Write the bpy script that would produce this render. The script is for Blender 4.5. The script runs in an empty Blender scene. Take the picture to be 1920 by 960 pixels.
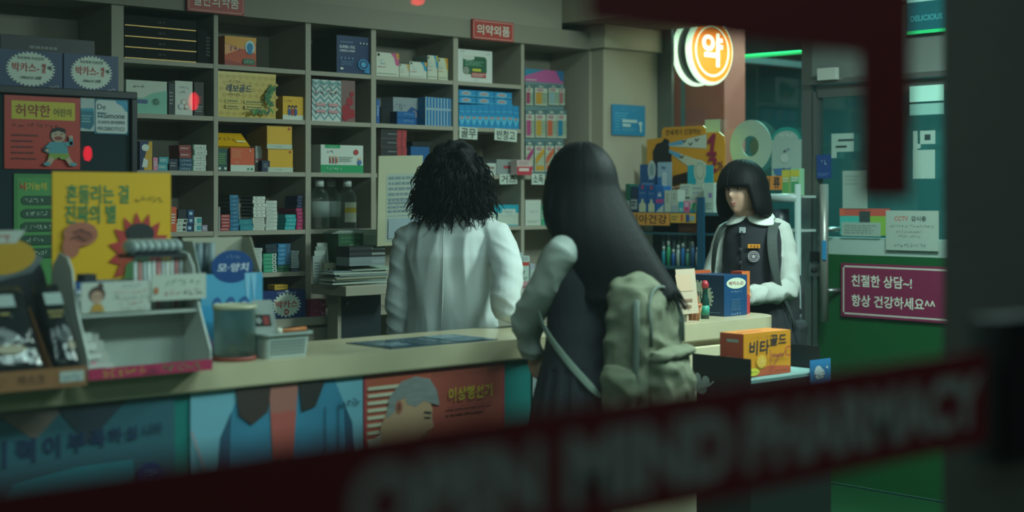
import bpy, bmesh, math, random
from mathutils import Vector, Matrix, noise as mnoise

C = bpy.context.scene.collection
SC = bpy.context.scene
random.seed(7)

# ------------------------------------------------------------------ camera, world, lights, exposure
F_PX, CX, HY, CZ = 2760.0, 960.0, 370.0, 1.455      # focal length and horizon in a 1920x960 frame
YAW = math.radians(42.3)
SA, CA = math.sin(YAW), math.cos(YAW)
cam_d = bpy.data.cameras.new('camera')
cam = bpy.data.objects.new('camera', cam_d)
C.objects.link(cam)
cam.location = (0, 0, CZ)
cam.rotation_euler = (math.pi / 2, 0, -YAW)
cam_d.sensor_width = 36.0
cam_d.lens = F_PX / 1920.0 * 36.0
cam_d.shift_y = -(480.0 - HY) / 1920.0
cam_d.clip_start = 0.05
cam_d.clip_end = 200
cam_d.dof.use_dof = True
cam_d.dof.focus_distance = 6.3
cam_d.dof.aperture_fstop = 1.35
SC.camera = cam

w = bpy.data.worlds.new('night')
SC.world = w
w.use_nodes = True
nt = w.node_tree
bg = nt.nodes['Background']
bg.inputs[0].default_value = (0.30, 0.62, 0.60, 1)
bg.inputs[1].default_value = 0.035
SC.view_settings.view_transform = 'Standard'
SC.view_settings.look = 'None'
SC.view_settings.gamma = 1.0
SC.view_settings.use_curve_mapping = False
SC.view_settings.exposure = 0.0


def area_light(name, loc, sx, sy, power, color, rot=(0, 0, 0), spread=180):
    d = bpy.data.lights.new(name, 'AREA')
    d.shape = 'RECTANGLE'
    d.size, d.size_y, d.energy, d.color = sx, sy, power, color
    d.spread = math.radians(spread)
    o = bpy.data.objects.new(name, d)
    o.location, o.rotation_euler = loc, rot
    C.objects.link(o)
    return o


TUBE = (0.80, 1.0, 0.93)
COOL = (0.72, 1.0, 0.96)
area_light('overhead_light', (4.9, 4.9, 2.70), 1.2, 0.3, 6, TUBE)
area_light('overhead_light', (4.95, 2.7, 2.70), 0.5, 1.2, 112, TUBE)
area_light('overhead_light', (3.3, 2.2, 2.70), 1.2, 0.3, 46, COOL)
area_light('overhead_light', (0.9, 2.2, 2.70), 1.2, 0.3, 24, COOL)  # extra unseen lamp added to bring light in from the left
area_light('window_fill_light', (1.9, -1.4, 3.2), 0.6, 0.6, 12, (0.75, 1.0, 0.95), (math.radians(52), 0, math.radians(4)))  # unseen lamp added outdoors to light the lettering strip on the glass


# ------------------------------------------------------------------ pixel rays of the photograph -> points on real planes
def ray(px, py):
    u = (px - CX) / F_PX
    return SA + CA * u, CA - SA * u, (HY - py) / F_PX


def on_y(px, py, Y):
    a, b, c = ray(px, py)
    t = Y / b
    return Vector((a * t, Y, CZ + c * t))


def on_x(px, py, X):
    a, b, c = ray(px, py)
    t = X / a
    return Vector((X, b * t, CZ + c * t))


def on_z(px, py, Z):
    a, b, c = ray(px, py)
    t = (Z - CZ) / c
    return Vector((a * t, b * t, Z))


def at_t(px, py, t):
    a, b, c = ray(px, py)
    return Vector((a * t, b * t, CZ + c * t))


def xy(px, Y):
    return on_y(px, HY, Y).x


def yx(px, X):
    return on_x(px, HY, X).y


# ------------------------------------------------------------------ materials
MATS = {}


def lin(h):
    h = h.lstrip('#')
    out = []
    for i in (0, 2, 4):
        c = int(h[i:i + 2], 16) / 255.0
        out.append(c / 12.92 if c <= 0.04045 else ((c + 0.055) / 1.055) ** 2.4)
    return (*out, 1.0)


def M(h, rough=0.55, metal=0.0, noise=0.0, scale=8.0, emit=0.0, bump=0.0, bscale=60.0, stretch=None, coat=0.0, spec=0.5, dark=0.6, sheen=0.0):
    """A procedural material: a base colour, broken up by noise when asked."""
    key = (h, rough, metal, noise, scale, emit, bump, bscale, stretch, coat, spec, dark, sheen)
    if key in MATS:
        return MATS[key]
    m = bpy.data.materials.new('mat_' + h.strip('#'))
    m.use_nodes = True
    n = m.node_tree
    b = n.nodes['Principled BSDF']
    c = lin(h)
    b.inputs['Base Color'].default_value = c
    b.inputs['Roughness'].default_value = rough
    b.inputs['Metallic'].default_value = metal
    b.inputs['Specular IOR Level'].default_value = spec
    b.inputs['Coat Weight'].default_value = coat
    if sheen:
        b.inputs['Sheen Weight'].default_value = sheen
    if emit:
        b.inputs['Emission Color'].default_value = c
        b.inputs['Emission Strength'].default_value = emit
    if noise or bump:
        tc = n.nodes.new('ShaderNodeTexCoord')
        mp = n.nodes.new('ShaderNodeMapping')
        n.links.new(tc.outputs['Object'], mp.inputs['Vector'])
        if stretch:
            mp.inputs['Scale'].default_value = stretch
    if noise:
        nz = n.nodes.new('ShaderNodeTexNoise')
        nz.inputs['Scale'].default_value = scale
        nz.inputs['Detail'].default_value = 5
        n.links.new(mp.outputs['Vector'], nz.inputs['Vector'])
        mx = n.nodes.new('ShaderNodeMix')
        mx.data_type = 'RGBA'
        mx.inputs[6].default_value = c
        mx.inputs[7].default_value = (c[0] * dark, c[1] * dark, c[2] * dark, 1)
        mm = n.nodes.new('ShaderNodeMath')
        mm.operation = 'MULTIPLY'
        mm.inputs[1].default_value = noise
        n.links.new(nz.outputs['Fac'], mm.inputs[0])
        n.links.new(mm.outputs[0], mx.inputs[0])
        n.links.new(mx.outputs[2], b.inputs['Base Color'])
    if bump:
        nb = n.nodes.new('ShaderNodeTexNoise')
        nb.inputs['Scale'].default_value = bscale
        nb.inputs['Detail'].default_value = 4
        n.links.new(mp.outputs['Vector'], nb.inputs['Vector'])
        bp = n.nodes.new('ShaderNodeBump')
        bp.inputs['Strength'].default_value = bump
        bp.inputs['Distance'].default_value = 0.01
        n.links.new(nb.outputs['Fac'], bp.inputs['Height'])
        n.links.new(bp.outputs['Normal'], b.inputs['Normal'])
    MATS[key] = m
    return m


def glass_mat(name, tint=(0.9, 0.97, 0.95), ior=1.45, rough=0.0, haze=0.0):
    """Thin clear sheet: transparent with Fresnel reflection."""
    if name in MATS:
        return MATS[name]
    m = bpy.data.materials.new(name)
    m.use_nodes = True
    n = m.node_tree
    n.nodes.clear()
    out = n.nodes.new('ShaderNodeOutputMaterial')
    tr = n.nodes.new('ShaderNodeBsdfTransparent')
    tr.inputs[0].default_value = (*tint, 1)
    gl = n.nodes.new('ShaderNodeBsdfGlossy')
    gl.inputs['Roughness'].default_value = rough
    geo = n.nodes.new('ShaderNodeNewGeometry')
    dt = n.nodes.new('ShaderNodeVectorMath')
    dt.operation = 'DOT_PRODUCT'
    n.links.new(geo.outputs['Incoming'], dt.inputs[0])
    n.links.new(geo.outputs['Normal'], dt.inputs[1])
    f0 = ((ior - 1) / (ior + 1)) ** 2
    prev = dt.outputs['Value']
    for op, val, first in (('ABSOLUTE', 0, False), ('SUBTRACT', 1.0, True), ('POWER', 5.0, False), ('MULTIPLY', 1 - f0, False), ('ADD', f0, False)):
        q = n.nodes.new('ShaderNodeMath')
        q.operation = op
        q.use_clamp = op == 'SUBTRACT'
        n.links.new(prev, q.inputs[1 if first else 0])
        if op != 'ABSOLUTE':
            q.inputs[0 if first else 1].default_value = val
        prev = q.outputs[0]
    mx = n.nodes.new('ShaderNodeMixShader')
    n.links.new(prev, mx.inputs[0])
    n.links.new(tr.outputs[0], mx.inputs[1])
    n.links.new(gl.outputs[0], mx.inputs[2])
    last = mx
    if haze:
        df = n.nodes.new('ShaderNodeBsdfTranslucent')
        df.inputs[0].default_value = (0.68, 0.82, 0.80, 1)
        m2 = n.nodes.new('ShaderNodeMixShader')
        m2.inputs[0].default_value = haze
        n.links.new(mx.outputs[0], m2.inputs[1])
        n.links.new(df.outputs[0], m2.inputs[2])
        last = m2
    n.links.new(last.outputs[0], out.inputs[0])
    MATS[name] = m
    return m


# ------------------------------------------------------------------ mesh building
TEXT = {}
TEXTOB = []


def text_mesh(s, bold):
    k = (s, bold)
    if k not in TEXT:
        if not TEXTOB:
            TEXTOB.append(bpy.data.objects.new('t', bpy.data.curves.new('t', 'FONT')))
        ob = TEXTOB[0]
        ob.data.body = s
        ob.data.resolution_u = 3
        ob.data.offset = bold
        me = ob.to_mesh()
        vs = [(v.co.x, v.co.y) for v in me.vertices]
        fs = [tuple(p.vertices) for p in me.polygons]
        ob.to_mesh_clear()
        TEXT[k] = (vs, fs)
    return TEXT[k]


X3, Y3, Z3 = Vector((1, 0, 0)), Vector((0, 1, 0)), Vector((0, 0, 1))


class MB:
    def __init__(self):
        self.v, self.f, self.fm, self.fs, self.mats = [], [], [], [], []

    def mi(self, m):
        if m not in self.mats:
            self.mats.append(m)
        return self.mats.index(m)

    def add(self, vs, fs, m, smooth=False):
        o = len(self.v)
        self.v.extend(Vector(p) for p in vs)
        k = self.mi(m)
        for f in fs:
            self.f.append(tuple(i + o for i in f))
            self.fm.append(k)
            self.fs.append(smooth)
        return self

    def box(self, x0, x1, y0, y1, z0, z1, m):
        vs = [(x, y, z) for z in (z0, z1) for y in (y0, y1) for x in (x0, x1)]
        return self.add(vs, [(0, 2, 3, 1), (4, 5, 7, 6), (0, 1, 5, 4), (2, 6, 7, 3), (0, 4, 6, 2), (1, 3, 7, 5)], m)

    def obox(self, O, R, U, w, h, d, m):
        """Oriented box: front-lower-left corner O, across R, up U, going back along -(RxU)."""
        R, U = Vector(R).normalized(), Vector(U).normalized()
        N = -R.cross(U)
        O = Vector(O)
        vs = [O + R * a * w + U * b * h + N * c * d for b in (0, 1) for c in (0, 1) for a in (0, 1)]
        return self.add(vs, [(0, 2, 3, 1), (4, 5, 7, 6), (0, 1, 5, 4), (2, 6, 7, 3), (0, 4, 6, 2), (1, 3, 7, 5)], m)

    def prism(self, pts, N, d, m, m2=None):
        """Polygon pts (3D, counter-clockwise seen from N's tip) with thickness d behind it."""
        N = Vector(N).normalized()
        pts = [Vector(p) for p in pts]
        n = len(pts)
        vs = pts + [p - N * d for p in pts]
        self.add(vs, [tuple(range(n))], m)
        self.add(vs, [tuple(range(2 * n - 1, n - 1, -1))] + [(i, i + n, (i + 1) % n + n, (i + 1) % n) for i in range(n)], m2 or m)
        return self

    def loft(self, rings, m, smooth=True, cap=True, closed=True):
        n = len(rings[0])
        vs = [p for r in rings for p in r]
        fs = []
        for i in range(len(rings) - 1):
            for j in range(n if closed else n - 1):
                k = (j + 1) % n
                fs.append((i * n + j, i * n + k, (i + 1) * n + k, (i + 1) * n + j))
        if cap:
            fs.append(tuple(reversed(range(n))))
            fs.append(tuple((len(rings) - 1) * n + j for j in range(n)))
        return self.add(vs, fs, m, smooth)

    def tube(self, path, radii, m, n=10, smooth=True, flat=None):
        """Round tube along a path; radii a number or a list; flat=(vector, factor) squashes it along a direction."""
        P = [Vector(p) for p in path]
        if not isinstance(radii, (list, tuple)):
            radii = [radii] * len(P)
        T = (P[1] - P[0]).normalized()
        A = T.orthogonal().normalized()
        rings = []
        for i, p in enumerate(P):
            a = P[max(i - 1, 0)]
            b = P[min(i + 1, len(P) - 1)]
            t = (b - a)
            t = t.normalized() if t.length > 1e-9 else T
            A = (A - t * A.dot(t))
            A = A.normalized() if A.length > 1e-6 else t.orthogonal().normalized()
            B = t.cross(A)
            ring = []
            for k in range(n):
                q = 2 * math.pi * k / n
                d = (A * math.cos(q) + B * math.sin(q)) * radii[i]
                if flat:
                    fv = Vector(flat[0]).normalized()
                    d -= fv * d.dot(fv) * (1 - flat[1])
                ring.append(p + d)
            rings.append(ring)
        return self.loft(rings, m, smooth)

    def lathe(self, prof, m, c=(0, 0, 0), n=24, smooth=True):
        c = Vector(c)
        rings = [[c + Vector((r * math.cos(2 * math.pi * k / n), r * math.sin(2 * math.pi * k / n), z)) for k in range(n)] for r, z in prof]
        return self.loft(rings, m, smooth)

    def ell(self, c, r, m, n=20, k=12, rot=None):
        c = Vector(c)
        rings = []
        for i in range(k + 1):
            ph = -math.pi / 2 + math.pi * i / k
            ph = max(min(ph, math.pi / 2 - 0.02), -math.pi / 2 + 0.02)
            ring = []
            for j in range(n):
                th = 2 * math.pi * j / n
                p = Vector((r[0] * math.cos(ph) * math.cos(th), r[1] * math.cos(ph) * math.sin(th), r[2] * math.sin(ph)))
                if rot:
                    p = rot @ p
                ring.append(c + p)
            rings.append(ring)
        return self.loft(rings, m)

    def build(self, name, parent=None, label=None, cat=None, group=None, kind=None, origin=None, bevel=0.0, mods=None):
        if parent is not None:
            org = Vector(parent['_w']) if origin is None else Vector(origin)
        elif origin is not None:
            org = Vector(origin)
        else:
            lo = [min(p[i] for p in self.v) for i in range(3)]
            hi = [max(p[i] for p in self.v) for i in range(3)]
            org = Vector(((lo[0] + hi[0]) / 2, (lo[1] + hi[1]) / 2, lo[2]))
        me = bpy.data.meshes.new(name)
        me.from_pydata([tuple(p - org) for p in self.v], [], self.f)
        for m in self.mats:
            me.materials.append(m)
        me.polygons.foreach_set('material_index', self.fm)
        me.polygons.foreach_set('use_smooth', self.fs)
        me.update()
        o = bpy.data.objects.new(name, me)
        C.objects.link(o)
        if parent is not None:
            o.parent = parent
            o.location = org - Vector(parent['_w'])
        else:
            o.location = org
        o['_w'] = tuple(org)
        if bevel:
            b = o.modifiers.new('b', 'BEVEL')
            b.width, b.segments, b.limit_method, b.angle_limit = bevel, 2, 'ANGLE', math.radians(50)
        for k, kw in (mods or []):
            md = o.modifiers.new(k.lower(), k)
            for a, val in kw.items():
                setattr(md, a, val)
        tag(o, label, cat, group, kind)
        return o


def tag(o, label=None, cat=None, group=None, kind=None):
    for k, v in (('label', label), ('category', cat), ('group', group), ('kind', kind)):
        if v:
            o[k] = v
    return o


def thing(name, loc, label, cat, group=None, rz=0.0):
    o = bpy.data.objects.new(name, None)
    o.empty_display_size = 0.1
    C.objects.link(o)
    o.location = loc
    o.rotation_euler = (0, 0, rz)
    o['_w'] = tuple(loc) if rz == 0 else (0, 0, 0)
    return tag(o, label, cat, group)


class Fr:
    """A rectangle of surface to print on: corner O, across R, up U (R x U points outward), in fractions of w and h."""

    def __init__(self, mb, O, R, U, w, h, lift=0.0006):
        self.mb, self.O, self.R, self.U, self.w, self.h = mb, Vector(O), Vector(R).normalized(), Vector(U).normalized(), w, h
        self.N = self.R.cross(self.U)
        self.k = 0
        self.step = lift

    def p(self, a, b):
        return self.O + self.R * (a * self.w) + self.U * (b * self.h) + self.N * (self.k * self.step)

    def poly(self, pts, m):
        self.k += 1
        self.mb.add([self.p(a, b) for a, b in pts], [tuple(range(len(pts)))], m)
        return self

    def rect(self, a0, b0, a1, b1, m):
        return self.poly([(a0, b0), (a1, b0), (a1, b1), (a0, b1)], m)

    def rrect(self, a0, b0, a1, b1, m, r=0.3):
        rr = r * min((a1 - a0) * self.w, (b1 - b0) * self.h)
        ra, rb = rr / self.w, rr / self.h
        pts = []
        for cx, cy, q in ((a1 - ra, b0 + rb, -90), (a1 - ra, b1 - rb, 0), (a0 + ra, b1 - rb, 90), (a0 + ra, b0 + rb, 180)):
            for i in range(5):
                t = math.radians(q + i * 22.5)
                pts.append((cx + ra * math.cos(t), cy + rb * math.sin(t)))
        return self.poly(pts, m)

    def border(self, m, t=0.004, inset=0.0):
        a, b = t / self.w, t / self.h
        i, j = inset / self.w, inset / self.h
        self.k += 1
        for q in ((i, j, 1 - i, j + b), (i, 1 - j - b, 1 - i, 1 - j), (i, j, i + a, 1 - j), (1 - i - a, j, 1 - i, 1 - j)):
            self.mb.add([self.p(q[0], q[1]), self.p(q[2], q[1]), self.p(q[2], q[3]), self.p(q[0], q[3])], [(0, 1, 2, 3)], m)
        return self

    def ell(self, a, b, ra, rb, m, n=28, rot=0.0):
        c, s = math.cos(rot), math.sin(rot)
        pts = []
        for i in range(n):
            t = 2 * math.pi * i / n
            x, y = ra * self.w * math.cos(t), rb * self.h * math.sin(t)
            pts.append((a + (x * c - y * s) / self.w, b + (x * s + y * c) / self.h))
        return self.poly(pts, m)

    def star(self, a, b, ra, rb, m, n=12, inner=0.65, ph=0.0):
        pts = []
        for i in range(2 * n):
            t = math.pi * i / n + ph
            k = 1.0 if i % 2 == 0 else inner
            pts.append((a + ra * k * math.cos(t), b + rb * k * math.sin(t)))
        return self.poly(pts, m)

    def gear(self, a, b, ra, rb, m, n=24, inner=0.88):
        pts = []
        for i in range(n):
            for q, k in ((0.0, 1), (0.5, 1), (0.5, inner), (1.0, inner)):
                t = 2 * math.pi * (i + q) / n
                pts.append((a + ra * k * math.cos(t), b + rb * k * math.sin(t)))
        return self.poly(pts, m)

    def text(self, s, a, b, hh, m, w=None, al='c', bold=0.03, slant=0.0):
        """Lettering hh of the frame's height, centred on b; w = width in fractions of the frame's width (else natural)."""
        bold = min(bold, .045 if s.isascii() else (.03 if len(s) == 1 else .016))
        vs, fs = text_mesh(s, bold)
        if not vs:
            return self
        self.k += 1
        x0, x1 = min(p[0] for p in vs), max(p[0] for p in vs)
        y0, y1 = min(p[1] for p in vs), max(p[1] for p in vs)
        sy = hh * self.h / (y1 - y0)
        sx = sy if w is None else w * self.w / (x1 - x0)
        W = (x1 - x0) * sx / self.w
        a0 = a - W / 2 if al == 'c' else (a if al == 'l' else a - W)
        pts = [self.p(a0 + ((x - x0) * sx + slant * (y - y0) * sy) / self.w, b - hh / 2 + (y - y0) * sy / self.h) for x, y in vs]
        self.mb.add(pts, fs, m)
        return self

    def scrawl(self, n, a, b, hh, m, w=None, al='c', bold=.03, slant=0.0):
        """n unreadable brush marks where the photograph's print cannot be made out."""
        w = w or n * hh * self.h / self.w * .9
        a0 = a - w / 2 if al == 'c' else a
        r = random.Random(int(a * 977 + b * 331 + n))
        cw = w / n
        t = max(hh * self.h * .13, .0007)
        for i in range(n):
            x, y = a0 + i * cw, b - hh / 2
            for q in range(3):
                v = r.random() < .5
                p0 = (x + cw * r.uniform(.08, .8), y + hh * r.uniform(.05, .95))
                p1 = (p0[0], y + hh * r.uniform(.0, 1.0)) if v else (x + cw * r.uniform(.1, .85), p0[1])
                if abs(p1[0] - p0[0]) * self.w + abs(p1[1] - p0[1]) * self.h < t:
                    p1 = (p0[0] + cw * .4, p0[1])
                self.line([p0, p1], t, m)
                self.k -= 1
        self.k += 1
        return self

    def lines(self, a0, b0, a1, b1, n, m, fill=0.5, gap=0.25, seed=1):
        """Rows of unreadably small print as rows of word-long dashes."""
        r = random.Random(seed)
        self.k += 1
        step = (b1 - b0) / n
        wd = (a1 - a0)
        for i in range(n):
            y = b1 - (i + 0.5) * step
            x = a0
            end = a1 - r.random() * wd * gap
            while x < end:
                l = wd * (0.06 + 0.14 * r.random())
                e = min(x + l, end)
                q = step * fill / 2
                self.mb.add([self.p(x, y - q), self.p(e, y - q), self.p(e, y + q), self.p(x, y + q)], [(0, 1, 2, 3)], m)
                x = e + wd * 0.03
        return self

    def line(self, pts, t, m):
        """A stroke of width t (metres) through points."""
        self.k += 1
        for (a, b), (c, d) in zip(pts, pts[1:]):
            p, q = self.p(a, b), self.p(c, d)
            if (q - p).length < 1e-6:
                continue
            s = (q - p).normalized().cross(self.N) * (t / 2)
            e = (q - p).normalized() * (t * 0.3)
            self.mb.add([p - s - e, p + s - e, q + s + e, q - s + e], [(0, 1, 2, 3)], m)
        return self


def front(mb, x0, x1, y, z0, z1):
    return Fr(mb, (x0, y, z0), X3, Z3, x1 - x0, z1 - z0)


def lside(mb, x, y0, y1, z0, z1):
    """The face that looks to -X: across runs towards the street (-Y)."""
    return Fr(mb, (x, y1, z0), -Y3, Z3, y1 - y0, z1 - z0)


def copy_thing(o, loc, label=None, group=None):
    c = o.copy()
    C.objects.link(c)
    c.location = loc
    for ch in list(o.children):
        d = ch.copy()
        C.objects.link(d)
        d.parent = c
    if label:
        c['label'] = label
    if group:
        c['group'] = group
    return c


WHITE, PAPER, BLACK, NAVY = M('#d8dcd6'), M('#c9cdc0', .8), M('#131517', .5), M('#16305f', .45)
BLUE, TEAL, GREEN, RED = M('#1f66ad', .45), M('#1b94a8', .45), M('#167a4a', .5), M('#b8322c', .5)
ORANGE, YELLOW, MAGENTA, PINK = M('#e0742a', .5), M('#e6c218', .5), M('#b3225f', .5), M('#d8819a', .5)
GREY, DGREY, INK, SKYB = M('#8a8d8a'), M('#4a4e4e'), M('#25282c', .7), M('#5fb3d8', .45)

# ------------------------------------------------------------------ the setting
def st(mb, name, **k):
    return mb.build(name, kind='structure', **k)


YS, YC, YB, XW, YG = 5.70, 3.86, 4.30, 6.22, 1.0      # shelf front, counter front and back, end wall, shop window
MW = M('#a39c8c', .6, noise=.5, scale=3, dark=.8)
MWALL = M('#b5ad9b', .8, noise=.4, scale=2, dark=.85)
MGREEN = M('#054a22', .45, noise=.5, scale=2, dark=.7)
STEEL = M('#7f8583', .35, metal=.8)

st(MB().box(-3, 6.4, .98, 6.3, -.06, 0, M('#08401f', .45, noise=.6, scale=4)), 'floor')
st(MB().box(-6, 14, -6, .98, -.16, -.10, M('#3a3d3e', .8, noise=.6, scale=6)), 'ground')
st(MB().box(-3, 6.4, .98, 6.3, 2.75, 2.83, M('#b9bcb2', .8)), 'ceiling')
st(MB().box(-3, 6.4, 6.05, 6.15, 0, 2.75, MWALL), 'wall_back')
st(MB().box(-3.1, -3, .98, 6.3, 0, 2.75, MWALL), 'wall_left')
# bulkhead over the end wall and the band of wall above the shelves
st(MB().box(-3, 5.57, 5.72, 6.05, 2.36, 2.75, M('#a09a8a', .8, noise=.3, scale=2, dark=.85)), 'wall_upper')
st(MB().box(5.57, 6.22, 4.0, 6.05, 2.40, 2.75, M('#8f8472', .8)), 'beam')
# column beside the shelves
cm = MB().box(5.78, XW, 5.61, 6.05, 0, 2.33, M('#aaa28f', .7, noise=.4, scale=3, dark=.85))
cm.box(5.75, XW, 5.57, 6.05, 2.27, 2.40, M('#b5ad99', .7))
st(cm, 'column', bevel=.004)

# end wall: window frame, steel posts, door
wy1, wy0 = yx(1258, XW), yx(1503, XW)          # far and near edge of the window
dy1 = yx(1521, XW)
fr = MB().box(XW, XW + .02, wy1 - .005, 5.61, 0, 2.75, M('#6f7876', .4, metal=.6))
fr.box(XW, XW + .06, dy1, wy0, 0, 2.75, STEEL)
fr.box(XW, XW + .06, wy0, wy1, 0, .45, M('#59605d', .5))
fr.box(XW, XW + .06, wy0, wy1, 2.5, 2.75, M('#59605d', .5))
st(fr, 'window_1')
st(MB().box(XW + .025, XW + .031, wy0, wy1, .45, 2.5, glass_mat('pane_glass', (.86, .96, .94))), 'window_pane')

DT = on_x(1600, 168, XW).z       # top of the door leaf
db = 3.2
st(MB().box(XW, XW + .06, -1.0, db, 0, 2.75, M('#4b5a52', .7)), 'wall_right')
dr = thing('door_1', (XW, dy1, 0), None, None)
dr['kind'] = 'structure'
lv = MB().box(XW + .01, XW + .05, db, dy1 - .006, 0.01, on_x(1600, 478, XW).z, MGREEN)
lv.build('green_panel', dr)
z0, z1 = on_x(1600, 478, XW).z, on_x(1600, 446, XW).z
MB().box(XW + .012, XW + .048, db, dy1 - .006, z0, z1, M('#8fa39c', .6)).build('frosted_band', dr)
MB().box(XW + .025, XW + .031, db, dy1 - .006, z1, DT, glass_mat('pane_glass')).build('glass', dr)
MB().box(XW + .005, XW + .055, dy1 - .035, dy1 - .006, 0.01, DT, STEEL).box(XW + .005, XW + .055, db, dy1 - .03, DT - .03, DT + .03, STEEL).build('door_frame', dr)
tp = on_x(1560, 100, XW).z
MB().box(XW + .01, XW + .05, db, dy1, DT + .04, 2.75, M('#6a736f', .6)).box(XW - .04, XW + .01, db, dy1, DT + .035, DT + .06, STEEL).build('transom', dr)
# pull handle: a long steel tube on two brackets
hp = on_x(1545, 370, XW - .07)
hz1, hz0 = on_x(1545, 345, XW - .07).z, on_x(1547, 603, XW - .07).z
h = MB().tube([(hp.x, hp.y, hz0), (hp.x, hp.y, hz1)], .022, M('#8b8d88', .4, metal=.6), n=14)
for yy in (430, 545):
    zz = on_x(1545, yy, XW - .07).z
    h.tube([(hp.x, hp.y, zz), (XW + .02, hp.y - .05, zz)], .012, STEEL)
h.build('door_handle', dr)
bl = on_x(1545, 470, XW - .095)
MB().box(bl.x, bl.x + .004, bl.y - .012, bl.y + .012, bl.z - .045, bl.z + .05, M('#2f86b8', .5)).build('handle_sticker', dr)
lk = on_x(1531, 490, XW)
MB().box(XW - .03, XW + .01, lk.y - .04, lk.y + .025, lk.z - .075, lk.z - .01, STEEL).box(XW - .03, XW + .01, lk.y - .03, lk.y + .02, lk.z + .0, lk.z + .05, BLACK).tube([(XW - .045, lk.y - .01, lk.z - .045), (XW - .03, lk.y - .01, lk.z - .045)], .012, BLACK).build('lock', dr)
cl = on_x(1563, 140, XW)
MB().box(XW - .07, XW - .04, cl.y - .06, cl.y + .05, cl.z - .03, cl.z + .03, M('#b2b8b0', .5)).build('door_closer', dr)

# the shop window between the street and the shop, and the pillar beside it
st(MB().box(-1.2, 4.2, YG, YG + .008, .0, 2.75, glass_mat('shop_glass', (.93, .985, .97), 1.30, 0.0, .008)), 'window_2')
st(MB().box(2.36, 3.3, 1.24, 1.44, 0, 2.75, M('#3d372f', .85, noise=.8, scale=9, dark=.45, bump=.3, bscale=30)), 'pillar')

# the street beyond the end wall
st(MB().box(XW + .06, 14, -6, 12, -.16, -.1, M('#2c3031', .8)), 'ground')
ex = MB().box(9.5, 9.7, 2.0, 14, 0, 6, M('#3f7a7c', .8, noise=.7, scale=1.2, dark=.4))
st(ex, 'exterior_wall')

# ------------------------------------------------------------------ shelf carcass: one built-in wall of cells
SH_L = [2.045, 1.813, 1.571, 1.305, 1.112, .906]
DIV = [(209, 232), (401, 409), (573, 583), (696, 705), (850, 859), (977, 983)]
BT = .02
sh = thing('pharmacy_shelving', (4.2, YS, 0), 'built-in wall of beige wooden shelf compartments filled with medicine boxes behind the counter', 'shelving')
bd = MB()
xs = [(xy(a, YS), xy(b, YS)) for a, b in DIV]
xe = 5.78
bd.box(1.2, xe, 6.01, 6.04, .0, 2.28, MW)
bd.build('back_panel', sh)
for i, (a, b) in enumerate(xs):
    MB().box(a, b, YS, 6.01, .05, 2.27, MW).build('divider', sh)
MB().box(1.2, xe, YS - .015, 6.01, 2.265, 2.36, M('#8d8778', .65, noise=.4, scale=2, dark=.85)).build('fascia', sh, bevel=.002)
MB().box(xe - .02, xe - .001, YS, 6.01, 0.0, 2.265, MW).build('side_panel', sh)
cols = [(xs[i][1], xs[i + 1][0]) for i in range(5)] + [(xs[5][1], xe - .02)]
for i, (a, b) in enumerate(cols):
    for k, z in enumerate(SH_L):
        if i == 5 and k in (0, 1):
            continue
        if k == 4 and i > 1:
            continue
        MB().box(a, b, YS + .002, 6.01, z - BT, z, MW).build('shelf_board', sh)
MB().box(1.2, xs[0][0], YS + .002, 6.01, 1.87, 1.89, MW).build('shelf_board', sh)
MB().box(xy(259, 5.3) + .02, xy(614, YS - .06), YS - .10, YS + .002, .87, .906, MW).box(xy(259, 5.3) + .02, xy(612, YS - .06), YS - .07, YS + .002, .0, .87, M('#8e8778', .6)).build('base_cabinet', sh)

# ------------------------------------------------------------------ counter
CT = .95
ct = thing('pharmacy_counter', (3.6, 4.05, 0), 'long pharmacy counter with marbled cream top and rounded end, posters along its front', 'counter')
MARB = M('#c9bd9c', .35, noise=1.0, scale=7, dark=.72, coat=.2)
pts = [(1.0, YC), (4.93, YC)]
for i in range(1, 9):
    t = math.radians(-90 + i * 90 / 9)
    pts.append((4.93 + .19 * math.cos(t), YC + .19 + .19 * math.sin(t)))
pts.append((5.12, YC + .19))
for i in range(1, 9):
    t = math.radians(i * 90 / 9)
    pts.append((4.95 + .17 * math.cos(t), YB - .17 + .17 * math.sin(t)))
pts += [(4.95, YB), (1.0, YB)]
MB().prism([(x, y, CT) for x, y in pts], Z3, .075, MARB).build('worktop', ct, bevel=.008)
ip = [(x if x < 4 else x - .05, y + (.03 if y < 4 else -.03)) for x, y in pts]
MB().prism([(x, y, CT - .075) for x, y in ip], Z3, CT - .075, M('#b5ab8f', .5, noise=.5, scale=4, dark=.8)).build('counter_body', ct)
MB().box(4.42, 5.0, YC - .004, YC + .06, .60, .855, M('#c9bf9f', .5, noise=.5, scale=5, dark=.8)).build('front_board', ct, bevel=.004)
YP = YC + .024
px0, px1 = xy(945, YP), xy(997, YP)
MB().box(px0, px1, YP, YP + .006, .1, CT - .076, M('#0c6f6c', .5)).build('teal_panel', ct)
MB().box(xy(327, YP), xy(357, YP), YP, YP + .006, .1, CT - .076, M('#0c6f6c', .5)).build('teal_panel', ct)

# ------------------------------------------------------------------ goods on the shelves
YF = YS + .015
ORD = ['topmost', 'second from top', 'third from top', 'fourth from top', 'fifth from top', 'sixth from top', 'seventh from top', 'eighth from top', 'ninth from top', 'tenth from top']


def clampx(a, b, Y, g=0.0):
    if Y > YS:
        for p, q in cols:
            if p < (a + b) / 2 < q:
                return max(a, p + .0015 + g), min(b, q - .0015 - g)
    return a, b


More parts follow.
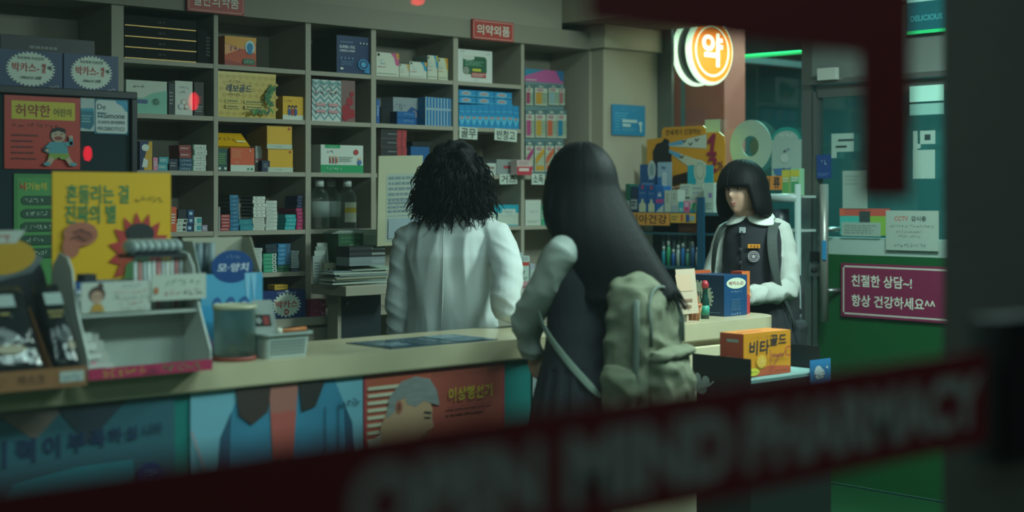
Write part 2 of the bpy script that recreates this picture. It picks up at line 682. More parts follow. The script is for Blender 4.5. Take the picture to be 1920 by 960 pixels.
def carton(name, label, x0, x1, ytop, lv, d, base, paint=None, side=None, Y=None, z=None, cat='box', group=None, bevel=.0012, spaint=None):
    """A printed carton whose front face spans photo columns x0..x1 on the plane Y and stands on level lv."""
    Y = YF if Y is None else Y
    z = SH_L[lv] + .0005 if z is None else z
    X0, X1 = clampx(xy(x0, Y), xy(x1, Y), Y)
    z1 = on_y((x0 + x1) / 2, ytop, Y).z
    mb = MB()
    mb.box(X0, X1, Y, Y + d, z, z1, side or base)
    f = front(mb, X0, X1, Y, z, z1)
    f.rect(0.005, 0.005, .995, .995, base)
    if paint:
        paint(f)
    if spaint:
        spaint(lside(mb, X0, Y, Y + d, z, z1))
    return mb.build(name, None, label, cat, group, bevel=bevel)


def stack(name, desc, where, x0, x1, ytop, n, lv, d, base, paint=None, side=None, Y=None, z=None, jit=.003, group=None, spaint=None):
    """n flat cartons on top of each other, each an object of its own."""
    Y = YF if Y is None else Y
    z = SH_L[lv] + .0005 if z is None else z
    X0, X1 = clampx(xy(x0, Y), xy(x1, Y), Y, jit)
    z1 = on_y((x0 + x1) / 2, ytop, Y).z
    hh = (z1 - z) / n
    mb = MB()
    g = .0008
    mb.box(X0, X1, Y, Y + d, z, z + hh - g, side or base)
    f = front(mb, X0, X1, Y, z, z + hh - g)
    f.rect(.01, .03, .99, .97, base)
    if paint:
        paint(f)
    if spaint:
        spaint(lside(mb, X0, Y, Y + d, z, z + hh - g))
    r = random.Random(int(x0 * 7 + ytop))
    o = mb.build(name, None, None, 'box', group)
    for i in range(n):
        c = o if i == 0 else copy_thing(o, o.location)
        c.location = Vector(o['_w']) + Vector((r.uniform(-jit, jit), r.uniform(0, jit), i * hh))
        q = n - 1 - i
        pos = 'lowest' if (i == 0 and n > 1) else ORD[q]
        c['label'] = f'{desc}, {pos} of {where}' if n > 1 else f'{desc}, {where}'
    return z1


def P_dashes(ink, n=2, a0=.12, a1=.8, b0=.3, b1=.75, seed=3):
    return lambda f: f.lines(a0, b0, a1, b1, n, ink, seed=seed)


# --- the leftmost compartment above the fridge is filled further down with the fridge
# --- first compartments column
def gold_edge(f):
    f.rect(0, 0, 1, .10, M('#b08a4a', .4, metal=.5))
    f.scrawl(3, .5, .55, .3, M('#4a4438', .5), bold=.0)
stack('flat_gift_box', 'flat black gift box with thin gold bottom edge', 'the four', 234, 368, 33, 4, 0, .22, M('#0a0b0c', .6, spec=.15), gold_edge, jit=.001, group='flat black gift boxes')
carton('black_carton', 'upright black carton at the right of the flat gold-edged boxes', 370, 400, 55, 0, .2, M('#0a0b0c', .6, spec=.15), lambda f: f.lines(.6, .2, .9, .8, 6, M('#33383a')))


def p_green_white(f):
    f.rect(0, 0, 1, .45, M('#7fb9a5'))
    f.poly([(0, .45), (1, .45), (1, .72), (.62, .62), (.42, .47)], M('#7fb9a5'))
    f.rrect(.22, .30, .52, .42, M('#3d5a86'), .3)
    f.scrawl(5, .3, .82, .09, INK)
    for q in range(8):
        t = q * math.pi / 4
        f.line([(.72 + .03 * math.cos(t), .37 + .04 * math.sin(t)), (.72 + .09 * math.cos(t), .37 + .11 * math.sin(t))], .003, INK)
carton('supplement_carton', 'wide white and mint green carton with a dark asterisk flower', 236, 313, 151, 1, .16, M('#c5cbbb'), p_green_white, M('#8fae9f'))
carton('dark_carton', 'narrow dark carton between the mint green and the white carton', 316, 327, 156, 1, .14, M('#22282a'), P_dashes(GREY, 4))


def p_white_circles(f):
    f.scrawl(5, .5, .80, .08, M('#2c5f84'))
    f.scrawl(3, .42, .68, .09, M('#2c5f84'))
    for a, b, m in ((.5, .38, '#c98a80'), (.35, .25, '#a9b6c9'), (.66, .25, '#c9a08a')):
        f.ell(a, b, .17, .085, M(m))
        f.ell(a, b, .13, .065, M('#d6d8d0'))
carton('probiotic_carton', 'tall white carton with three pale circles on the second shelf', 328, 361, 152, 1, .12, M('#cfd2c8'), p_white_circles)
carton('dark_red_carton', 'dark carton with red print beside the tall white carton', 364, 382, 154, 1, .12, M('#2a2325'), lambda f: f.rect(.1, .35, .8, .6, M('#7a2a2c')).lines(.1, .1, .9, .3, 3, GREY))


def p_navy_yellow(f):
    f.poly([(1, 0), (1, 1), (.75, 1), (.3, .3), (.35, 0)], M('#d2a02a'))
    f.ell(.45, .78, .3, .12, WHITE)
    f.poly([(.15, .1), (.6, .1), (.65, .35), (.3, .42)], WHITE)
carton('vitamin_carton', 'navy carton with yellow slanted print by the fridge frame', 262, 285, 265, 2, .1, M('#16285a'), p_navy_yellow)
carton('small_carton', 'small pink carton beside the navy and yellow carton', 287, 296, 295, 2, .08, PINK, P_dashes(WHITE, 3))
stack('ointment_box', 'small teal ointment box', 'a pair on the third shelf', 297, 315, 294, 2, 2, .09, M('#3f9ba6'), P_dashes(WHITE, 2))
carton('small_carton', 'small dark navy carton between the teal and the blue stacks', 317, 333, 298, 2, .08, M('#152038'), P_dashes(GREY, 2))
zt = stack('tablet_box', 'dark teal tablet box', 'the pile under two red boxes', 336, 361, 297, 3, 2, .1, M('#14506b'), lambda f: f.scrawl(4, .5, .5, .5, WHITE, w=.75, bold=0))
stack('tablet_box', 'red tablet box', 'the pair on the dark teal pile', 336, 358, 272, 2, 2, .09, M('#8e3030'), P_dashes(M('#c9a5a0'), 1), z=zt + .001)
stack('tablet_box', 'white tablet box', 'the pile of five on the third shelf', 362, 387, 271, 5, 2, .1, M('#c9ccc4'), lambda f: f.scrawl(4, .55, .5, .45, M('#3d6a5a'), w=.7, bold=0).rect(0, .0, .08, 1, M('#4c8a6e')))

carton('small_carton', 'upright orange carton at the left end of the fourth shelf', 320, 331, 388, 3, .1, M('#d2542c'), P_dashes(WHITE, 4))
zt = stack('tablet_box', 'white tablet box with black end square', 'three beside the orange carton', 332, 351, 410, 3, 3, .13, M('#cdd2c8'), lambda f: f.rect(.6, .2, .92, .8, INK).lines(.08, .3, .5, .7, 2, GREEN), spaint=lambda f: f.lines(.1, .3, .8, .7, 2, M('#5a8a6a')))
carton('dark_carton', 'dark navy carton lying on three white tablet boxes', 334, 349.5, 393, 3, .12, M('#16202c'), z=zt + .001)
stack('tablet_box', 'navy tablet box with white mark', 'three left of the teal-and-white pair', 351, 363, 393, 3, 3, .12, M('#153a66'), lambda f: f.ell(.5, .5, .28, .25, SKYB).text('N', .5, .5, .4, WHITE))
stack('tablet_box', 'teal and white tablet box', 'the pair beside the navy three', 364, 378, 407, 2, 3, .1, M('#b9cdc8'), lambda f: f.rect(.35, .15, .95, .85, M('#3a99a0')))
carton('small_carton', 'small mauve carton lying at the right end of the row', 379, 389, 422, 3, .08, M('#9c8aa0'), P_dashes(WHITE, 2))


# --- second column
def p_orange(f):
    f.poly([(0, 0), (1, 0), (1, .45), (.55, .6), (0, .35)], M('#c9502c'))
    f.poly([(0, .2), (.5, .1), (1, .2), (1, 0), (0, 0)], M('#a33a2c'))
    f.poly([(.0, .75), (.45, .62), (1, .85), (1, 1), (0, 1)], M('#e8a13c'))
    f.scrawl(3, .36, .58, .17, M('#7a4f86'), bold=.05)
    f.ell(.79, .66, .15, .23, M('#bfe0e6')).ell(.79, .66, .10, .15, M('#2b83b3')).rect(.72, .42, .86, .56, M('#2b83b3'))
    f.rrect(.56, .06, .95, .26, M('#3f6b4c'), .4).scrawl(5, .75, .16, .08, WHITE)
carton('supplement_carton', 'orange and yellow carton with a blue round picture on the top shelf', 421, 480, 69, 0, .14, M('#e2872f', .4), p_orange, M('#a3512c', .4))


def p_gold(f):
    hl = M('#bd9c34', .35)
    f.k += 1
    for i in range(9):
        for j in range(7):
            f.mb.add([f.p(.06 + i * .11 + dx + (.055 if j % 2 else 0), .08 + j * .135 + dy) for dx, dy in ((0, -.06), (.05, 0), (0, .06), (-.05, 0))], [(0, 1, 2, 3)], hl)
    f.rect(0, .93, 1, .985, M('#e0c878', .2))
    f.text('레보골드', .35, .64, .17, M('#123a5e'), bold=.06, slant=.15)
    f.scrawl(7, .28, .79, .055, M('#5c4a1c'), bold=.01)
    f.scrawl(7, .27, .50, .05, M('#5c4a1c'), bold=.01)
    for a, b, w_ in ((.12, .31, .26), (.44, .31, .34), (.12, .19, .26), (.44, .19, .34)):
        f.rrect(a, b, a + w_, b + .085, M('#cdb96a'), .3)
        f.lines(a + .03, b + .02, a + w_ - .03, b + .07, 1, M('#6b5a20'), seed=int(a * 99))
    rr = random.Random(5)
    gl = [M('#2c6a2e'), M('#3f8a3a'), M('#1e4f48')]
    for i in range(26):
        t = i / 25
        cx, cy = (.97 - .13 * math.sin(t * 3.1) - .02 * rr.random(), .70 - .57 * t)
        if t > .75:
            cx -= (t - .75) * 1.6
            cy = .12 + rr.random() * .05
        f.ell(cx, cy, .05, .028, gl[i % 3], n=10, rot=rr.uniform(-.9, 1.2))
        f.ell(cx - .05, cy + .03, .035, .02, gl[(i + 1) % 3], n=10, rot=rr.uniform(.5, 2))
carton('gold_gift_carton', 'large gold foil carton with green leaf scrolls and dark Korean lettering', 408, 517, 136, 1, .16, M('#cdb04a', .35), p_gold, M('#a3872f', .35))


def p_yellow_people(f):
    f.rect(0, 0, 1, .2, M('#cfd3c6'))
    f.scrawl(4, .25, .80, .1, INK)
    for a, m in ((.3, '#39508a'), (.45, '#a9372f'), (.6, '#39508a')):
        f.ell(a, .33, .07, .16, M(m)).ell(a, .53, .05, .07, M('#c9a58c')).ell(a, .57, .05, .05, INK)
carton('vitamin_carton', 'small yellow carton with white base beside the gold carton', 530, 571.5, 181, 1, .13, M('#e0a914'), p_yellow_people, M('#c29a20'))

carton('small_carton', 'dark green carton under the slanted yellow packet', 408, 426, 278, 2, .1, M('#134a44'), lambda f: f.lines(.1, .3, .9, .8, 5, M('#6f9c4a')).ell(.2, .12, .13, .06, WHITE).ell(.78, .12, .13, .06, WHITE))


def p_orange_white(f):
    f.rect(0, 0, 1, .27, M('#c9d0c4'))
    f.lines(.06, .55, .5, .9, 4, M('#e08a5a')).scrawl(3, .25, .38, .08, WHITE, bold=0)
    f.ell(.73, .1, .04, .05, GREEN).ell(.88, .1, .04, .05, GREEN).ell(.8, .87, .03, .03, WHITE)
carton('supplement_carton', 'orange carton with white base under the slanted yellow packet', 432, 477, 277, 2, .1, M('#d8572a'), p_orange_white, M('#9c3b28'))
zc = on_y(440, 277, YF).z
zc += .005
zu = on_y(440, 249, YF).z
XA, XB, XBt = xy(407, YF), xy(469, YF), xy(463, YF)
mb = MB().prism([(XA, YF - .001, zc + .002), (XB, YF - .001, zc + .002), (XBt, YF + .05, zu), (XA, YF + .05, zu)], Vector((0, -.8, .6)), .03, M('#e0a90e', .3))
f = Fr(mb, (XA, YF - .003, zc + .004), X3, (0, .051, zu - zc), XBt - XA, Vector((0, .051, zu - zc)).length, .0012)
f.scrawl(4, .42, .5, .24, M('#6b5212'), w=.6).rect(.68, .25, 1, .36, M('#efe7b0', .2))
mb.build('yellow_packet', None, 'slanted yellow packet lying across the dark green and orange cartons', 'box')
carton('small_carton', 'pale grey carton behind the orange and yellow cartons', 479, 494, 274, 2, .08, M('#aab0aa'), lambda f: f.rect(0, .44, 1, .52, M('#a05a68')), Y=YF + .05)


def p_yellow_big(f):
    f.rect(0, 0, 1, .2, M('#b9c4b2'))
    f.scrawl(4, .42, .1, .09, M('#3d5a55'), w=.3, bold=0)
    f.ell(.88, .88, .05, .06, M('#b0502a'))
zt = stack('multivitamin_carton', 'large yellow carton with pale base stripe', 'the two in the second compartment column', 502, 549, 236, 2, 2, .17, M('#dda60a', .45), p_yellow_big, M('#a8811c'), jit=.004)
carton('small_carton', 'small navy carton in front of the large yellow cartons', 491, 506, 301, 2, .03, M('#14284a'), lambda f: f.lines(.25, .35, .75, .75, 4, GREY).ell(.78, .2, .12, .1, GREY), Y=YF - .0)

G4 = 'the fourth shelf'
carton('small_carton', 'thin grey carton at the left end of the tablet stacks', 409.5, 413, 388, 3, .1, GREY)
stack('tablet_box', 'red tablet box', 'the red pile beside the blue tower', 414, 430.5, 402, 5, 3, .1, M('#a83038'), P_dashes(M('#d8b9b0'), 1, .1, .9))
stack('tablet_box', 'blue tablet box', 'the tall blue tower', 431.5, 448, 365, 9, 3, .15, M('#176a92'), lambda f: f.scrawl(3, .55, .5, .4, M('#a9cfd8'), w=.45, bold=0), M('#2c3038'))
stack('tablet_box', 'teal tablet box', 'the low pair beside the blue tower', 449.5, 474, 411, 2, 3, .12, M('#16808f'), lambda f: f.scrawl(4, .5, .5, .3, M('#8fc4c4'), w=.35, bold=0))
zt = stack('tablet_box', 'white tablet box with small print', 'the low pile carrying six others', 475, 497, 408, 4, 3, .1, M('#c9ccc0'), P_dashes(GREY, 2, .1, .9))
stack('tablet_box', 'white tablet box with black brushed lettering', 'six stacked boxes', 475, 498, 368, 6, 3, .11, M('#d2d5cb'), lambda f: f.scrawl(2, .5, .5, .6, M('#44484a'), w=.7, slant=.3), M('#8d8f8a'), z=zt + .001, spaint=lambda f: f.rect(.1, .25, .9, .75, INK))
stack('tablet_box', 'white tablet box with green line', 'the tall slim white tower', 499, 519.5, 376, 8, 3, .11, M('#d0d3ca'), lambda f: f.lines(.1, .5, .7, .8, 1, GREY).rect(.1, .18, .9, .3, M('#8fae9c')))
stack('teal_pack_box', 'turquoise tablet box', 'the turquoise pile before the magenta boxes', 535.5, 555, 402, 4, 3, .09, M('#27a3a8'), lambda f: f.scrawl(4, .5, .5, .3, M('#bfe0dc'), w=.4, bold=0), M('#17888f'))
zt = stack('tablet_box', 'magenta tablet box', 'the magenta pile at the shelf end', 556.5, 573, 390, 6, 3, .15, M('#b31f5e'), lambda f: f.scrawl(2, .5, .5, .45, M('#e0aebd'), w=.4, bold=0), M('#7c1c48'))
stack('tablet_box', 'navy tablet box', 'the crooked four on the magenta pile', 557, 571, 367, 4, 3, .1, M('#18294f'), lambda f: f.scrawl(3, .5, .5, .35, M('#8fa3c9'), w=.5, bold=0), z=zt + .001, jit=.006)

stack('tablet_box', 'white tablet box', 'the pile half hidden behind the blue display box', 474, 491, 465, 7, 4, .1, M('#bfc6c0'), P_dashes(GREY, 1))
zt = stack('tablet_box', 'mint green tablet box with white end', 'the mint pile', 494, 519, 475, 5, 4, .1, M('#2f9c78'), lambda f: f.rect(.68, .1, .97, .9, WHITE).rect(.74, .3, .9, .7, INK).scrawl(3, .35, .5, .4, WHITE, w=.4, bold=0), M('#1d6a52'))
stack('tablet_box', 'dark navy tablet box', 'the pair on the mint pile', 499, 520, 458, 2, 4, .09, M('#142c3c'), None, z=zt + .001)
zt = stack('tablet_box', 'dark green tablet box', 'the pair under the blue pile', 520.5, 543, 497, 2, 4, .1, M('#13573a'), lambda f: f.scrawl(3, .5, .5, .4, M('#9cc4a8'), w=.6, bold=0))
stack('tablet_box', 'blue and white tablet box', 'the five on the dark green pair', 521, 544, 457, 5, 4, .1, M('#2d7fae'), lambda f: f.rect(.62, .1, .97, .9, M('#3a5a76')).scrawl(3, .3, .5, .4, WHITE, w=.4, bold=0), z=zt + .001)
zt = stack('tablet_box', 'navy tablet box', 'underneath the grey-white pile', 546, 563, 503, 1, 4, .1, M('#172848'), P_dashes(M('#7a8aa8'), 1))
stack('tablet_box', 'grey-white tablet box', 'the pile at the fifth shelf end', 546, 560, 470, 5, 4, .1, M('#aab5b5'), P_dashes(M('#6a7880'), 2, .1, .9), z=zt + .001)


def p_gear(brand, sub, left=None, small=True):
    def p(f):
        f.gear(left or .55, .5, .36 * min(1, .62 * f.h / f.w * 2.3), .46, M('#d2dccd'))
        return f
    return p


def p_bakd(f):
    f.gear(.60, .47, .30, .44, M('#ccd6c8'), n=22)
    f.text('박카스', .60, .50, .27, M('#b8352c'), w=.46, bold=.05)
    f.text('D', .60, .22, .2, M('#b8352c'), bold=.05)
    f.text('피로회복 · 자양강장', .60, .91, .08, M('#a9b6c4'), w=.4, bold=.01)
    f.poly([(.56, 1), (.64, 1), (.60, .93)], M('#ccd6c8'))
zb = SH_L[5]
carton('drink_carton', 'navy drink carton with white gear badge on the bottom shelf', 482, 573, 545, 5, .12, M('#16306a', .4), p_bakd, Y=YS - .06)
carton('yellow_packet', 'small yellow packet lying on the navy drink carton', 515, 540, 534, 5, .06, M('#c79a25'), P_dashes(M('#7a5a1c'), 2), Y=YS - .03, z=on_y(530, 544.3, YS - .06).z + .001)
stack('cosmetic_box', 'magenta box with pale print', 'the pair at the end of the base ledge', 583, 612, 561, 2, 5, .06, M('#a01f52'), lambda f: f.scrawl(3, .5, .6, .25, M('#e0a9bd'), w=.5, bold=0).rect(.7, .2, .9, .4, PINK), Y=YS - .07)


# --- third column
def p_omega(f):
    f.text('SUPER rTG', .32, .70, .075, M('#c9d3dc'), w=.46, bold=.03)
    f.text('OMEGA-3 MINI', .32, .60, .06, M('#c9d3dc'), w=.46, bold=.03)
    f.lines(.1, .80, .5, .86, 1, M('#6f86a8'))
    for i in range(4):
        f.ell(.14 + i * .11, .40, .035, .03, M('#5a7aa8'))
    f.lines(.1, .2, .5, .33, 3, M('#5a7aa8')).ell(.14, .12, .05, .03, WHITE)
    f.ell(.80, .26, .17, .145, M('#2a86b8')).ell(.80, .26, .13, .11, M('#123468')).ell(.80, .26, .08, .07, M('#4aa3c9')).poly([(.8, .05), (.99, .02), (.99, .3)], M('#2a86b8'))
    for i in range(3):
        f.ell(.7 + .1 * i, .82, .02, .02, WHITE)
carton('omega_carton', 'navy supplement carton with white capitals and a blue capsule ring', 631, 693.5, 68, 0, .2, M('#12305f', .4), p_omega, M('#14161a'))


def p_chevron(f):
    m1, m2 = M('#c9cfcb'), M('#6f9a9c')
    f.rect(0, 0, 1, 1, m1)
    n = 7
    for r_ in range(7):
        f.k += 1
        for i in range(n):
            a, b = i / n, (i + 1) / n
            y0 = r_ / 7
            hi, lo = y0 + .14, y0 + .01
            p0, p1 = (hi, lo) if i % 2 == 0 else (lo, hi)
            f.mb.add([f.p(a, min(p0, .93)), f.p(b, min(p1, .93)), f.p(b, min(p1 + .06, 1)), f.p(a, min(p0 + .06, 1))], [(0, 1, 2, 3)], m2)
    f.scrawl(5, .5, .70, .11, M('#9c2230'), w=.8, bold=.06)
    for a in (.12, .55):
        for b in (.36, .2):
            f.rrect(a, b, a + .33, b + .07, M('#c98f96'), .3)
carton('pomegranate_carton', 'carton with teal and white zigzag front and red fruit side', 584.5, 639, 150, 1, .13, M('#b9c0bb'), p_chevron, M('#8e2f38'))
mb = MB()
X0, X1 = xy(640, YF + .0), xy(667, YF + .0)
z1 = on_y(653, 151, YF).z
mb.box(X0 + .002, X1, YF + .004, YF + .13, SH_L[1] + .0005, z1, M('#7c5a58', .4))
f = front(mb, X0 + .002, X1, YF + .004, SH_L[1] + .0005, z1)
for a, b, r_ in ((.35, .3, .3), (.7, .2, .28), (.6, .5, .25), (.3, .13, .25), (.75, .68, .15)):
    f.ell(a, b, r_, r_ * .42, M('#a32a38', .3))
mb.build('fruit_carton', None, 'carton with red pomegranate picture right of the zigzag carton', 'box', bevel=.001)


def p_green_base(f):
    f.rect(0, 0, 1, .28, M('#14955c'))
    f.rect(.1, .88, .45, 1, M('#1a9a62')).scrawl(4, .27, .94, .07, WHITE, w=.2, bold=0)
    f.scrawl(3, .22, .76, .1, INK)
    f.ell(.82, .75, .06, .10, M('#b0333a')).ell(.9, .5, .04, .06, M('#d2a98c')).ell(.9, .38, .05, .09, M('#3f6aa8'))
    for a in (.2, .27, .34):
        f.rect(a, .34, a + .03, .55, M('#a8443c')).ell(a + .015, .56, .02, .05, M('#d2a98c'))
    f.lines(.42, .4, .75, .6, 3, M('#9aa8a0')).scrawl(5, .3, .14, .1, M('#bfe0cc'), w=.4, bold=0)
carton('medicine_carton', 'white carton with green base band and small figures', 601, 681, 272, 2, .13, M('#cbd2c8'), p_green_base, M('#a9b3aa'))

# clear bottles
BG = glass_mat('bottle_plastic', (.97, .985, .98), 1.35, .05, .20)
def bottle(px, lab, label, dy=.06):
    c = on_y(px, 400, YF + dy)
    t = thing('clear_bottle', (c.x, c.y, SH_L[3] + .001), label, 'bottle', 'clear bottles on the shelf')
    z = SH_L[3] + .001
    MB().lathe([(.0, z), (.043, z), (.046, z + .01), (.046, z + .14), (.040, z + .165), (.022, z + .19), (.018, z + .2), (.018, z + .205), (.0, z + .205)], BG, (c.x, c.y, 0), 24).build('body', t)
    MB().lathe([(.0, z + .20), (.021, z + .20), (.021, z + .232), (.018, z + .235), (0, z + .235)], M('#d5dad5', .5), (c.x, c.y, 0), 20).build('cap', t)
    if lab == 'white':
        MB().lathe([(.0467, z + .055), (.0467, z + .13)], M('#b9c6c2', .6), (c.x, c.y, 0), 24).build('paper_label', t)
    else:
        rings = [[Vector((c.x + .0468 * math.cos(q), c.y + .0468 * math.sin(q), zz)) for q in [math.radians(-140 + 10 * i) for i in range(9)]] for zz in (z + .03, z + .075, z + .1, z + .125)]
        mb = MB().loft(rings[:2], M('#c9cdb8', .6), cap=False, closed=False)
        mb.loft(rings[1:3], M('#c2a92c', .6), cap=False, closed=False)
        mb.loft(rings[2:], M('#c9cdb8', .6), cap=False, closed=False)
        mb.build('paper_label', t, 'white and yellow label')
    MB().lathe([(0, z + .004), (.0425, z + .004), (.0425, z + .05), (0, z + .05)], glass_mat('clear_liquid', (.95, .97, .95), 1.15, .02, .12), (c.x, c.y, 0), 20).build('liquid', t)
bottle(599, 'white', 'clear plastic bottle with white label nearest the tablet stacks')
bottle(621, 'white', 'clear plastic bottle with white label, middle of the three on the shelf', .15)
bottle(651, 'yellow', 'clear plastic bottle with a white and yellow label')


# --- fourth column
def p_care(c1, c2):
    def p(f):
        f.poly([(.62, 1), (1, 1), (1, .45), (.85, .5), (.78, .8)], M(c1))
        f.poly([(.85, 1), (1, 1), (1, .75), (.9, .75)], M(c2))
        f.rect(.05, .84, .14, .95, INK)
        f.scrawl(2, .2, .68, .09, M('#4a9cba')).scrawl(3, .28, .55, .1, M('#4a9cba'))
        f.lines(.06, .36, .42, .42, 1, M('#c07a90')).lines(.06, .08, .9, .14, 1, M('#9aa39a'))
    return p
carton('dressing_carton', 'wide white dressing carton with pink corner on the top shelf', 705.5, 748, 99, 0, .1, M('#d0d2c2'), p_care('#c9588a', '#d2913a'))
carton('dressing_carton', 'smallest white dressing carton in the top shelf row', 749, 767, 120, 0, .08, M('#cbcebf'), p_care('#cfae7a', '#c9a03a'))
carton('dressing_carton', 'white dressing carton with blue and orange corner on the top shelf', 768, 800, 116, 0, .09, M('#ced1c3'), p_care('#2f93ba', '#d29a3a'))
carton('dressing_carton', 'upright white dressing carton with blue corner', 801.5, 820, 104, 0, .12, M('#c9cbb9'), p_care('#2f93ba', '#c9b03a'), M('#7a8a86'))
carton('dressing_carton', 'upright white dressing carton with yellow corner', 821.5, 839.5, 109, 0, .1, M('#c9c9ae'), p_care('#c9a02c', '#c97a2c'))

carton('slim_blue_box', 'slim blue box standing at the left wall of the compartment', 706, 711.5, 186, 1, .12, M('#1c5aa0'), P_dashes(M('#a9c4dc'), 5))
mb = None
stack('flat_blue_box', 'flat blue box with white lettering', 'the pair lying on the second shelf', 744, 779, 209, 2, 1, .055, M('#145c9c', .4), lambda f: f.scrawl(4, .6, .6, .3, M('#a3c6de'), w=.5, slant=.2), M('#0f2f5c', .4), Y=YF, jit=.001)


def p_kids(f):
    f.poly([(0, 0), (1, 0), (1, .55), (.72, .68), (.5, .45), (0, .3)], M('#17518c'))
    f.scrawl(4, .3, .72, .13, M('#3a4a6a')).scrawl(2, .3, .58, .1, M('#3a7a5a'))
    f.ell(.84, .4, .09, .14, M('#a88a80'))
carton('plaster_carton', 'grey and blue plaster carton behind the flat blue pair', 737, 784, 183, 1, .1, M('#8d979c'), p_kids, Y=YF + .06)
for i in range(9):
    a = 797.5 + i * 5.75
    carton('plaster_box', f'upright blue and white plaster box, {["first", "second", "third", "fourth", "fifth", "sixth", "seventh", "eighth", "last"][i]} in the row against the divider', a, a + 5.3, 181.5 + i * .45, 1, .11, M('#1a72a8'), lambda f: f.rect(0, 0, .3, 1, M('#a9c0cc')).rect(.4, .55, .9, .62, M('#a9c0cc')), group='upright blue and white plaster boxes', bevel=0)

stack('red_black_box', 'black box with red end', 'the pile behind the notice board', 715, 762, 243, 5, 2, .16, M('#222428'), lambda f: f.rect(.62, 0, 1, 1, M('#a8353a')).rect(.80, 0, .83, 1, M('#702428')).lines(.25, .4, .6, .6, 1, GREY), M('#7a6a66'))
carton('blue_carton', 'blue carton with white script beside the black and red pile', 770, 805, 275, 2, .12, M('#15558e'), lambda f: f.scrawl(2, .35, .5, .3, WHITE, slant=.3))
carton('black_tray', 'flat black tray lying on the blue carton', 773, 812, 266, 2, .1, M('#0e1114'), z=on_y(787, 275, YF).z + .002)


# --- fifth column
def p_green_pic(f):
    f.rrect(.14, .24, .83, .80, M('#1e5a3e'), .2)
    f.ell(.3, .75, .18, .08, M('#c9ccbf')).lines(.2, .5, .75, .66, 3, M('#7aa388'))
    f.ell(.23, .35, .09, .12, M('#8a8f80')).rrect(.40, .34, .66, .42, M('#c9c23a'), .4)
    f.rect(.38, .15, .80, .30, M('#b0453f')).lines(.4, .17, .78, .28, 2, M('#dcc0b8'))
    f.scrawl(3, .12, .93, .06, M('#5a605a')).scrawl(4, .85, .9, .05, M('#5a605a')).scrawl(4, .5, .07, .05, M('#8a6a40'))
carton('picture_carton', 'white carton with green picture and red strip under the small red sign', 858.5, 923, 94, 0, .13, M('#d0d3cc'), p_green_pic)


def p_blueband(f):
    f.rect(0, 0, 1, 1, M('#1b86bb'))
    f.poly([(0, .55), (.5, .28), (1, .55), (1, .38), (.5, .08), (0, .38)], M('#57b3d2'))
    f.ell(.5, .42, .28, .05, M('#b58a80')).rect(.1, .68, .9, .71, M('#57b3d2'))
for i in range(10):
    a = 860.5 + i * 11.25
    carton('plaster_box', f'upright bright blue plaster box, {["first", "second", "third", "fourth", "fifth", "sixth", "seventh", "eighth", "ninth", "last"][i]} from the left under the flat ones', a, a + 10.8, 196 + (i > 8) * 3, 1, .10, M('#1b86bb'), p_blueband, group='upright bright blue plaster boxes', bevel=.0008)
zt = on_y(910, 196, YF).z
for j in range(3):
    for i in range(2):
        a = 860 + j * 33.5
        Xa, Xb = xy(a, YF + .005), xy(a + 32.5, YF + .005)
        mb = MB().box(Xa, Xb, YF + .005, YF + .095, zt + .0015 + i * .035, zt + .0355 + i * .035 - .001, M('#1577ae'))
        f = front(mb, Xa, Xb, YF + .005, zt + .0015 + i * .035, zt + .0345 + i * .035)
        f.rect(0, 0, 1, 1, M('#1b86bb')).ell(.42, .5, .3, .35, M('#7ab6d2')).ell(.42, .5, .22, .2, M('#b08a86')).rect(0, .1, 1, .2, M('#57b3d2'))
        mb.build('flat_plaster_box', None, f'flat bright blue plaster box, {["lower", "upper"][i]} of the {["left", "middle", "right"][j]} pair on the upright ones', 'box', 'flat bright blue plaster boxes')

carton('grey_carton', 'long grey carton with small red stripe on the third shelf', 931, 968, 299, 2, .2, M('#8c9290'), lambda f: f.rect(.35, .42, .82, .6, M('#a33a48')), M('#757b7a'))
carton('red_white_carton', 'red and pale pink carton jutting past the divider', 969.5, 997, 300, 2, .05, M('#c9b0ac'), lambda f: f.rect(0, 0, 1, .56, M('#b82f42')).rect(.12, .25, .8, .46, M('#d6bcb6')).lines(.1, .65, .9, .95, 3, M('#a88a88')), Y=YS - .06)
carton('small_carton', 'small white carton next to the long grey carton', 913, 930, 306, 2, .1, M('#b9c0b8'), lambda f: f.rect(.1, .5, .8, .7, M('#8a6a66')).lines(.1, .15, .9, .4, 2, GREY))


def p_gauze(f):
    f.rect(0, .62, 1, 1, M('#1f98ae')).rect(0, 0, 1, .05, M('#1f98ae'))
    f.rect(.2, .5, .85, .8, M('#bcc8c0')).scrawl(4, .52, .6, .12, M('#3a6a78'), w=.35, bold=0)
    f.lines(.25, .66, .7, .74, 1, M('#8aa3a0'))
carton('gauze_carton', 'teal and white gauze carton beside the divider on the fourth shelf', 933, 972, 384, 3, .14, M('#b9c2b4'), p_gauze, M('#3f9aa8'))
carton('gauze_carton', 'teal and white gauze carton half behind the curly hair', 896, 932, 389, 3, .1, M('#b9c2b4'), p_gauze, Y=YF + .01)
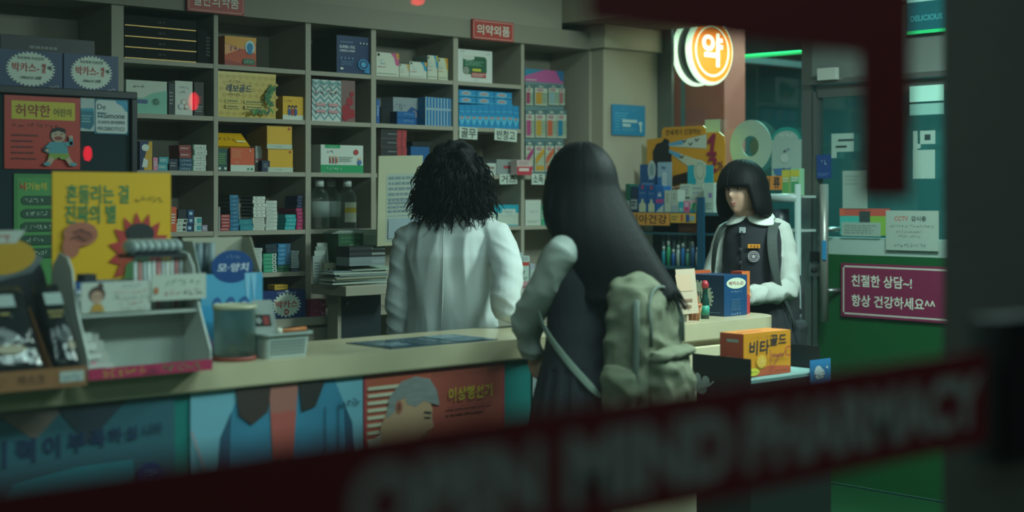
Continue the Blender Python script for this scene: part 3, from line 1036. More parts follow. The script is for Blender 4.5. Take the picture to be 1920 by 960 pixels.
# boxes low behind the white coat's sleeve, on a ledge in front of the compartments
YLO = YS - .20
MB().box(xy(880, YLO), 5.74, YLO - .01, YS - .001, .0, .906, MW).build('base_cabinet', sh)
carton('low_carton', 'pink and white drawer box carrying the red-lidded carton', 950, 1003, 528, 5, .18, M('#c2c0b4'), lambda f: f.rect(0, .72, 1, 1, M('#c08a90')).rect(0, .72, 1, .80, M('#9c5a68')).text('뇨', .72, .3, .4, INK), z=SH_L[5] + .001, Y=YLO)
zz = on_y(976.5, 528, YLO).z + .001
carton('low_carton', 'teal and white carton with red lid behind the white sleeve', 962, 992, 492, 5, .08, M('#b3bfb6'), lambda f: f.rect(0, .82, 1, 1, M('#b83a34')).rect(0, 0, .3, .82, M('#1d8a82')).ell(.65, .5, .08, .1, GREY).lines(.35, .08, .95, .25, 2, M('#8a9a90')), z=zz, Y=YLO + .003)
zz2 = on_y(977, 492, YLO + .003).z + .001
carton('low_carton', 'small pale carton with grey square on the red-lidded carton', 960, 980, 474, 5, .06, M('#aab4b4'), lambda f: f.rect(.3, .2, .75, .55, M('#7c86a0')), z=zz2, Y=YLO + .006)
carton('low_carton', 'small pale carton beside the grey-square one', 981, 993, 480, 5, .06, M('#b2b8b2'), lambda f: f.lines(.2, .3, .8, .8, 3, GREY), z=zz2, Y=YLO + .006)
carton('low_carton', 'mauve and white carton at the far end behind the sleeve', 994, 1003, 495, 5, .1, M('#a3a0ac'), lambda f: f.rect(0, 0, 1, .7, M('#a9b5ac')), z=zz, Y=YLO + .003)


# --- sixth column: hook display of blister packs
hd = MB()
HB = YF + .10
X0, X1 = xy(984, HB), xy(1056, HB)
zt, zl = on_y(1020, 131, HB).z, SH_L[2]
hd.box(X0, X1, HB, HB + .012, zl + .001, zt, M('#5d7f84', .6))
f = front(hd, X0, X1, HB, zl + .001, zt)
f.rect(0, .88, 1, 1, M('#c25a9a')).poly([(0, 1), (0, .93), (.5, 1)], M('#2a86a8')).poly([(.8, 1), (1, 1), (1, .9), (.92, .91)], M('#2a6a9a'))
f.rect(0, 0, 1, .88, M('#6d8a8c')).lines(.03, .89, .3, .905, 1, WHITE)
hd.build('pack_display_board', None, 'pink and blue topped display board of hanging packs in the last compartment', 'display')
packs = [
    (986, 999, 159, 197, '#b03a6c', 'pink'), (1003, 1026, 159, 198, '#d29a3c', 'amber'), (1029, 1048, 159, 197, '#9ab8c0', 'pale blue'), (1049, 1059, 160, 197, '#c96a78', 'rose'),
    (986, 1002, 206, 258, '#c04a86', 'magenta'), (1004, 1023, 206, 258, '#d2a23c', 'yellow'), (1025, 1044, 206, 259, '#dc6a4a', 'coral'), (1045, 1062, 206, 259, '#1f86b0', 'blue'),
    (986, 1000, 264, 322, '#b8407e', 'magenta'), (1003, 1021, 264, 322, '#d29c34', 'yellow'), (1023, 1039, 264, 322, '#dc6440', 'coral'), (1041, 1057, 264, 322, '#8ab0a8', 'mint')]
rows = ['top', 'middle', 'bottom']
for i, (a, b, y0, y1, c, cn) in enumerate(packs):
    Yp = HB - .012
    X0, X1 = xy(a, Yp), xy(b, Yp)
    z1, z0 = on_y((a + b) / 2, y0, Yp).z, on_y((a + b) / 2, y1, Yp).z
    pk = thing('blister_pack', ((X0 + X1) / 2, Yp, z0), f'hanging blister pack with {cn} {"stripe" if i > 7 else "window"}, {rows[i // 4]} row of the display board', 'pack', 'hanging blister packs')
    mb = MB().box(X0, X1, Yp, Yp + .002, z0, z1, M('#c4c9b6'))
    f = front(mb, X0, X1, Yp, z0, z1)
    f.rect(0, .84, 1, 1, M('#5a7a80')).ell(.5, .92, .2, .04, M('#c4c9b6')).ell(.4, .74, .3, .07, M('#b58a90'))
    if i < 8:
        f.rect(.06, .08, .55, .62, M(c)).lines(.6, .15, .95, .6, 4, M('#9ab09a'), seed=i)
    else:
        f.poly([(.05, .2), (.95, .6), (.95, .8), (.05, .45)], M(c)).rect(.1, .05, .9, .2, M(c))
    mb.build('card', pk)
    MB().box(X0 + .006, X1 - .006, Yp - .014, Yp - .001, z0 + .008, z0 + (z1 - z0) * .62, glass_mat('blister', (.93, .95, .93), 1.3)).build('blister', pk)
    MB().tube([((X0 + X1) / 2, HB, z1 - .006), ((X0 + X1) / 2, Yp - .03, z1 - .006)], .0015, STEEL, 6).build('hook', pk)
carton('white_carton', 'tall plain white carton standing under the small label with dots', 985, 1014, 375, 3, .12, M('#c2c7bd'), lambda f: f.scrawl(3, .5, .55, .1, M('#6a7a78'), w=.5, bold=0).lines(.15, .1, .85, .2, 2, M('#9aa59c')))
carton('green_carton', 'narrow green and white carton by the tall plain white one', 1015, 1022, 384, 3, .1, M('#3f9a72'), P_dashes(WHITE, 4))
carton('blue_white_carton', 'small blue and white carton next to the narrow green one', 1023, 1036, 390, 3, .1, M('#2f7fb0'), lambda f: f.rect(0, .5, 1, 1, WHITE))

# paper labels hung from the board edges and the red department signs
for s, a, b, y0, y1, rz, lbl in (('골무', 861, 895, 238, 260, -.03, 'two characters under the left end of the bright blue boxes'), ('반창고', 927, 969, 241, 263, -.05, 'three characters under the right end of the bright blue boxes'), ('거즈', 937, 970, 327, 346, .03, 'two dark characters, tilted under the long grey carton'), ('소독', 997, 1021, 326, 346, 0, 'characters under the hanging packs')):
    Yl = YS - .004
    X0, X1 = xy(a, Yl), xy(b, Yl)
    z1, z0 = on_y((a + b) / 2, y0, Yl).z, on_y((a + b) / 2, y1, Yl).z
    mb = MB()
    R, U = Vector((math.cos(rz), 0, math.sin(rz))), Vector((-math.sin(rz), 0, math.cos(rz)))
    mb.obox((X0, Yl, z0), R, U, X1 - X0, z1 - z0, .0015, M('#c3ccbf', .8))
    Fr(mb, (X0, Yl, z0), R, U, X1 - X0, z1 - z0).text(s, .5, .5, .8, INK, w=.82, bold=.045)
    mb.build('paper_label', None, f'white paper shelf label with {lbl}', 'label')
for s, a, b, y0, y1, lbl in (('일반의약품', 351, 458, -22, 25, 'large red sign with five pale characters cut by the top of the picture'), ('의약외품', 886, 963, 39, 76, 'small red sign with four pale characters on the shelf top board')):
    Yl = YS - .03
    X0, X1 = xy(a, Yl), xy(b, Yl)
    z1, z0 = on_y((a + b) / 2, y0, Yl).z, on_y((a + b) / 2, y1, Yl).z
    mb = MB().box(X0, X1, Yl, Yl + .014, z0, z1, M('#a8342e', .5))
    f = front(mb, X0, X1, Yl, z0, z1)
    f.rect(0, 0, 1, 1, M('#b23a32', .5)).border(M('#d29a90'), .004, .006)
    f.text(s, .5, .5, .52, M('#dcd6c8'), w=.80, bold=.05)
    mb.build('department_sign', None, lbl, 'sign')

# ------------------------------------------------------------------ fridge with posters, left
YFR = 5.25
fx1 = on_y(258, 170, YFR).x
fz = on_y(130, 166, YFR).z
fg = thing('drinks_fridge', (2.3, 5.46, 0), 'black framed drinks fridge with posters taped on its dark glass door', 'fridge')
BF = M('#14181c', .4)
MB().box(1.85, fx1, YFR + .045, 5.68, 0.0, fz, BF).build('body', fg, bevel=.004)
df = MB()
bw = .024
df.box(1.85, fx1, YFR, YFR + .04, fz - .028, fz, BF).box(fx1 - bw, fx1, YFR, YFR + .04, .1, fz - .028, BF).box(1.85, 1.90, YFR, YFR + .04, .1, fz - .028, BF).box(1.9, fx1 - bw, YFR, YFR + .04, .1, .18, BF)
df.build('door_frame', fg, bevel=.003)
MB().box(1.9, fx1 - bw, YFR + .02, YFR + .03, .18, fz - .028, M('#333f45', .12, noise=.6, scale=2, dark=.5)).build('door_glass', fg)
YQ = YFR + .015


def sheet(px0, px1, py0, py1, Y, base, th=.003):
    X0, X1 = xy(px0, Y), xy(px1, Y)
    c = (px0 + px1) / 2
    z1, z0 = on_y(c, py0, Y).z, on_y(c, py1, Y).z
    mb = MB().box(X0, X1, Y, Y + th, z0, z1, base)
    return mb, front(mb, X0, X1, Y, z0, z1)


mb, f = sheet(8, 150, 181, 317, YQ, M('#b5382c', .3))
f.rect(0, 0, 1, 1, M('#b8392d', .35)).rect(.09, .68, .93, .93, M('#c2b02c', .35))
f.text('허약한', .37, .80, .17, M('#8c2a24'), w=.46, bold=.06).text('어린이', .76, .79, .11, M('#6a5a2c'), w=.24, bold=.02)
f.scrawl(10, .4, .60, .05, M('#4a1c18'), w=.62, bold=0)
f.lines(.09, .10, .46, .5, 5, M('#5c1f1a'), .25, .3, 4)
# a plain drawn toddler, arms out
sk, oc = M('#b59a84'), M('#3a4a4c')
f.ell(.70, .47, .105, .10, oc).ell(.70, .465, .095, .09, sk).poly([(.60, .50), (.62, .56), (.70, .585), (.79, .56), (.80, .50), (.70, .535)], INK)
f.ell(.70, .43, .055, .028, M('#8c3a34')).ell(.66, .485, .012, .006, INK).ell(.74, .485, .012, .006, INK)
f.poly([(.60, .38), (.80, .38), (.83, .22), (.57, .22)], M('#4f8f9a')).line([(.60, .35), (.52, .27), (.56, .25)], .016, M('#4f8f9a')).line([(.80, .35), (.87, .36), (.86, .43)], .016, M('#4f8f9a')).ell(.86, .45, .03, .025, sk).ell(.54, .26, .025, .022, sk)
f.poly([(.57, .22), (.83, .22), (.86, .13), (.72, .14), (.70, .17), (.66, .14), (.55, .13)], M('#7f9a3c'))
f.line([(.60, .14), (.56, .08)], .02, sk).line([(.82, .14), (.86, .08)], .02, sk).ell(.54, .07, .05, .025, M('#4f8f9a')).ell(.89, .07, .05, .025, M('#4f8f9a'))
mb.build('red_poster', None, 'red poster with yellow title band and a drawn crying toddler on the fridge door', 'poster')
mb, f = sheet(151, 177, 184, 246, YQ, M('#b9c4c4', .5))
f.rect(0, 0, 1, 1, M('#aebaba')).poly([(.0, .1), (.7, .05), (.95, .2), (.95, .6), (.0, .6)], M('#1e6a80')).poly([(0, .6), (.95, .6), (.9, .7), (0, .68)], M('#2f8ca0')).lines(.05, .25, .8, .5, 3, M('#8ab4bc'))
mb.build('leaflet', None, 'narrow leaflet with a teal box picture between the red poster and the white sign', 'leaflet')
mb, f = sheet(177, 241, 186, 252, YQ, M('#2a6a80', .4))
f.rrect(0, 0, 1, 1, M('#2a6a80'), .12).rrect(.035, .035, .965, .965, M('#c3ccc8'), .1)
f.poly([(.6, .965), (.9, .965), (.965, .9), (.965, .65), (.9, .68), (.8, .82), (.66, .88)], M('#3f93b8'))
f.text('De', .20, .77, .15, M('#31414f'), w=.24, bold=0).text('Simone', .57, .53, .16, M('#31414f'), w=.62, bold=.0)
for i in (0, 1):
    for j in (0, 1):
        f.ell(.12 + .09 * i, .50 + .09 * j, .035, .035, M('#2a6a80'), n=8)
f.text('드시모네 공식판매점', .48, .345, .085, M('#31414f'), w=.78, bold=.02).text('PROBIOTICS', .48, .16, .1, M('#54666e'), w=.78, bold=0)
mb.build('probiotics_sign', None, 'rounded white sign with blue border lettered De Simone Probiotics on the fridge', 'sign')
mb, f = sheet(26, 122, 326, 560, YQ, M('#2f6a3a', .45))
f.rect(0, 0, 1, 1, M('#3c8044')).rect(.06, .02, 1, .97, M('#4a8f4a'))
f.text('뇌기능에', .38, .90, .06, M('#c9b43c'), w=.5, bold=.05).text('뇌', .16, .90, .06, M('#a8342c'), w=.12, bold=.05)
for i, s in enumerate((5, 6, 7, 5, 6)):
    f.rrect(.13, .75 - i * .105, 1, .825 - i * .105, M('#1b4a34'), .5).scrawl(s, .2, .787 - i * .105, .035, M('#b9c9b4'), al='l', bold=.01)
mb.build('green_poster', None, 'green poster with rows of dark pill-shaped lines low on the fridge door', 'poster')


def p_bakf(f):
    f.gear(.50, .5, .38, .47, M('#ccd6c8'), n=34, inner=.92)
    f.text('피로회복·자양강장', .5, .79, .085, M('#2a3a3c'), w=.42, bold=.02)
    f.text('박카스-', .42, .54, .25, M('#b02c2c'), w=.42, bold=.06).text('에', .70, .60, .13, M('#b02c2c'), w=.06).text('프', .70, .47, .12, M('#b02c2c'), w=.06).text('액', .79, .55, .12, M('#2a3a3c'), w=.06)
    f.text('100ml X 10병', .5, .27, .09, M('#2a3a3c'), w=.32, bold=.02).scrawl(4, .86, .05, .06, WHITE, w=.15, bold=0)
YK = YFR + .06
carton('drink_carton', 'navy drink carton with white gear badge at the left end of the fridge top', -4, 117, 95, 0, .12, M('#12305e', .4), p_bakf, Y=YK, z=fz + .001)
carton('drink_carton', 'navy drink carton with white gear badge at the right end of the fridge top', 119.5, 222, 103, 0, .12, M('#12305e', .4), p_bakf, Y=YK, z=fz + .001)
carton('black_carton', 'long black carton behind the two navy drink cartons on the fridge', 0, 178, 70, 0, .12, M('#121416', .4), lambda f: f.lines(.3, .75, .6, .85, 1, GREY), Y=YK + .16, z=fz + .001)

# ------------------------------------------------------------------ posters along the counter front
YPP = YP - .005
X0, X1 = xy(357, YPP), xy(680, YPP)
Z0, Z1 = .30, CT - .078
mb = MB().box(X0, X1, YPP, YPP + .002, Z0, Z1, M('#3f8fae', .45))
f = front(mb, X0, X1, YPP, Z0, Z1)
f.rect(0, 0, 1, 1, M('#6fa6b8'))
jb, jd = M('#3a86a8', .6, noise=.8, scale=9, dark=.5), M('#1f4a66', .6)
f.poly([(.10, .1), (.16, .75), (.28, 1), (.43, 1), (.45, .6), (.50, .1)], jb).poly([(.98, .1), (.93, .75), (.82, 1), (.60, 1), (.57, .6), (.52, .1)], jb)
f.poly([(.10, .1), (.16, .75), (.22, .88), (.20, .4), (.19, .1)], jd).poly([(.98, .1), (.93, .75), (.88, .85), (.90, .4), (.88, .1)], jd)
f.poly([(.43, 1), (.60, 1), (.57, .6), (.45, .6)], M('#a5655c')).poly([(.44, .85), (.585, .85), (.57, .6), (.455, .6)], M('#b3544c'))
f.poly([(.45, .6), (.57, .6), (.53, .1), (.49, .1)], M('#1c2226')).rect(.50, .1, .525, .6, M('#b37a62'))
f.poly([(.24, 1), (.44, 1), (.42, .86), (.33, .80), (.26, .86)], M('#3a2c28')).poly([(.60, 1), (.76, 1), (.70, .86), (.62, .84)], M('#2a2624'))
for a in (.7, .78):
    f.line([(a, .55), (a + .06, .62), (a + .06, .85)], .004, jd)
f.line([(0, .8), (.12, .45)], .006, M('#a88a90')).line([(0, .45), (.1, .3)], .006, M('#a88a90')).scrawl(5, .90, .86, .045, M('#1f3a4a'), w=.14, bold=.03)
mb.build('counter_poster', None, 'poster of a torso in an open blue shirt on the counter front', 'poster')
X0, X1 = xy(682, YPP), xy(945, YPP)
mb = MB().box(X0, X1, YPP, YPP + .002, Z0, Z1, M('#b0523f', .45))
f = front(mb, X0, X1, YPP, Z0, Z1)
f.rect(0, 0, 1, 1, M('#b3543f')).rect(.46, 0, 1, 1, M('#a04a3c')).border(M('#b0324e'), .006)
for i in range(8):
    f.rect(.02, .62 + i * .042, .30, .64 + i * .042, M('#c9bfa6'))
QB = lambda pts: [(a, .97 - (.96 - b) * .60) for a, b in pts]
skn, hr = M('#b08a6c', .7), M('#8f9190', .7, noise=.9, scale=22, dark=.45, stretch=(1, 1, 3))
f.poly([(.02, 0), (.02, .62), (.10, .66), (.16, .48), (.12, .25), (.14, 0)], M('#b9b3a4'))
f.poly(QB([(.12, -.3), (.10, .5), (.17, .74), (.26, .80), (.42, .78), (.46, .62), (.455, .54), (.47, .45), (.44, .42), (.44, .36), (.40, .30), (.33, .29), (.30, .2), (.30, -.3)]), skn)
f.poly(QB([(.14, .58), (.16, .78), (.24, .92), (.34, .96), (.44, .92), (.49, .80), (.51, .65), (.48, .66), (.40, .71), (.34, .66), (.28, .70), (.27, .76), (.22, .74), (.20, .64)]), hr)
f.ell(.225, .80, .025, .04, M('#a3614c')).ell(.225, .80, .012, .024, M('#6e3c30'))
f.line(QB([(.40, .60), (.445, .585)]), .006, INK).line(QB([(.40, .55), (.44, .54)]), .004, INK).line(QB([(.415, .41), (.44, .42)]), .005, M('#6e3c30'))
f.poly(QB([(.34, .29), (.44, .36), (.43, .42), (.36, .36)]), M('#8a6650'))
f.text('이상행선기', .73, .84, .08, M('#b5a02c'), w=.32, bold=.06).lines(.56, .72, .9, .78, 2, M('#8c3a34')).scrawl(5, .75, .83, .04, M('#7c3430'), w=.28, bold=.02)
f.ell(.68, .36, .08, .03, M('#7c3430')).ell(.52, .30, .06, .07, M('#5a7a5c')).lines(.6, .2, .9, .3, 2, M('#6a2c2a'))
mb.build('counter_poster', None, 'red-brown poster of a grey-haired man in profile on the counter front', 'poster')
X0, X1 = xy(-60, YPP), xy(327, YPP)
mb = MB().box(X0, X1, YPP, YPP + .002, Z0, Z1, M('#245a68', .45))
f = front(mb, X0, X1, YPP, Z0, Z1)
f.rect(0, 0, 1, 1, M('#2b5866', .5)).poly([(.08, 0), (.10, .5), (.2, .66), (.5, .70), (.78, .70), (.80, .5), (.80, 0)], M('#1f8494', .6, noise=.8, scale=14, dark=.6))
f.poly([(.12, 1), (.3, .85), (.45, 1)], M('#6a5a54')).poly([(.4, 1), (.55, .8), (.75, 1)], M('#23303c'))
for i, (s, a) in enumerate((('기', .12), ('력', .26), ('이', .38), ('부', .50), ('족', .60), ('하', .69), ('십', .77), ('니까', .88))):
    f.text(s, a, .80 + i * .006, .13 - i * .010, M('#122a4c'), bold=.06)
f.ell(.865, .60, .072, .078, M('#12386e')).scrawl(3, .865, .63, .03, M('#8fa9bf'), w=.08).scrawl(2, .865, .58, .03, M('#8fa9bf'), w=.05)
mb.build('counter_poster', None, 'teal poster with large dark blue characters at the left end of the counter front', 'poster')
xl, xr = xy(999, YPP), xy(1022, YPP)
mb = MB().box(xl, xr, YPP, YPP + .002, .35, CT - .08, M('#8f9c9e', .5))
f = front(mb, xl, xr, YPP, .35, CT - .08)
for i in range(6):
    f.scrawl(1, .7, .85 - i * .13, .06, M('#5a6468'))
mb.build('counter_leaflet', None, 'narrow pale grey banner beside the teal panel of the counter', 'poster')

# ------------------------------------------------------------------ things on the counter, left part
T = CT + .001
# yellow poster in a stand
YY = 4.21
X0, X1 = xy(98, YY), xy(320, YY)
zt, zb = on_y(210, 323, YY).z, on_y(210, 528, YY).z
ps = thing('poster_stand', ((X0 + X1) / 2, YY, T), 'yellow poster with red starburst and green lettering in an upright stand on the counter', 'poster stand')
mb = MB().box(X0, X1, YY, YY + .004, zb, zt, M('#d9a514', .4))
f = front(mb, X0, X1, YY, zb, zt)
f.rect(0, 0, 1, 1, M('#dba812', .45)).rect(0, 0, 1, .02, WHITE)
for b_, m_ in ((.105, M('#aeb8a4')), (.06, M('#2a7a4a'))):
    f.text('흔들리는 걸', .37, .80, .17, m_, w=.52, bold=b_).text('진짜의 별', .31, .62, .17, m_, w=.42, bold=b_)
f.scrawl(5, .80, .76, .06, M('#6a6a20'), w=.24, bold=0, slant=-.2)
f.star(.72, .26, .27, .38, M('#b02f2a'), n=15, inner=.70)
f.ell(.72, .33, .12, .13, M('#b3b0a0')).ell(.72, .44, .125, .09, M('#1a2022')).ell(.66, .42, .05, .06, M('#1a2022')).ell(.79, .41, .05, .06, M('#1a2022')).poly([(.62, .40), (.66, .36), (.70, .40), (.74, .36), (.78, .40), (.80, .44), (.62, .44)], M('#1a2022'))
f.poly([(.58, 0), (.6, .15), (.68, .21), (.80, .21), (.84, .12), (.84, 0)], M('#3f7a44'))
f.ell(.22, .44, .14, .11, M('#a8604a')).ell(.14, .33, .07, .10, M('#a8604a')).ell(.24, .42, .08, .05, M('#8a4838')).line([(.16, .46), (.22, .48), (.3, .44)], .006, M('#6a3a30')).line([(.14, .40), (.2, .42), (.26, .38)], .006, M('#6a3a30'))
mb.build('poster', ps)
MB().box(X0 - .004, X1 + .004, YY + .005, YY + .009, T, zt + .004, glass_mat('acrylic', (.95, .97, .96), 1.3)).box(X0 - .004, X1 + .004, YY - .03, YY + .05, T, T + .006, M('#8a9490', .3)).box(X0, X1, YY + .0045, YY + .0048, T + .006, zb, M('#b59c24')).build('holder', ps)

# white two-tier dispenser
SW = M('#b4bab4', .45)
SX0, SX1 = xy(165, 3.80), xy(397, 3.80)
ds = thing('product_dispenser', ((SX0 + SX1) / 2, 3.93, T), 'white two-tier product dispenser with magenta front strip on the counter', 'display')
prof = [(3.80, T), (3.80, T + .055), (3.86, T + .17), (3.885, T + .235), (3.90, T + .30), (3.93, T + .335), (3.98, T + .345), (4.02, T + .31), (4.04, T + .2), (4.05, T)]
for i, (xa, nn) in enumerate(((SX0, -1), (SX1, 1))):
    pts = [(xa, y, z) for y, z in prof]
    pts = pts if nn > 0 else list(reversed(pts))
    MB().prism(pts, (nn, 0, 0), .006, SW).build('side_panel', ds, bevel=.0015)
MB().box(SX0 + .007, SX1 - .007, 3.805, 4.045, T, T + .008, SW).build('lower_tray', ds)
MB().box(SX0 + .007, SX1 - .007, 3.955, 3.962, T + .009, T + .165, M('#9da49d', .5)).build('back_panel', ds)
MB().box(SX0 + .007, SX1 - .007, 3.87, 4.045, T + .165, T + .172, SW).box(SX0 + .007, SX1 - .007, 4.036, 4.045, T + .172, T + .26, SW).build('upper_tray', ds)
mb = MB().box(SX0, SX1, 3.797, 3.801, T - .003, T + .028, M('#a3214f', .5))
f = front(mb, SX0, SX1, 3.797, T - .003, T + .028)
f.rect(0, 0, 1, 1, M('#a8244f')).scrawl(6, .27, .5, .72, M('#b3a52c'), w=.36, bold=.05).scrawl(5, .73, .5, .66, M('#2f8a4a'), w=.32, bold=.05).poly([(.44, .2), (.5, .8), (.56, .2)], M('#8a1f44'))
mb.build('front_strip', ds)
Yc1 = 3.866
mb, f = sheet(152, 282, 528, 585, Yc1, M('#b9bdb2', .6))
f.rect(0, 0, 1, 1, M('#bdc1b6')).ell(.22, .60, .12, .26, M('#4a342c')).ell(.22, .52, .085, .2, M('#b9907c')).ell(.27, .85, .04, .14, M('#4a342c')).poly([(.12, .05), (.17, .3), (.28, .3), (.33, .05)], M('#b98a34')).ell(.19, .55, .012, .025, INK).ell(.26, .55, .012, .025, INK)
f.scrawl(4, .72, .86, .1, M('#3a5a8a'), w=.3).scrawl(6, .70, .66, .11, M('#b05a48'), w=.5).scrawl(6, .72, .46, .11, INK, w=.5).scrawl(4, .70, .28, .11, M('#a8484a'), w=.4).scrawl(6, .72, .11, .1, INK, w=.4)
mb.build('price_card', ds, 'white card with small drawn girl')
mb, f = sheet(284, 386, 514, 562, Yc1 - .004, M('#b4b9ad', .6))
f.rect(0, 0, 1, 1, M('#b9beb2')).scrawl(6, .57, .68, .22, M('#4a7a54'), w=.66, bold=.04).scrawl(3, .36, .3, .22, M('#b0604a'), w=.3, bold=.03).scrawl(4, .76, .3, .22, M('#3a4a44'), w=.36, bold=.03).ell(.08, .4, .04, .14, M('#b9683c'))
mb.build('price_card', ds, 'white card with green and orange lettering')
# packets in the lower tray and goods on the upper tray
for i in range(4):
    Y_ = 3.83 + i * .03
    x0 = SX0 + .014
    z1 = T + .035 + i * .03
    mb = MB().prism([(x0, Y_, T + .009), (x0 + .085, Y_, T + .009), (x0 + .08, Y_ + .006, z1), (x0 + .004, Y_ + .006, z1)], (0, -1, 0), .008, M('#a9aaa2', .5))
    f = Fr(mb, (x0, Y_ - .0005, T + .009), X3, Z3, .08, z1 - T - .009)
    f.rect(.1, .7, .7, .95, M('#c9ccc4')).ell(.4, .4, .1, .2, PINK).rect(.05, .05, .95, .25, M('#8f8c5c'))
    mb.build('patch_packet', None, f'small clear packet in the dispenser lower tray, {["frontmost", "second from front", "third from front", "rearmost"][i]}', 'packet', 'packets in the dispenser tray')
zu = T + .1725
a, b = xy(146, 3.93), xy(205, 3.93)
mb = MB().box(a, b, 3.93, 4.03, zu, zu + .055, M('#b3b9b9')).box(a - .006, b + .006, 3.925, 4.03, zu + .056, zu + .088, M('#1f4f8c'))
f = front(mb, a - .006, b + .006, 3.925, zu + .056, zu + .088)
f.rect(0, 0, 1, 1, M('#1f4f8c')).rect(0, 0, 1, .35, M('#b9c4cc')).scrawl(3, .3, .65, .5, WHITE, w=.3)
front(mb, a, b, 3.93, zu, zu + .055).lines(.1, .2, .9, .8, 3, GREY)
mb.box(a + .03, b - .03, 3.95, 4.0, zu + .0885, zu + .11, M('#22282c'))
mb.build('small_display_box', None, 'small white box with blue lid on the dispenser upper tray', 'box')
a, b = xy(250, 3.94), SX1 - .012
zh = on_y(310, 450, 3.94).z
jar = thing('stick_box', ((a + b) / 2, 3.98, zu), 'clear box of white and pink sticks with a dark band on the dispenser', 'box')
MB().box(a, b, 3.93, 4.03, zu, zh - .03, glass_mat('clear_box', (.95, .97, .96), 1.3, haze=.05)).build('clear_box', jar)
MB().box(a - .003, b + .003, 3.926, 4.033, zh - .052, zh - .042, M('#20282e')).build('dark_band', jar)
lid = MB()
for i in range(7):
    lid.ell((a + (b - a) * (i + .5) / 7, 3.98, zh - .02), ((b - a) / 11, .045, .024), M('#aab6b4', .15), 14, 8)
lid.build('bubble_lid', jar)
for i in range(11):
    x = a + .008 + (b - a - .016) * i / 10
    MB().tube([(x, 3.945, zu + .002), (x, 3.945, zh - .055)], .0058, M(['#d0d4d4', '#c8787e', '#b4bcc2', '#dadcda'][i % 4]), 8).build('stick', jar)

# brown carton of pouches with a tall black display card, far left
KX0, KX1 = 1.38, xy(163, 3.75)
kb = thing('pouch_display', ((KX0 + KX1) / 2, 3.9, T), 'brown cardboard tray with tall dark header card at the left end of the counter', 'display')
KB = M('#8a5c38', .8)
mb = MB().box(KX0, KX1, 3.75, 3.756, T - .008, T + .045, KB)
f = front(mb, KX0, KX1, 3.75, T - .008, T + .045)
f.text('마스크', .66, .5, .5, M('#3a2a1e'), w=.16, bold=.04).scrawl(2, .45, .5, .5, M('#3a2a1e'), w=.14, bold=.04).rect(.83, .25, .98, .8, M('#a9b0aa')).scrawl(4, .905, .52, .3, M('#4a6a8a'), w=.1)
mb.build('tray_front', kb)
MB().box(KX0, KX1, 3.757, 4.05, T, T + .006, KB).box(KX0, KX0 + .005, 3.757, 4.05, T + .006, T + .12, KB).build('tray_base', kb)
MB().prism([(KX1 - .085, 3.76, T + .007), (KX1 - .085, 4.0, T + .007), (KX1 - .085, 4.0, T + .20), (KX1 - .085, 3.93, T + .20)], (-1, 0, 0), .004, KB).build('tray_divider', kb)
hx = xy(165, 3.80) - .014
zt0, zt1 = on_y(0, 432, 4.03).z, on_y(95, 520, 4.03).z
pr = [(KX0, 4.02, T + .007), (hx, 4.02, T + .007), (hx + .002, 4.02, zt1 - .06)]
for i in range(9):
    t = math.radians(i * 90 / 8)
    pr.append((hx - .16 + .16 * math.cos(t), 4.02, zt1 - .06 + (zt0 - zt1 + .06) * math.sin(t)))
pr.append((KX0, 4.02, zt0))
mb = MB().prism(pr, (0, -1, 0), .012, M('#2b3134', .4))
f = front(mb, KX0, hx, 4.02, T + .007, zt0)
cn = []
for i in range(15):
    t = math.radians(-90 + i * 180 / 14)
    cn.append((.70 + .22 * math.cos(t), .82 + .13 * math.sin(t)))
f.poly([(0, .62)] + [(.58, .62), (.9, .70), (.97, .80), (.80, .93), (.5, .95), (0, .95)], M('#5c6466'))
f.poly([(0, .69)] + cn + [(0, .95)], M('#b58a1c')).poly([(0, .91), (.80, .91), (.86, 1.0), (0, 1.0)], M('#b0b2aa')).scrawl(3, .55, .955, .07, M('#a8403c'), w=.5, bold=.06)
mb.build('header_card', kb)
for i, (cx0, cx1, lb) in enumerate(((1.40, KX1 - .10, 'dark shiny pouch leaning in the brown tray, cut by the picture edge'), (KX1 - .082, KX1 - .002, 'dark shiny pouch with pale label leaning in the brown tray beside the white dispenser'))):
    mb = MB()
    rings = []
    for k in range(9):
        s = k / 8
        y = 3.775 + .15 * s
        z = T + .03 + .225 * s
        th = .012 + .016 * math.sin(math.pi * s)
        ring = []
        for q in range(16):
            t = 2 * math.pi * q / 16
            ring.append(Vector(((cx0 + cx1) / 2 + (cx1 - cx0) / 2 * .97 * math.copysign(abs(math.cos(t)) ** .5, math.cos(t)), y + th * math.sin(t) * .8, z - th * math.sin(t) * .5)))
        rings.append(ring)
    mb.loft(rings, M('#1f2527', .12, noise=.5, scale=25, dark=.3, bump=.5, bscale=30))
    o3 = Vector((cx0, 3.775 - .026, T + .03))
    f = Fr(mb, o3, X3, (0, .15, .235), cx1 - cx0, .27)
    f.rect(.2, .78, .85, .92, M('#8f9c98')).ell(.55, .45, .25, .10, M('#6a6e70')).ell(.55, .42, .15, .06, M('#2a3034')).lines(.2, .62, .8, .72, 2, M('#8a7a3c')).ell(.72, .3, .12, .05, M('#9a8f78'))
    mb.build('mask_pouch', None, lb, 'pouch')

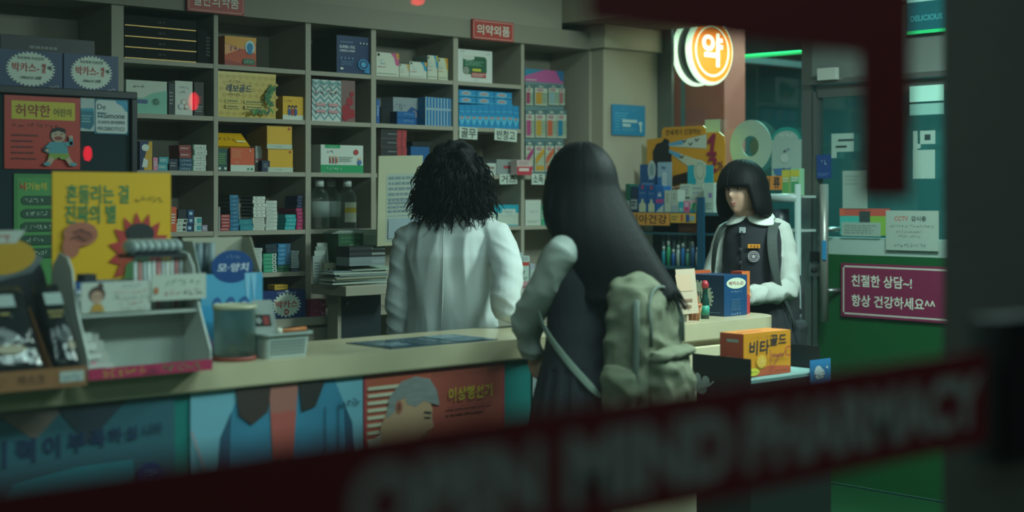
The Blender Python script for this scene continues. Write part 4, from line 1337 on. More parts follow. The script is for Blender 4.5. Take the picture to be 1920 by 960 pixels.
# blue dental display carton
YD = 4.10
a, b = xy(377, YD), xy(492, YD)
z1 = on_y(430, 452, YD).z
zc1, zc0 = on_y(430, 513, YD).z, T
db_ = thing('dental_carton', ((a + b) / 2, YD + .06, T), 'light blue display carton with dark blue disc and open cream top behind the basket', 'box')
LB = M('#4a90b5', .45, noise=.6, scale=5, dark=.6)
mb = MB().box(a, b, YD, YD + .12, T, zc1, LB)
f = front(mb, a, b, YD, T, zc1)
f.rect(0, 0, 1, 1, M('#4794b8')).rect(0, 0, 1, .62, M('#2688b4')).poly([(.7, 1), (.75, .5), (.8, 1), (.86, .6), (.9, 1)], M('#7ab0cc'))
for i in range(3):
    f.ell(.25 + .22 * i, .62, .075, .095, M('#1b4f86')).lines(.21 + .22 * i, .59, .29 + .22 * i, .66, 2, M('#8fb4cc'))
f.poly([(.0, .2), (.2, .0), (.3, .0), (.05, .35)], M('#8f86b0'))
mb.build('front_panel', db_)
mb = MB().prism([(a, YD + .006, zc1), (a, YD + .12, zc1), (a, YD + .12, z1), (a, YD + .05, z1)], (-1, 0, 0), .003, M('#8fa4a6'))
mb.prism([(b, YD + .12, zc1), (b, YD + .006, zc1), (b, YD + .07, z1 + .01), (b, YD + .12, z1 + .01)], (1, 0, 0), .003, M('#a39f8c'))
mb.box(a, b, YD + .115, YD + .12, zc1, z1 + .01, M('#a39f8c'))
mb.build('open_top', db_, 'cream inside of the open top')
mb = MB()
fd = front(mb, a, b, YD - .001, zc1 - .035, zc1 + .07)
fd.ell(.50, .55, .34, .5, M('#16417a', .4))
fd.text('모·양치', .5, .52, .26, M('#c2ccd6'), w=.5, bold=.05, slant=.15).scrawl(4, .5, .85, .1, M('#8fa9c4'), w=.25)
mb.build('disc', db_, 'dark blue disc')
for i in range(3):
    MB().tube([(a + .02 + i * .022, YD + .05, T + .02 if False else zc1 + .0006), (a + .022 + i * .022, YD + .05, z1 - .005)], .012, M(['#6f7f86', '#39474e', '#7f8f94'][i]), 10).build('tube_pack', db_)

# clear tub with red base, and the white basket with sachets
c = on_z(440, 684, T)
c = Vector((c.x, 3.965, T))
c.x = xy(440, 3.965)
tb = thing('clear_tub', c, 'clear round plastic tub with red base ring and pale contents on the counter', 'tub')
MB().lathe([(.0, T + .012), (.063, T + .012), (.066, T + .16), (.0665, T + .165), (.062, T + .165), (.06, T + .016), (0, T + .016)], glass_mat('tub_plastic', (.78, .84, .83), 1.45, .03, .36), (c.x, c.y, 0), 32).build('wall', tb)
MB().lathe([(0, T), (.066, T), (.067, T + .012), (0, T + .012)], M('#8c3a2c', .5), (c.x, c.y, 0), 32).build('base_ring', tb)
MB().lathe([(.067, T + .158), (.069, T + .166), (.064, T + .172), (.060, T + .166)], M('#b9b59a', .25), (c.x, c.y, 0), 32).build('rim', tb)
for i in range(5):
    q = i * 1.3
    MB().ell((c.x + .032 * math.cos(q), c.y + .032 * math.sin(q), T + .03), (.016, .016, .012), M(['#c98a3c', '#a9b0ac', '#8a9496'][i % 3]), 12, 8).build('candy', tb)

BX0, BX1, BY0, BY1 = xy(488, 3.93), xy(573, 3.93), 3.90, 4.06
bs = thing('plastic_basket', ((BX0 + BX1) / 2, 3.97, T), 'small white perforated plastic basket holding sachets on the counter', 'basket')
BM = M('#a9b3ae', .5)
zr = T + .075
mb = MB()
def rr_(x0, x1, y0, y1, z, r=.015):
    pts = []
    for cx, cy, q in ((x1 - r, y0 + r, -90), (x1 - r, y1 - r, 0), (x0 + r, y1 - r, 90), (x0 + r, y0 + r, 180)):
        for i in range(4):
            t = math.radians(q + i * 30)
            pts.append(Vector((cx + r * math.cos(t), cy + r * math.sin(t), z)))
    return pts
g = .008
mb.loft([rr_(BX0 + g, BX1 - g, BY0 + g, BY1 - g, T), rr_(BX0, BX1, BY0, BY1, zr), rr_(BX0 + .003, BX1 - .003, BY0 + .003, BY1 - .003, zr), rr_(BX0 + g + .003, BX1 - g - .003, BY0 + g + .003, BY1 - g - .003, T + .003)], BM, smooth=False)
f = front(mb, BX0 + .012, BX1 - .012, BY0 + .001, T + .006, zr - .012)
f.O.y -= .0
mb2 = MB()
f2 = Fr(mb2, (BX0 + .02, BY0 + .007, T + .008), X3, (0, -.007, .06), BX1 - BX0 - .04, .05, .0012)
f2.k = 1
for i in range(12):
    for j in range(5):
        cx_, cy_ = (i + .5) / 12, (j + .5) / 5
        mb2.add([f2.p(cx_ - .025, cy_ - .06), f2.p(cx_ + .025, cy_ - .06), f2.p(cx_ + .025, cy_ + .06), f2.p(cx_ - .025, cy_ + .06)], [(0, 1, 2, 3)], M('#5f6b68'))
mb.build('basket_body', bs)
mb2.build('perforations', bs)
MB().loft([rr_(BX0 - .008, BX1 + .008, BY0 - .008, BY1 + .008, zr - .004), rr_(BX0 - .009, BX1 + .009, BY0 - .009, BY1 + .009, zr + .003), rr_(BX0 - .001, BX1 + .001, BY0 - .001, BY1 + .001, zr + .003), rr_(BX0 - .001, BX1 + .001, BY0 - .001, BY1 + .001, zr - .004)], BM, smooth=False, cap=False).build('rim', bs)
for i in range(5):
    x = BX0 + .012 + i * .0125
    Rv = Vector((.75, -.35, 0)).normalized()
    mb = MB().obox((x, 3.955 + i * .014, T + .004), Rv, Vector((-.12, .12, 1)), .058, .170 + .005 * (i % 2), .004, M('#b3b9b4', .35))
    f = Fr(mb, (x, 3.955 + i * .014, T + .004), Rv, Vector((-.12, .12, 1)), .058, .170, .0008)
    f.rect(.05, .56, .95, .78, M('#24282a')).rect(.55, .59, .85, .75, M('#a84440')).ell(.3, .67, .15, .06, M('#a9adaa'))
    mb.build('sachet', None, f'white and black sachet standing in the basket, {["front one", "second one", "middle one", "fourth one", "rear one"][i]}', 'sachet', 'sachets in the basket')
MB().tube([(BX0 + .052, BY0 + .016, T + .082), (BX1 - .012, BY0 + .012, T + .086)], .007, M('#b5682f', .5), 10).ell((BX0 + .06, BY0 + .016, T + .083), (.012, .01, .012), M('#c9c4b4')).build('orange_stick', None, 'orange stick lying across the front rim of the white basket', 'stick')

# printed sheets under the counter glass
A_, B_, D_ = on_z(742, 656, CT), on_z(949, 639, CT), on_z(640, 645, CT)
X0, X1, Y0, Y1 = A_.x, B_.x, A_.y, D_.y
mb = MB().box(X0, X1, max(Y0, YC + .03), Y1, CT + .0005, CT + .003, M('#39556a', .15, noise=.9, scale=9, dark=.4))
f = Fr(mb, (X0, max(Y0, YC + .03), CT + .003), X3, Y3, X1 - X0, Y1 - max(Y0, YC + .03))
f.rect(.02, .04, .3, .96, M('#2c4a62', .15)).rect(.33, .04, .62, .96, M('#6f8c98', .15, noise=.9, scale=14, dark=.4)).rect(.65, .04, .98, .96, M('#3c6478', .15)).lines(.36, .1, .6, .9, 6, M('#2c3f50')).lines(.68, .5, .95, .9, 4, M('#9fb4b8')).lines(.05, .1, .27, .5, 4, M('#8fa8b4'))
mb.build('counter_mat', None, 'glossy blue printed mat lying on the counter top by the white coat', 'mat')

# ------------------------------------------------------------------ desk behind the counter
DX0, DX1, DY0, DZ = xy(583, 5.59), 4.2, 5.32, 1.06
dk = thing('desk', ((DX0 + DX1) / 2, 5.5, 0), 'beige desk with dark front in front of the shelves, stacked with papers', 'desk')
MB().box(DX0, DX1, DY0, 5.59, DZ - .045, DZ, MW).build('desktop', dk, bevel=.003)
MB().box(xy(614, 5.58), xy(614, 5.58) + .02, 5.50, 5.58, 0, DZ - .046, MW).build('side_panel', dk)
MB().box(xy(614, 5.58) + .021, DX1 - .02, 5.505, 5.58, 0, DZ - .046, M('#1d262e', .5, noise=.4, scale=4)).build('front_panel', dk)
MB().tube([(xy(650, 5.5), 5.505, .97), (xy(650, 5.5), 5.49, .97)], .012, STEEL).build('lock', dk)
Z = DZ + .0005


def dcarton(name, label, px0, px1, pyt, Y, d, base, paint=None, z=Z, cat='box', pyb=None, side=None):
    return carton(name, label, px0, px1, pyt, 0, d, base, paint, side, Y=Y, z=z, cat=cat)


dcarton('file_box', 'dark green file box standing on the desk under papers', 634, 680, 438, 5.47, .10, M('#1c4a2c', .5), lambda f: f.lines(.1, .8, .9, .95, 2, M('#2f6a44')).rect(.45, .72, .85, .80, M('#4a7a5a')))
dcarton('file_box', 'pale grey-green file box standing on the desk beside the dark green one', 682, 718, 431, 5.47, .10, M('#8fa393', .6), lambda f: f.rect(0, .9, 1, 1, M('#a9b8a6')))
zf = on_y(653, 438, 5.47).z
mb = MB()
for i in range(5):
    x0 = xy(623 + i * 3, 5.475)
    mb.box(x0, x0 + .21 + .01 * (i % 2), 5.475, 5.56, zf + .001 + i * .003, zf + .0035 + i * .003, M(['#8f9a92', '#6c7a74', '#aab4a8'][i % 3], .8))
mb.build('paper_sheaf', None, 'thin sheaf of papers lying on the green file boxes', 'papers')
dcarton('card_box', 'small cream box with two brown figures at the left of the desk', 609, 632, 493, 5.49, .03, M('#aaa890', .6), lambda f: f.ell(.3, .55, .12, .22, M('#6a5c48')).ell(.72, .55, .12, .22, M('#6a5c48')).rect(.28, .2, .33, .4, M('#6a5c48')).rect(.7, .2, .75, .4, M('#6a5c48')))
for i in range(4):
    x0 = 588 + i * 4
    Yb = 5.525 + i * .010
    z1 = on_y(x0, [480, 470, 462, 455][i], Yb).z
    mb = MB().obox((xy(x0, Yb), Yb, Z), Vector((1, -.25, 0)), Vector((-.03 - .02 * i, 0, 1)), .05, z1 - Z, .006, M(['#9aa39f', '#aab3ac', '#8a9692', '#b0b8b0'][i], .7))
    f = Fr(mb, (xy(x0, Yb), Yb, Z), Vector((1, -.25, 0)), Vector((-.03 - .02 * i, 0, 1)), .05, z1 - Z)
    f.lines(.1, .3, .7, .8, 5, M('#5c6664'), seed=i)
    mb.build('booklet', None, f'thin grey booklet leaning at the desk end, {["front", "second", "third", "rear"][i]} of four', 'booklet', 'booklets leaning on the desk')
zp = Z
YPQ = 5.345
r = random.Random(4)
for i in range(9):
    hh = .006 + .003 * r.random()
    x0, x1 = xy(638 - r.random() * 14, YPQ), xy(727, YPQ) + r.random() * .01
    mb = MB()
    R_ = Vector((1, r.uniform(-.06, .06), 0)).normalized()
    mb.obox((x0, YPQ + .01 - .02 * r.random() + (.02 if R_.y < 0 else 0), zp), R_, Z3, x1 - x0, hh - .0006, .10, M(['#8e9a94', '#aeb6a8', '#77868a', '#b9bfb2', '#9c9a80', '#66757c'][i % 6], .85))
    mb.build('paper_bundle', None, f'loose bundle of papers on the desk, {ORD[8 - i] if i else "lowest"} of the pile', 'papers', 'paper pile on the desk')
    zp += hh
MB().prism([(xy(652, 5.4), YPQ + .02, zp + .001), (xy(733, 5.4), YPQ + .0, zp + .001), (xy(733, 5.4), YPQ + .10, zp + .012), (xy(660, 5.4), YPQ + .10, zp + .010)], (0, -.15, 1), .002, M('#b3c0b0', .8)).build('paper_bundle', None, 'curled pale sheet lying on top of the desk paper pile', 'papers')
zq = zp + .021
for i, (h_, m_, lb) in enumerate(((.040, '#7f8a8c', 'grey paper pad under two black notebooks on the desk'), (.026, '#15191c', 'lower black notebook on the grey paper pad'), (.022, '#15191c', 'upper black notebook on the desk pile'))):
    a, b = xy(655, 5.36), xy(722, 5.36)
    mb = MB().box(a, b, 5.36, 5.46, zq, zq + h_ - .001, M(m_, .6))
    f = front(mb, a, b, 5.36, zq, zq + h_ - .001)
    f.rect(.0, .30, 1, .70, M('#8d9690') if i else M('#8f9a9a')).rect(.0, .3, .62, .7, M('#2a2f32') if i else M('#7a8688'))
    mb.build('notebook', None, lb, 'notebook')
    zq += h_
# cream panel with taped sheets
a, b = xy(716, 5.30), xy(800, 5.30)
zt, zb = on_y(750, 292, 5.30).z, on_y(750, 462, 5.30).z
nb = thing('notice_panel', ((a + b) / 2, 5.3, DZ), 'cream upright panel with handwritten sheets taped on, standing on the desk', 'panel')
R_, U_ = Vector((1, 0, .03)).normalized(), Vector((.06, .05, 1)).normalized()
MB().obox((a, 5.335, zb), R_, U_, b - a, zt - zb, .012, M('#a9a88c', .6)).build('board', nb, bevel=.003)
mb = MB()
f = Fr(mb, (a, 5.335, zb), R_, U_, b - a, zt - zb, .001)
f.rect(.18, .05, .98, .80, M('#98a398'))
f.lines(.22, .48, .95, .78, 5, M('#6a7a80')).line([(.2, .52), (.95, .52)], .001, M('#6a7a80')).line([(.2, .33), (.95, .33)], .001, M('#6a7a80')).lines(.22, .36, .95, .50, 3, M('#73838a'), seed=5).rect(.22, .08, .95, .30, M('#8898a0'))
mb.build('taped_sheet', nb)
MB().box(b - .05, b - .02, 5.36, 5.385, DZ, zb + .1, M('#8f9484', .5)).box(b - .08, b + .04, 5.346, 5.42, DZ, DZ + .012, M('#8f9484', .5)).build('stand', nb)

# ------------------------------------------------------------------ things on the counter, right part
a, yb0, yb1 = on_z(1357.5, 594, CT).x, 4.0, 4.20
a = on_y(1357.5, 594, 4.0).x
b = xy(1400.5, 4.0)
z1 = on_y(1358, 517, 4.0).z
mb = MB().box(a, b, yb0, yb1, T, z1, M('#123a62', .4))
f = front(mb, a, b, yb0, T, z1)
f.rect(0, 0, 1, 1, M('#143f68', .4)).ell(.52, .80, .42, .135, M('#c4ccb8')).text('박카스-D', .52, .80, .1, M('#8c2c2c'), w=.62, bold=.05).scrawl(6, .52, .60, .045, M('#a9bccb'), w=.5, bold=0).lines(.3, .12, .75, .42, 8, M('#3a6284')).scrawl(4, .5, .05, .045, M('#a9bccb'), w=.45)
f = lside(mb, a, yb0, yb1, T, z1)
f.rect(0, 0, 1, 1, M('#12304e', .4)).gear(.30, .44, .42, .42, M('#b3bfae'), n=24).text('박카스', .32, .48, .2, M('#3a2c2c'), w=.5).lines(.55, .06, .9, .1, 1, M('#6a8496'))
mb.build('drink_carton', None, 'navy drink carton with white oval badge on the rounded counter end', 'box', bevel=.001)
b2 = xy(1404, 4.03)
z2 = on_y(1390, 509, 4.03).z
mb = MB().box(b + .002, b2 + .006, 4.03, 4.09, T, z2, M('#b5442c', .4)).box(a + .01, b + .001, 4.0 + .202, 4.0 + .235, T, z2, M('#b5542c', .4))
f = front(mb, b + .002, b2 + .006, 4.03, T, z2)
f.rect(0, .45, 1, 1, M('#c96a30')).rect(0, .0, 1, .35, M('#b0343a'))
mb.build('orange_carton', None, 'orange and red carton squeezed against the navy drink carton on the counter', 'box')
mb = MB()
cx0, cx1 = xy(1277, 3.90), xy(1313, 3.90)
zc_, zb_ = on_y(1290, 505, 3.9).z, on_y(1290, 560, 3.9).z
mb.prism([(cx0 - .015, 3.89, zb_ - .06), (cx1 - .02, 3.89, zb_ - .06), (cx1, 3.93, zc_), (cx0, 3.93, zc_)], (0, -1, .25), .003, M('#b9a690', .5))
mb.box(cx0 - .01, cx1 - .02, 3.89, 3.94, T, T + .005, M('#b9a690', .5)).box(cx0 + .03, cx0 + .04, 3.895, 3.93, T, zb_ - .05, M('#b9a690', .5))
f = Fr(mb, (cx0 - .015, 3.889, zb_ - .06), X3, (0, .04, zc_ - zb_ + .06), cx1 - cx0 - .01, zc_ - zb_ + .05, .001)
f.rect(.05, .55, .9, .95, M('#bfa389')).lines(.1, .1, .8, .4, 2, M('#8a6a58'))
mb.build('card_stand', None, 'pale pink folded card standing beside the small orange basket', 'card')
c = Vector((xy(1297, 3.905), 3.905, T))
c = Vector((xy(1299, 4.005) - .0, 4.005 - .05, T))
c.x = xy(1299, c.y)
bk = thing('mini_basket', c, 'small orange-brown handled basket with white candies on the counter', 'basket')
OB = M('#b06a45', .6)
MB().lathe([(0, T), (.024, T), (.036, T + .06), (.033, T + .06), (.022, T + .004), (0, T + .004)], M('#a5623f', .6, noise=.8, scale=60, dark=.5), (c.x, c.y, 0), 24).build('bowl', bk)
mb = MB()
for q in range(10):
    t = q * math.pi / 5
    mb.tube([(c.x + .0245 * math.cos(t), c.y + .0245 * math.sin(t), T + .002), (c.x + .0365 * math.cos(t), c.y + .0365 * math.sin(t), T + .06)], .003, M('#b98a5c', .6), 6)
mb.build('weave_rib', bk)
MB().lathe([(.034, T + .058), (.039, T + .062), (.036, T + .07), (.032, T + .064)], OB, (c.x, c.y, 0), 24).build('rim', bk)
MB().tube([(c.x + .034 * math.cos(t), c.y, T + .062 + .055 * math.sin(t)) for t in [math.pi * i / 12 for i in range(13)]], .005, OB, 8).build('handle', bk)
for i in range(5):
    MB().ell((c.x + .016 * math.cos(i * 1.26), c.y + .016 * math.sin(i * 1.26), T + .055), (.013, .013, .011), M('#b9bcae', .5), 10, 7).build('candy', bk)
c = Vector((xy(1322, 3.99), 3.99, T))
gb = thing('small_bottle', c, 'small dark green bottle with red cap standing before the gear badge', 'bottle')
MB().lathe([(0, T), (.017, T), (.018, T + .06), (.018, T + .075), (.012, T + .09), (.010, T + .12), (.012, T + .125), (0, T + .125)], M('#143c34', .2), (c.x, c.y, 0), 20).build('body', gb)
MB().lathe([(0, T + .126), (.014, T + .126), (.015, T + .145), (.008, T + .158), (0, T + .158)], M('#b0303c', .4), (c.x, c.y, 0), 20).build('cap', gb)
MB().lathe([(.0186, T + .015), (.0186, T + .055)], M('#2a8a74', .5), (c.x, c.y, 0), 20).build('paper_label', gb)

# ------------------------------------------------------------------ black floor display with the vitamin carton
VY = 3.35
vx0, vx1 = on_y(1394, 700, VY).x, on_y(1482, 700, VY).x
vz0, vz1 = on_y(1394, 709, VY).z, on_y(1394, 627, VY).z
BD = M('#0e1517', .5)
TX0, TX1, TY0, TY1 = vx0 - .035, vx1 + .17, VY - .06, VY + .19
fd_ = thing('floor_display', ((TX0 + TX1) / 2, (TY0 + TY1) / 2, 0), 'black cardboard floor display with raised side wings and pale tray top', 'display')
MB().box(TX0, TX1, TY0, TY1, 0, vz0 - .012, BD).build('pedestal', fd_)
MB().box(TX0 + .005, TX1 - .005, TY0 + .005, TY1 - .005, vz0 - .012, vz0 - .001, M('#7fa5a4', .5)).build('tray_top', fd_)
mb = MB().box(TX0, TX0 + .004, TY0, TY1 + .02, vz0 - .011, vz0 + .075, BD)
f = lside(mb, TX0 - .0008, TY0, TY1 + .02, vz0 - .35, vz0 + .075)
wm = M('#9fa8a4', .6)
for b_ in (.72, .40, .12):
    f.ell(.16, b_, .10, .06, wm).ell(.24, b_ + .05, .07, .05, wm).ell(.10, b_ + .07, .06, .05, wm).line([(.05, b_ - .03), (.3, b_ + .02), (.38, b_ + .06)], .006, wm)
mb.build('side_wing', fd_)
MB().box(TX1 - .004, TX1, TY0 + .05, TY1, vz0 - .011, vz0 + .085, BD).build('side_wing', fd_)
MB().box(TX0 + .004, TX1 - .004, TY1 - .004, TY1, vz0 - .011, vz0 + .06, BD).build('back_wing', fd_)


def p_vita(f):
    f.rect(0, 0, 1, 1, M('#d08a22', .4)).poly([(0, 0), (1, 0), (1, .16), (.5, .22), (.36, .12), (0, .1)], M('#b8502c'))
    f.text('비타', .32, .66, .34, M('#1a2434'), w=.42, bold=.06, slant=.08).text('골드', .72, .80, .25, M('#1a2434'), w=.36, bold=.05, slant=.08)
    f.scrawl(6, .35, .90, .06, M('#8c5a1c'), w=.42, bold=0)
    f.ell(.36, .34, .115, .17, M('#c98a1c')).ell(.36, .34, .10, .145, M('#d9a83a'))
    for i in range(8):
        t = i * math.pi / 4
        f.line([(.36, .34), (.36 + .095 * math.cos(t), .34 + .14 * math.sin(t))], .0016, M('#e0c078'))
    f.line([(.52, .58), (.53, .10), (.74, .50)], .0035, M('#9c3a3c')).text('Vitamin', .66, .45, .10, M('#7c2c3c'), w=.28, slant=.3).text('C', .89, .52, .24, M('#a8383c'), w=.13, bold=0)
    f.ell(.15, .12, .13, .085, M('#cfc23a')).scrawl(6, .15, .12, .06, M('#3a6a3a'), w=.18).lines(.6, .06, .92, .12, 1, M('#8c3a28'))


mb = MB().box(vx0, vx1, VY, VY + .108, vz0, vz1, M('#c9702a', .4))
f = front(mb, vx0, vx1, VY, vz0, vz1)
p_vita(f)
f = lside(mb, vx0, VY, VY + .108, vz0, vz1)
f.rect(0, 0, 1, 1, M('#b04c30', .4)).rect(.05, .05, .95, .93, M('#a8472f')).rect(.3, .80, .8, .87, M('#8f9a8a')).ell(.5, .18, .38, .16, M('#9c3a2c')).scrawl(3, .5, .44, .08, M('#c9a58a'), w=.4, slant=.2)
f = Fr(mb, (vx0, VY, vz1), X3, Y3, vx1 - vx0, .108)
f.rect(0, 0, 1, 1, M('#cf8038', .4)).lines(.1, .3, .6, .6, 1, M('#a8562c'))
mb.build('vitamin_carton', None, 'large orange vitamin carton with dark Korean lettering and a lemon slice on the black display', 'box', bevel=.001)
a, b = xy(1501, TY0 - .01), xy(1538, TY0 - .01)
zl1, zl0 = on_y(1520, 676, TY0 - .01).z, on_y(1520, 712, TY0 - .01).z
mb = MB().box(TX1 - .135, TX1 - .008, TY0 - .003, TY0 - .001, vz0 - .08, vz0 + .045, M('#2468a0', .4))
f = front(mb, TX1 - .135, TX1 - .008, TY0 - .003, vz0 - .08, vz0 + .045)
f.rect(0, 0, 1, 1, M('#2a78ae')).ell(.4, .62, .2, .2, M('#c2ccd0')).ell(.55, .58, .14, .14, M('#c2ccd0')).scrawl(3, .42, .55, .16, M('#1c2a3a'), w=.5, bold=.05).ell(.8, .75, .04, .04, WHITE).lines(.6, .2, .95, .35, 2, M('#1c4a7a'))
mb.build('blue_leaflet_card', fd_, 'blue card with white cloud')

# ------------------------------------------------------------------ round pharmacy light sign beyond the window
sx, sy = on_y(1335, 95, 5.40).x, 5.40
sz = on_y(1335, 95, sy).z
sg = thing('pharmacy_light_sign', (sx, sy, sz - .21), 'round illuminated orange and white pharmacy sign hanging in the window', 'sign')


def emis(h, s):
    return M(h, .4, emit=s)


def disc(mb, y, r0, r1, m, n=48):
    v0 = [(sx + r0 * math.cos(2 * math.pi * i / n), y, sz + r0 * math.sin(2 * math.pi * i / n)) for i in range(n)]
    v1 = [(sx + r1 * math.cos(2 * math.pi * i / n), y, sz + r1 * math.sin(2 * math.pi * i / n)) for i in range(n)]
    if r0 == 0:
        mb.add(v1, [tuple(range(n))], m)
    else:
        mb.add(v0 + v1, [(i, n + i, n + (i + 1) % n, (i + 1) % n) for i in range(n)], m)


RS = .195
def drum(y0, y1):
    ring = lambda r, y: [Vector((sx + r * math.cos(2 * math.pi * i / 48), y, sz + r * math.sin(2 * math.pi * i / 48))) for i in range(48)]
    return MB().loft([ring(RS - .012, y0), ring(RS, y0 + .012), ring(RS, y1 - .012), ring(RS - .012, y1)], emis('#f3f6d8', 1.6))
drum(sy, sy + .04).build('front_shell', sg)
drum(sy + .10, sy + .14).build('rear_shell', sg)
ring = lambda r, y: [Vector((sx + r * math.cos(2 * math.pi * i / 48), y, sz + r * math.sin(2 * math.pi * i / 48))) for i in range(48)]
MB().loft([ring(RS - .015, sy + .04), ring(RS - .015, sy + .10)], M('#3a4442', .5)).build('dark_band', sg)
mb = MB()
disc(mb, sy - .002, 0, RS - .018, emis('#ff7a24', 1.7))
disc(mb, sy - .003, RS * .70, RS * .76, emis('#fff3d0', 1.8))
f = front(mb, sx - RS, sx + RS, sy - .003, sz - RS, sz + RS)
f.text('약', .5, .52, .50, emis('#fff6e0', 2.2), w=.46, bold=.07)
mb.build('lit_face', sg, 'orange lit face with white character')
MB().tube([(sx, sy + .07, sz + RS - .02), (sx, sy + .07, 2.85)], .012, STEEL).build('hanger', sg)
tag(MB().box(sx - .1, sx + .1, sy - .05, sy + .2, 2.85, 2.9, STEEL).build('exterior_ceiling'), kind='structure')
pl = bpy.data.lights.new('sign_glow', 'POINT')
pl.energy, pl.color, pl.shadow_soft_size = 5, (1, .78, .5), .15
plo = bpy.data.objects.new('sign_glow', pl)
plo.location = (sx - .02, sy - .25, sz)
C.objects.link(plo)

# the street beyond the window: red pillar, green light strip, dim teal frontage
a0, a1 = on_x(1262, 300, 7.0), on_x(1358, 300, 7.0)
mb = MB().box(7.0, 7.2, a1.y, a0.y, -.1, 3.2, M('#a8483c', .6))
f = lside(mb, 7.0, a1.y, a0.y, -.1, 3.2)
f.rect(.16, 0, .24, 1, M('#5c6e70'))
tag(mb.build('street_pillar'), 'red panelled street pillar with grey seam seen through the window', 'pillar', kind='structure')
g0, g1 = on_x(1366, 109, 7.3), on_x(1512, 96, 7.3)
MB().tube([(7.3, g0.y, g0.z), (7.3, g1.y - .9, g0.z)], .012, emis('#3cf28a', .75), 8).box(7.33, 9.5, g0.y - .03, g0.y, g0.z - .02, g0.z + .02, STEEL).build('light_strip', None, 'thin green light strip running across the dark street frontage', 'light strip')
area_light('street_frontage_light', (7.6, 5.2, 3.8), 1.5, .6, 330, (.45, 1.0, .95), (0, math.radians(35), 0))

# ------------------------------------------------------------------ papers, stickers and signs on the end wall
def xsheet(px0, px1, py0, py1, X, base, th=.003, sk=0):
    """A sheet on the plane X (looks to -X), px0 its far (left) edge."""
    y1, y0 = yx(px0, X), yx(px1, X)
    c = (px0 + px1) / 2
    z1, z0 = on_x(c, py0, X).z, on_x(c, py1, X).z
    mb = MB().box(X, X + th, y0, y1, z0, z1, base)
    return mb, lside(mb, X, y0, y1, z0, z1)


XG = XW - .004
mb = MB()
cc = on_x(1407, 274, XG)
ro, ri = .140, .055
n = 40
def cyr(r, x):
    return [Vector((x, cc.y + r * math.cos(2 * math.pi * i / n), cc.z + r * math.sin(2 * math.pi * i / n))) for i in range(n)]
mb.loft([cyr(ri, XG), cyr(ro, XG), cyr(ro, XG + .003), cyr(ri, XG + .003), cyr(ri, XG)], M('#98aea2', .6), smooth=False, cap=False)
mb.build('ring_sticker', None, 'large pale ring-shaped letter stuck on the window above the bob-haired girl', 'sticker')
mb, f = xsheet(1447, 1502, 262, 348, XG, M('#8fa5a0', .6))
hw = f.w
mb2 = MB()
arc = []
for i in range(17):
    t = math.pi * i / 16
    arc.append((.5 + .5 * math.cos(t), 1 + .28 * math.sin(t)))
f.rect(0, 0, 1, 1, M('#93a8a2')).poly(arc, M('#1c8a80')).poly([(.5 + (q - .5) * .84, 1 + (w_ - 1) * .7) for q, w_ in arc], M('#93a8a2')).scrawl(4, .5, 1.10, .08, M('#d0d8cc'), w=.5)
f.line([(.35, .55), (.45, .75), (.6, .8)], .012, M('#76868a')).ell(.45, .6, .14, .10, M('#a9b6b2')).ell(.3, .3, .2, .08, M('#3a6a9c')).scrawl(4, .5, .32, .14, M('#2a5a94'), w=.9, bold=.05).rect(0, 0, 1, .1, M('#b0a23c'))
mb.build('round_top_poster', None, 'pale poster with teal arched top on the window by the steel post', 'poster')
mb, f = xsheet(1147, 1208, 197, 254, XG, M('#1f7fa8', .6))
mb = MB()
Yn = 5.606
a, b = xy(1146, Yn), xy(1208, Yn)
zt, zb = on_y(1177, 197, Yn).z, on_y(1177, 254, Yn).z
mb.box(a, b, Yn - .006, Yn - .003, zb, zt, M('#1f7ba6', .6))
f = front(mb, a, b, Yn - .006, zb, zt)
f.rect(0, 0, 1, 1, M('#1f7fab')).scrawl(6, .55, .86, .1, M('#4aa3c4'), w=.6, bold=.02).lines(.08, .5, .5, .76, 3, M('#4aa3c4')).rect(.3, .42, .75, .52, M('#a9c4c8')).rect(.3, .28, .55, .38, M('#a9c4c8')).lines(.3, .12, .7, .24, 2, M('#5aa3c0')).ell(.84, .40, .06, .07, M('#a9c4c8')).rect(.82, .12, .88, .36, M('#a9c4c8')).lines(.06, .12, .22, .5, 4, M('#4aa3c4'))
mb.build('blue_notice', None, 'blue notice with white fields taped on the column', 'notice')

mb, f = xsheet(1577, 1790, 497, 600, XG, M('#6a1c3c', .45))
f.rect(0, 0, 1, 1, M('#6e1e40', .45)).border(M('#b3b0a8'), .008, .012)
f.text('친절한 상담~!', .37, .68, .22, M('#c2c6b8'), w=.54, bold=.03).text('항상 건강하세요^^', .47, .31, .22, M('#c2c6b8'), w=.74, bold=.03)
mb.build('welcome_sign', None, 'dark magenta sign with two lines of pale lettering on the green door panel', 'sign')
mb, f = xsheet(1661, 1760, 395, 470, XG, M('#8a9b92', .7))
f.rect(0, 0, 1, 1, M('#8f9f95')).text('CCTV', .30, .80, .12, M('#a0584e'), w=.26, bold=.02).text('감시중', .63, .80, .13, M('#35403e'), w=.28, bold=.03).scrawl(15, .5, .61, .06, M('#4c5856'), w=.84, bold=0).scrawl(11, .46, .48, .06, M('#6c5450'), w=.5, bold=0).scrawl(8, .46, .36, .06, M('#4c5856'), w=.42, bold=0).scrawl(10, .47, .14, .07, M('#42556a'), w=.62, bold=0)
mb.build('camera_notice', None, 'pale paper notice headed CCTV in red on the door above the magenta sign', 'notice')
mb, f = xsheet(1578, 1651, 417, 443, XG, M('#7f958c', .7))
f.rect(0, 0, 1, 1, M('#84988f')).lines(.08, .15, .92, .85, 4, M('#6a7c76'))
mb.build('small_notice', None, 'small pale paper strip with faint print on the door', 'notice')
mb, f = xsheet(1580, 1626, 320, 391, XG, M('#7d938c', .7))
f.rect(0, 0, 1, 1, M('#84988f')).lines(.1, .6, .7, .9, 3, M('#74867f'))
